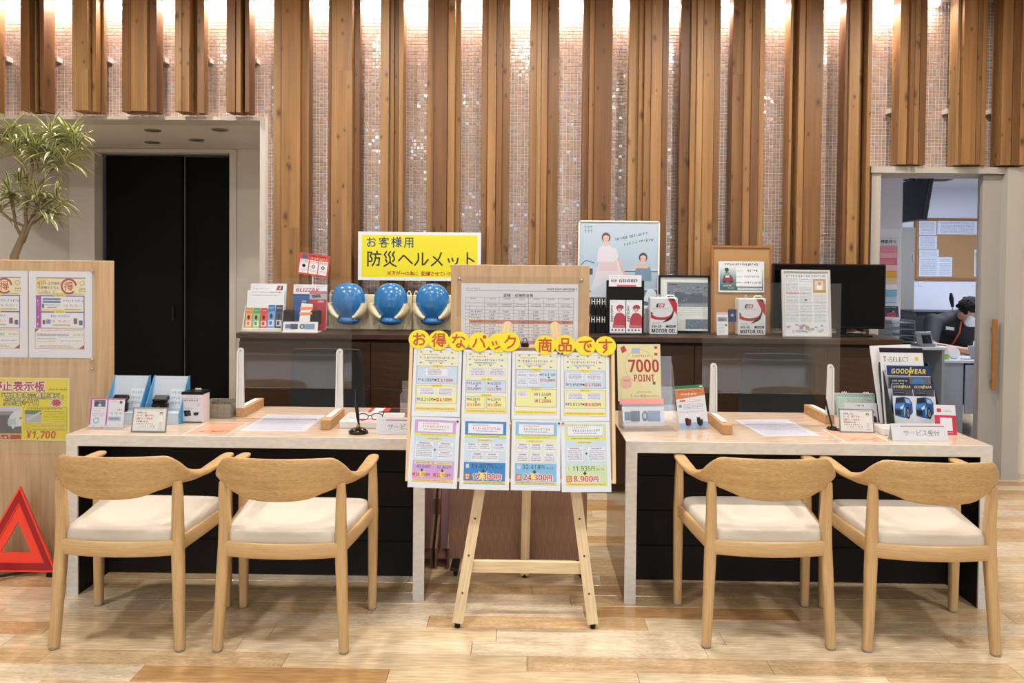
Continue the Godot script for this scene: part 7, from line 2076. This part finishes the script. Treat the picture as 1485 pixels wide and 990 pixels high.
# ---------------------------------------------------------------- office beyond the doorway
func office() -> void:
	var wm := mat("office_white", "d6dae4", 0.7)
	struct(slab("wall_office_left", Vector3(2.2, 0, -5.68), Vector3(2.32, 2.5, -8.9), wm))
	struct(slab("wall_office_right", Vector3(6.0, 0, -5.68), Vector3(6.12, 2.5, -8.9), wm))
	struct(slab("wall_office_front", Vector3(5.0, 0, -5.5), Vector3(6.1, 2.5, -5.68), wm))
	struct(slab("ceiling_office", Vector3(2.2, 2.42, -5.68), Vector3(6.12, 2.5, -8.9), wm))
	var wb := Node3D.new()
	wb.name = "wall_office_back"; add_child(wb); struct(wb)
	slab("masonry", Vector3(2.3, 0, -8.8), Vector3(6.0, 2.42, -8.9), wm, wb)
	bx(wb, "light_switch", Vector3(4.632, 1.312, -8.797), Vector3(0.05, 0.08, 0.008), M.white_plastic, 0.002)
	struct(slab("wall_office_pier", Vector3(2.32, 0, -6.3), Vector3(3.155, 2.42, -6.42), wm))
	lamp("office_light", "cool white square ceiling light in the office", "", Vector3(4.6, 2.42, -7.0), Vector2(0.6, 0.6), 5.5, "e6eeff")
	# door in the far corner, ajar
	var d := Node3D.new()
	d.name = "door_3"; d.position = Vector3(4.53, 0, -8.74); add_child(d); struct(d)
	bx(d, "leaf", Vector3(-0.12, 0.975, 0.0), Vector3(0.22, 1.95, 0.036), mat("door_greige", "8d8a82", 0.5), 0.002)
	bx(d, "hinge", Vector3(-0.03, 1.6, 0.022), Vector3(0.012, 0.08, 0.008), M.steel, 0.001)
	# ceiling vent
	var v := thing("ceiling_vent", "dark slotted air vent in the office ceiling", "vent", Vector3(4.2, 2.42, -7.9))
	bx(v, "frame", Vector3(0, -0.008, 0), Vector3(0.5, 0.016, 0.2), M.white_plastic, 0.002)
	for k in 4: bx(v, "slat", Vector3(0, -0.020, -0.07 + k * 0.045), Vector3(0.46, 0.008, 0.02), M.black_metal, 0.001)
	# hanging monitor seen from the side
	var t := thing("hanging_monitor", "black monitor hung from the office ceiling, seen from the side", "monitor", Vector3(3.90, 2.16, -7.6), 0.0)
	bx(t, "casing", Vector3.ZERO, Vector3(0.05, 0.42, 0.7), M.black_plastic, 0.004, Basis.from_euler(Vector3(0, -0.08, -0.14)))
	bx(t, "screen", Vector3(0.03, 0.0, 0.0), Vector3(0.003, 0.38, 0.66), mat("monitor_glass", "0a0c10", 0.1), 0.0, Basis.from_euler(Vector3(0, -0.08, -0.14)))
	bx(t, "hanger", Vector3(0, 0.23, 0), Vector3(0.03, 0.06, 0.06), M.black_metal, 0.002)
	# notice board
	var n := thing("office_notice_board", "brown cork notice board with pinned papers on the office wall", "notice board", Vector3(5.17, 1.36, -8.79))
	bx(n, "panel", Vector3(0, 0.345, 0), Vector3(1.22, 0.67, 0.012), M.cork, 0.0)
	for s in [-1.0, 1.0]: bx(n, "frame", Vector3(s * 0.615, 0.345, 0.004), Vector3(0.03, 0.70, 0.025), M.cork_frame, 0.002)
	for y in [0.0, 0.69]: bx(n, "frame", Vector3(0, y, 0.004), Vector3(1.2, 0.03, 0.025), M.cork_frame, 0.002)
	var pf := [print_mat("print_form_0", pr_form(0)), print_mat("print_form_1", pr_form(1)), print_mat("print_form_2", pr_form(2))]
	var P := [[4.69, 1.865, 0.20, 0.165, 0, "square paper in the corner of the office notice board"], [5.035, 1.878, 0.47, 0.155, 1, "long paper strip along the top of the office notice board"], [4.695, 1.708, 0.21, 0.15, 1, "paper below the corner sheet on the office notice board"], [4.71, 1.618, 0.225, 0.084, 0, "narrow dark-lined paper on the office notice board"],
		[4.71, 1.39, 0.225, 0.225, 1, "large form near the bottom of the office notice board"], [4.90, 1.392, 0.155, 0.222, 0, "form beside the largest one on the office notice board"], [5.30, 1.396, 0.14, 0.31, 2, "pale green notice at the side of the office notice board"]]
	for p in P: card("pinned_paper", p[5], "paper", Vector3(p[0], p[1], -8.778), p[2], p[3], pf[p[4]], Basis.IDENTITY, 0.002, "papers on the office notice board")
	# folder pockets on the pier
	var fw := thing("folder_pockets", "wall rack of pink, yellow and blue folders on the office pier", "wall rack", Vector3(3.036, 1.17, -6.298))
	bx(fw, "back", Vector3(0, 0.285, 0.002), Vector3(0.165, 0.575, 0.004), mat("rack_pale", "c4cede", 0.5), 0.0)
	put(sheet(0.15, 0.06, 0.002, print_mat("print_wait", pr_wait()), M.paper), null, "header_card", fw, Transform3D(Basis.IDENTITY, Vector3(0.003, 0.505, 0.006)))
	var fc := ["d88a9c", "dfa4b2", "d87a8c", "e8c0c8", "e0ac3c", "d6c4a0", "dfe2ea", "7ab2d8", "a8c8e4"]
	for i in fc.size(): bx(fw, "folder", Vector3(0.004, 0.475 - i * 0.052, 0.012 + (i % 2) * 0.003), Vector3(0.145, 0.05, 0.008), mat("folder_%d" % i, fc[i], 0.5), 0.001, lean(6))
	# black cabinet and long-handled tool
	var c := thing("low_cabinet", "low black cabinet against the office back wall", "cabinet", Vector3(4.62, 0, -8.45))
	bx(c, "body", Vector3(0, 0.5, 0), Vector3(0.62, 1.0, 0.38), M.black_metal, 0.004)
	for s in [-1.0, 1.0]:
		var dr := bx(c, "door", Vector3(s * 0.153, 0.5, 0.196), Vector3(0.30, 0.95, 0.014), M.black_plastic, 0.002)
		bx(dr, "handle", Vector3(-s * 0.12, 0.1, 0.012), Vector3(0.012, 0.1, 0.012), M.steel, 0.002)
	bx(c, "top", Vector3(0, 1.007, 0), Vector3(0.64, 0.014, 0.4), M.black_metal, 0.002)
	var um := thing("long_tool", "tool with a black grip and grey shaft leaning on the low cabinet", "tool", Vector3(4.70, 0.0, -8.2))
	var g := MB.new()
	g.tube([Vector3(0.05, 0.0, 0.02), Vector3(-0.035, 1.08, 0.0)], 0.009, 8)
	put(g.mesh(), M.steel, "shaft", um)
	var g2 := MB.new()
	g2.tube([Vector3(-0.034, 1.07, 0.0), Vector3(-0.05, 1.16, 0.0), Vector3(-0.055, 1.22, 0.0)], [0.014, 0.024, 0.012], 10)
	put(g2.mesh(), M.black_plastic, "grip", um)
	# desk
	var dk := thing("office_desk", "grey steel office desk with cabinet front, in the office", "desk", Vector3(4.15, 0, -6.68))
	var gs := mat("steel_grey", "8e96a2", 0.45, 0.1)
	bx(dk, "desktop", Vector3(0, 0.708, 0), Vector3(1.6, 0.024, 0.66), mat("office_top", "b9bcc2", 0.4), 0.003)
	bx(dk, "pedestal", Vector3(-0.60, 0.348, 0.0), Vector3(0.37, 0.695, 0.60), gs, 0.003)
	var dr2 := bx(dk, "front_panel", Vector3(-0.21, 0.475, 0.31), Vector3(0.40, 0.41, 0.012), gs, 0.002)
	bx(dk, "front_panel", Vector3(0.40, 0.40, 0.31), Vector3(0.80, 0.56, 0.012), gs, 0.002)
	bx(dk, "pull_slot", Vector3(-0.21, 0.688, 0.305), Vector3(0.38, 0.012, 0.01), M.black_metal, 0.0)
	bx(dk, "leg", Vector3(0.77, 0.348, 0.0), Vector3(0.04, 0.695, 0.60), gs, 0.002)
	var tb := thing("tissue_box", "white and green tissue box on the office desk", "tissue box", Vector3(3.535, 0.7202, -6.45))
	bx(tb, "lower_half", Vector3(0, 0.022, 0), Vector3(0.17, 0.044, 0.10), mat("tissue_green", "8fb84a", 0.5), 0.002)
	bx(tb, "upper_half", Vector3(0, 0.075, 0), Vector3(0.168, 0.062, 0.098), M.paper, 0.004)
	var tp := MB.new()
	tp.lathe([[0.03, 0.0], [0.026, 0.012], [0.034, 0.03], [0.0, 0.034]], Vector3(-0.02, 0.105, 0), 9, Vector3(1, 1, 0.3))
	put(tp.mesh(), M.paper, "tissue", tb)
	var ds := thing("cable_spool", "round pale disc leaning beside the tissue box on the office desk", "disc", Vector3(3.683, 0.7202, -6.45))
	var dm := MB.new()
	dm.lathe([[0.0, 0.01], [0.03, 0.008], [0.05, 0.012], [0.055, 0.0], [0.0, -0.004]], Vector3(0, 0.052, 0), 24, Vector3.ONE, Basis(Vector3.RIGHT, PI / 2 - 0.3))
	put(dm.mesh(), M.white_plastic, "disc", ds)
	var cb := MB.new()
	cb.tube([Vector3(0.05, 0.004, 0.02), Vector3(0.10, 0.004, 0.05), Vector3(0.16, 0.004, 0.02), Vector3(0.22, 0.004, 0.05)], 0.003, 6)
	put(cb.mesh(), M.black_plastic, "cable", ds)
	var sp := thing("desk_speaker", "small black box behind the pale disc on the office desk", "speaker", Vector3(3.66, 0.7202, -6.62))
	bx(sp, "body", Vector3(0, 0.05, 0), Vector3(0.09, 0.10, 0.08), M.black_plastic, 0.006)
	bx(sp, "grille", Vector3(0, 0.05, 0.041), Vector3(0.07, 0.08, 0.002), M.black_metal, 0.001)
	var tl := thing("tablet", "grey tablet propped on the office desk before the person", "tablet", Vector3(3.90, 0.7202, -6.46), -0.25)
	bx(tl, "body", Vector3(0, 0.06, 0), Vector3(0.14, 0.12, 0.008), mat("tablet_grey", "8a8f98", 0.3, 0.5), 0.003, lean(22, 0, 8))
	bx(tl, "stand", Vector3(0, 0.04, -0.04), Vector3(0.06, 0.085, 0.004), M.tablet_grey, 0.001, lean(-20))
	# reception side shelf with trays, phone, magazine
	var sh := thing("side_shelf", "low grey shelf just inside the office doorway", "shelf", Vector3(3.02, 0, -6.05))
	bx(sh, "top", Vector3(0, 0.87, 0), Vector3(0.5, 0.02, 0.44), M.office_top, 0.002)
	for s in [-1.0, 1.0]: bx(sh, "side", Vector3(s * 0.24, 0.43, 0), Vector3(0.018, 0.86, 0.42), gs, 0.001)
	bx(sh, "shelf_board", Vector3(0, 0.4, 0), Vector3(0.46, 0.018, 0.40), gs, 0.001)
	bx(sh, "back", Vector3(0, 0.43, -0.20), Vector3(0.46, 0.86, 0.01), gs, 0.001)
	var tr := thing("letter_trays", "grey stack of letter trays on the shelf inside the office doorway", "tray", Vector3(3.04, 0.881, -6.14))
	for k in 4:
		bx(tr, "tray", Vector3(0, 0.02 + k * 0.05, 0), Vector3(0.19, 0.006, 0.24), M.tablet_grey, 0.001)
		for s in [-1.0, 1.0]: bx(tr, "side", Vector3(s * 0.092, 0.02 + k * 0.05, 0), Vector3(0.006, 0.042, 0.24), M.tablet_grey, 0.001)
	card("car_magazine", "colourful car magazine standing on the grey letter trays", "magazine", Vector3(3.02, 1.078, -6.17), 0.115, 0.10, print_mat("print_magazine", pr_magazine()), lean(12), 0.006)
	var ph := thing("desk_phone", "grey desk phone display turned to the doorway", "phone", Vector3(3.16, 0.881, -5.935), 0.1)
	bx(ph, "screen_housing", Vector3(0, 0.06, 0), Vector3(0.13, 0.105, 0.012), M.tablet_grey, 0.003, lean(20))
	bx(ph, "screen", Vector3(0.015, 0.055, 0.010), Vector3(0.075, 0.07, 0.002), M.gloss_black, 0.0, lean(20))
	bx(ph, "base", Vector3(0, 0.01, -0.01), Vector3(0.13, 0.02, 0.12), M.tablet_grey, 0.003)
	var oc := thing("office_swivel_chair", "black swivel chair behind the office desk beside the person", "chair", Vector3(4.22, 0, -8.02))
	var bk := MB.new()
	var rr := []
	for k in 7:
		var tt := k / 6.0
		var q := PackedVector3Array()
		for j in 20:
			var a := TAU * j / 20.0
			var gg := pow(pow(absf(cos(a)), 5.0) + pow(absf(sin(a)), 5.0), -0.2)
			q.append(Vector3(cos(a) * gg * 0.21 * (1.0 if k in [1, 2, 3, 4, 5] else 0.9), 0.52 + 0.46 * tt, sin(a) * gg * 0.025))
		rr.append(q)
	bk.rings(rr, true)
	put(bk.mesh(), M.chair_black, "backrest", oc)
	bx(oc, "seat", Vector3(0, 0.45, 0.0), Vector3(0.42, 0.07, 0.3), M.chair_black, 0.02)
	var pp := MB.new()
	pp.tube([Vector3(0, 0.02, 0.0), Vector3(0, 0.42, 0.0)], 0.03, 10)
	put(pp.mesh(), M.black_metal, "post", oc)
	var pb := MB.new()
	pb.lathe([[0.0, 0.0], [0.24, 0.0], [0.22, 0.02], [0.03, 0.05], [0.0, 0.05]], Vector3.ZERO, 5)
	put(pb.mesh(), M.black_plastic, "base", oc)

# ---------------------------------------------------------------- the person: tapered capsules blended into one skin
func field_mesh(bones: Array, cell: float, blend: float) -> ArrayMesh:
	var lo := Vector3.INF
	var hi := -Vector3.INF
	for b in bones:
		var r: float = maxf(b[1], b[3]) + cell * 3.0
		lo = lo.min(b[0] - Vector3.ONE * r).min(b[2] - Vector3.ONE * r)
		hi = hi.max(b[0] + Vector3.ONE * r).max(b[2] + Vector3.ONE * r)
	var nx := int((hi.x - lo.x) / cell) + 2
	var ny := int((hi.y - lo.y) / cell) + 2
	var nz := int((hi.z - lo.z) / cell) + 2
	var F := PackedFloat32Array()
	F.resize(nx * ny * nz)
	F.fill(1.0)
	for b in bones:
		var a: Vector3 = b[0]
		var e: Vector3 = b[2]
		var ra: float = b[1]
		var rb: float = b[3]
		var R := maxf(ra, rb) + blend + cell * 2.0
		var l := ((a.min(e) - Vector3.ONE * R - lo) / cell).floor()
		var h := ((a.max(e) + Vector3.ONE * R - lo) / cell).ceil()
		var ab := e - a
		var dd := maxf(ab.length_squared(), 1e-9)
		for z in range(maxi(0, int(l.z)), mini(nz, int(h.z))):
			for y in range(maxi(0, int(l.y)), mini(ny, int(h.y))):
				for x in range(maxi(0, int(l.x)), mini(nx, int(h.x))):
					var p := lo + Vector3(x, y, z) * cell
					var t := clampf((p - a).dot(ab) / dd, 0.0, 1.0)
					var d := p.distance_to(a + ab * t) - lerpf(ra, rb, t)
					var i := (z * ny + y) * nx + x
					var o := F[i]
					var k := maxf(blend - absf(o - d), 0.0) / blend
					F[i] = minf(o, d) - k * k * blend * 0.25
	var vid := {}
	var V := PackedVector3Array()
	var N := PackedVector3Array()
	var I := PackedInt32Array()
	var sx := 1
	var sy := nx
	var sz := nx * ny
	for z in nz - 1:
		for y in ny - 1:
			var base := (z * ny + y) * nx
			for x in nx - 1:
				var i := base + x
				var inside := 0
				for c in 8: if F[i + (c & 1) + ((c >> 1) & 1) * sy + (c >> 2) * sz] < 0.0: inside += 1
				if inside == 0 or inside == 8: continue
				var s := Vector3.ZERO
				var cnt := 0
				for c in 8:
					for ax in 3:
						if c & (1 << ax): continue
						var c2 := c | (1 << ax)
						var f0 := F[i + (c & 1) + ((c >> 1) & 1) * sy + (c >> 2) * sz]
						var f1 := F[i + (c2 & 1) + ((c2 >> 1) & 1) * sy + (c2 >> 2) * sz]
						if (f0 < 0.0) != (f1 < 0.0):
							var q := Vector3(c & 1, (c >> 1) & 1, c >> 2)
							q[ax] += f0 / (f0 - f1)
							s += q; cnt += 1
				vid[i] = V.size()
				V.append(lo + (Vector3(x, y, z) + s / cnt) * cell)
				N.append(Vector3(F[i + sx] - F[i] + F[i + sx + sy] - F[i + sy] + F[i + sx + sz] - F[i + sz] + F[i + sx + sy + sz] - F[i + sy + sz], F[i + sy] - F[i] + F[i + sy + sx] - F[i + sx] + F[i + sy + sz] - F[i + sz] + F[i + sx + sy + sz] - F[i + sx + sz], F[i + sz] - F[i] + F[i + sz + sx] - F[i + sx] + F[i + sz + sy] - F[i + sy] + F[i + sx + sy + sz] - F[i + sx + sy]).normalized())
	for i in vid.keys():
		for ax in 3:
			var st: int = [sx, sy, sz][ax]
			var u: int = [sy, sz, sx][ax]
			var w: int = [sz, sx, sy][ax]
			if (F[i] < 0.0) == (F[i + st] < 0.0): continue
			if not (vid.has(i - u) and vid.has(i - w) and vid.has(i - u - w)): continue
			var q := [vid[i], vid[i - u], vid[i - u - w], vid[i - w]]
			for tr in [[0, 1, 2], [0, 2, 3]]:
				var a: int = q[tr[0]]
				var b: int = q[tr[1]]
				var c: int = q[tr[2]]
				if (V[b] - V[a]).cross(V[c] - V[a]).dot(N[a] + N[b] + N[c]) > 0.0: I.append_array([a, c, b])
				else: I.append_array([a, b, c])
	var arr := []
	arr.resize(Mesh.ARRAY_MAX)
	arr[Mesh.ARRAY_VERTEX] = V; arr[Mesh.ARRAY_NORMAL] = N; arr[Mesh.ARRAY_INDEX] = I
	var m := ArrayMesh.new()
	m.add_surface_from_arrays(Mesh.PRIMITIVE_TRIANGLES, arr)
	return m

func person() -> void:
	var sl0 := thing("stool", "round black stool under the person at the office desk", "stool", Vector3(4.14, 0, -7.50))
	var s1 := MB.new()
	s1.lathe([[0.0, 0.30], [0.16, 0.30], [0.17, 0.32], [0.16, 0.345], [0.0, 0.35]], Vector3.ZERO, 24)
	put(s1.mesh(), M.chair_black, "seat", sl0)
	var s2 := MB.new()
	s2.lathe([[0.0, 0.0], [0.2, 0.0], [0.2, 0.015], [0.03, 0.03], [0.025, 0.3], [0.0, 0.3]], Vector3.ZERO, 20)
	put(s2.mesh(), M.black_metal, "pedestal", sl0)
	var o := thing("person", "person in black work shirt with orange trim and white mask, bending over a desk", "person", Vector3(4.12, 0, -7.3))
	var skin := mat("skin", "c89678", 0.5)
	skin.subsurf_scatter_enabled = true; skin.subsurf_scatter_strength = 0.1
	var v := func(x: float, y: float, z: float) -> Vector3: return Vector3(x - 4.12, y, z + 7.3)
	var hb := Basis.from_euler(Vector3(0.62, 0.25, -0.10))   # head bowed
	var hc: Vector3 = v.call(4.125, 1.085, -6.97)
	var H := func(x: float, y: float, z: float) -> Vector3: return hc + hb * Vector3(x, y, z)
	var sl: Vector3 = v.call(3.86, 0.985, -7.10)
	var sr: Vector3 = v.call(4.42, 0.965, -7.12)
	var el: Vector3 = v.call(3.735, 0.775, -6.93)
	var er: Vector3 = v.call(4.53, 0.775, -6.95)
	var wl: Vector3 = v.call(3.97, 0.755, -6.72)
	var wr: Vector3 = v.call(4.30, 0.755, -6.70)
	var body := [[v.call(4.14, 0.52, -7.46), 0.15, v.call(4.14, 0.72, -7.36), 0.145], [v.call(4.14, 0.72, -7.36), 0.145, v.call(4.14, 0.93, -7.17), 0.15], [v.call(4.02, 0.96, -7.13), 0.10, v.call(4.28, 0.955, -7.14), 0.10], [v.call(4.14, 0.99, -7.14), 0.06, H.call(0, -0.06, -0.03), 0.056],
		[sl, 0.062, el, 0.047], [el, 0.046, wl, 0.030], [sr, 0.062, er, 0.047], [er, 0.046, wr, 0.030], [v.call(4.03, 0.50, -7.40), 0.095, v.call(4.0, 0.52, -7.02), 0.07], [v.call(4.25, 0.50, -7.40), 0.095, v.call(4.28, 0.52, -7.02), 0.07],
		[v.call(4.0, 0.50, -7.02), 0.062, v.call(3.99, 0.10, -7.04), 0.045], [v.call(4.28, 0.50, -7.02), 0.062, v.call(4.29, 0.10, -7.04), 0.045], [v.call(3.99, 0.045, -7.06), 0.042, v.call(3.98, 0.04, -6.90), 0.036], [v.call(4.29, 0.045, -7.06), 0.042, v.call(4.30, 0.04, -6.90), 0.036],
		# head: skull, jaw, nose, ears
		[H.call(0, 0.035, -0.025), 0.082, H.call(0, 0.02, 0.02), 0.076], [H.call(0, -0.03, 0.02), 0.062, H.call(0, -0.085, 0.045), 0.036], [H.call(0, 0.012, 0.092), 0.010, H.call(0, -0.02, 0.105), 0.014], [H.call(-0.08, 0.01, 0.0), 0.012, H.call(-0.082, -0.03, -0.004), 0.010], [H.call(0.08, 0.01, 0.0), 0.012, H.call(0.082, -0.03, -0.004), 0.010]]
	# hands: palm, four fingers and a thumb each, resting on the desk
	for h in [[wl, Vector3(0.75, -0.02, 0.62).normalized(), 1.0], [wr, Vector3(-0.8, -0.02, 0.58).normalized(), -1.0]]:
		var w: Vector3 = h[0]
		var f: Vector3 = h[1]
		var side := f.cross(Vector3.UP).normalized()
		body.append([w, 0.027, w + f * 0.07, 0.026])
		for k in 4:
			var s := (k - 1.5) * 0.019
			var b0 := w + f * 0.08 + side * s
			var L: float = [0.062, 0.075, 0.070, 0.055][k]
			body.append([b0 - f * 0.03, 0.011, b0 + f * L * 0.5 + Vector3(0, 0.008, 0), 0.009])
			body.append([b0 + f * L * 0.5 + Vector3(0, 0.008, 0), 0.009, b0 + f * L + Vector3(0, -0.012, 0), 0.0078])
		var tb: Vector3 = w + f * 0.025 + side * -0.025 * h[2]
		body.append([tb, 0.013, tb + f * 0.035 - side * 0.022 * h[2], 0.0105])
		body.append([tb + f * 0.035 - side * 0.022 * h[2], 0.0105, tb + f * 0.065 - side * 0.018 * h[2], 0.009])
	put(field_mesh(body, 0.011, 0.028), skin, "body", o)
	var shirt := [[v.call(4.14, 0.52, -7.46), 0.168, v.call(4.14, 0.72, -7.36), 0.162], [v.call(4.14, 0.72, -7.36), 0.162, v.call(4.14, 0.93, -7.17), 0.166], [v.call(4.00, 0.965, -7.13), 0.112, v.call(4.30, 0.96, -7.14), 0.112], [sl, 0.080, sl.lerp(el, 0.86), 0.072], [sr, 0.080, sr.lerp(er, 0.86), 0.072], [v.call(4.13, 1.0, -7.12), 0.078, v.call(4.13, 1.03, -7.09), 0.074]]
	put(field_mesh(shirt, 0.012, 0.05), mat("shirt_black", "202024", 0.8), "shirt", o)
	var tro := [[v.call(4.03, 0.50, -7.42), 0.115, v.call(4.0, 0.52, -7.02), 0.086], [v.call(4.25, 0.50, -7.42), 0.115, v.call(4.28, 0.52, -7.02), 0.086], [v.call(4.0, 0.50, -7.02), 0.078, v.call(3.99, 0.10, -7.04), 0.062], [v.call(4.28, 0.50, -7.02), 0.078, v.call(4.29, 0.10, -7.04), 0.062]]
	put(field_mesh(tro, 0.018, 0.04), mat("trousers", "1c1d22", 0.8), "trousers", o)
	var or_ := mat("trim_orange", "c8602a", 0.6)
	for s in [[sl, el], [sr, er]]:
		var c: Vector3 = s[0].lerp(s[1], 0.97)
		var d: Vector3 = (s[1] - s[0]).normalized()
		var m := MB.new()
		m.tube([c - d * 0.012, c + d * 0.004], 0.074, 16)
		put(m.mesh(), or_, "sleeve_hem", o)
	var pm := MB.new()
	pm.tube([v.call(4.085, 1.055, -7.015), v.call(4.055, 0.99, -6.985), v.call(4.045, 0.90, -6.99), v.call(4.035, 0.80, -7.06), v.call(4.03, 0.70, -7.17)], 0.008, 6)
	put(pm.mesh(), or_, "piping", o)
	bx(o, "name_badge", v.call(3.955, 0.935, -6.985), Vector3(0.07, 0.03, 0.006), mat("badge", "c8ccd2", 0.4), 0.002, Basis.from_euler(Vector3(-0.3, -0.25, -0.12)))
	var mask := [[H.call(0, 0.0, 0.090), 0.030, H.call(0, -0.05, 0.088), 0.036], [H.call(-0.035, -0.005, 0.066), 0.028, H.call(-0.03, -0.07, 0.060), 0.026], [H.call(0.035, -0.005, 0.066), 0.028, H.call(0.03, -0.07, 0.060), 0.026], [H.call(0, -0.08, 0.062), 0.03, H.call(0, -0.05, 0.075), 0.034]]
	put(field_mesh(mask, 0.006, 0.02), mat("mask_white", "e6ebf2", 0.7), "mask", o)
	for s in [-1.0, 1.0]:
		var lp := MB.new()
		lp.tube([H.call(s * 0.055, -0.005, 0.068), H.call(s * 0.076, 0.0, 0.035), H.call(s * 0.086, -0.004, 0.0)], 0.002, 6)
		put(lp.mesh(), M.mask_white, "ear_loop", o)
		var ey := MB.new()
		ey.lathe([[0.0, 0.007], [0.009, 0.004], [0.012, 0.0], [0.009, -0.004], [0.0, -0.007]], H.call(s * 0.032, 0.022, 0.090), 12, Vector3(1, 1, 0.5), hb)
		put(ey.mesh(), mat("eye_dark", "1a1210", 0.2), "eye", o)
	var hair := []
	var hr := RandomNumberGenerator.new()
	hr.seed = 3
	for k in 170:
		var y := 1.0 - 1.35 * (k + 0.5) / 170.0
		var a := k * 2.39996
		var rr := sqrt(maxf(0.0, 1.0 - y * y))
		var d := Vector3(cos(a) * rr, y, sin(a) * rr)
		if d.z > 0.45 and d.y < 0.25: continue
		var p: Vector3 = H.call(d.x * 0.094, 0.035 + d.y * 0.098, -0.012 + d.z * 0.100)
		var q := p + Vector3(hr.randfn(0, 0.006), hr.randfn(0, 0.006), hr.randfn(0, 0.006))
		hair.append([p, hr.randf_range(0.014, 0.021), q, hr.randf_range(0.012, 0.02)])
	put(field_mesh(hair, 0.006, 0.006), mat("hair_black", "0f0d0c", 0.95), "hair", o)
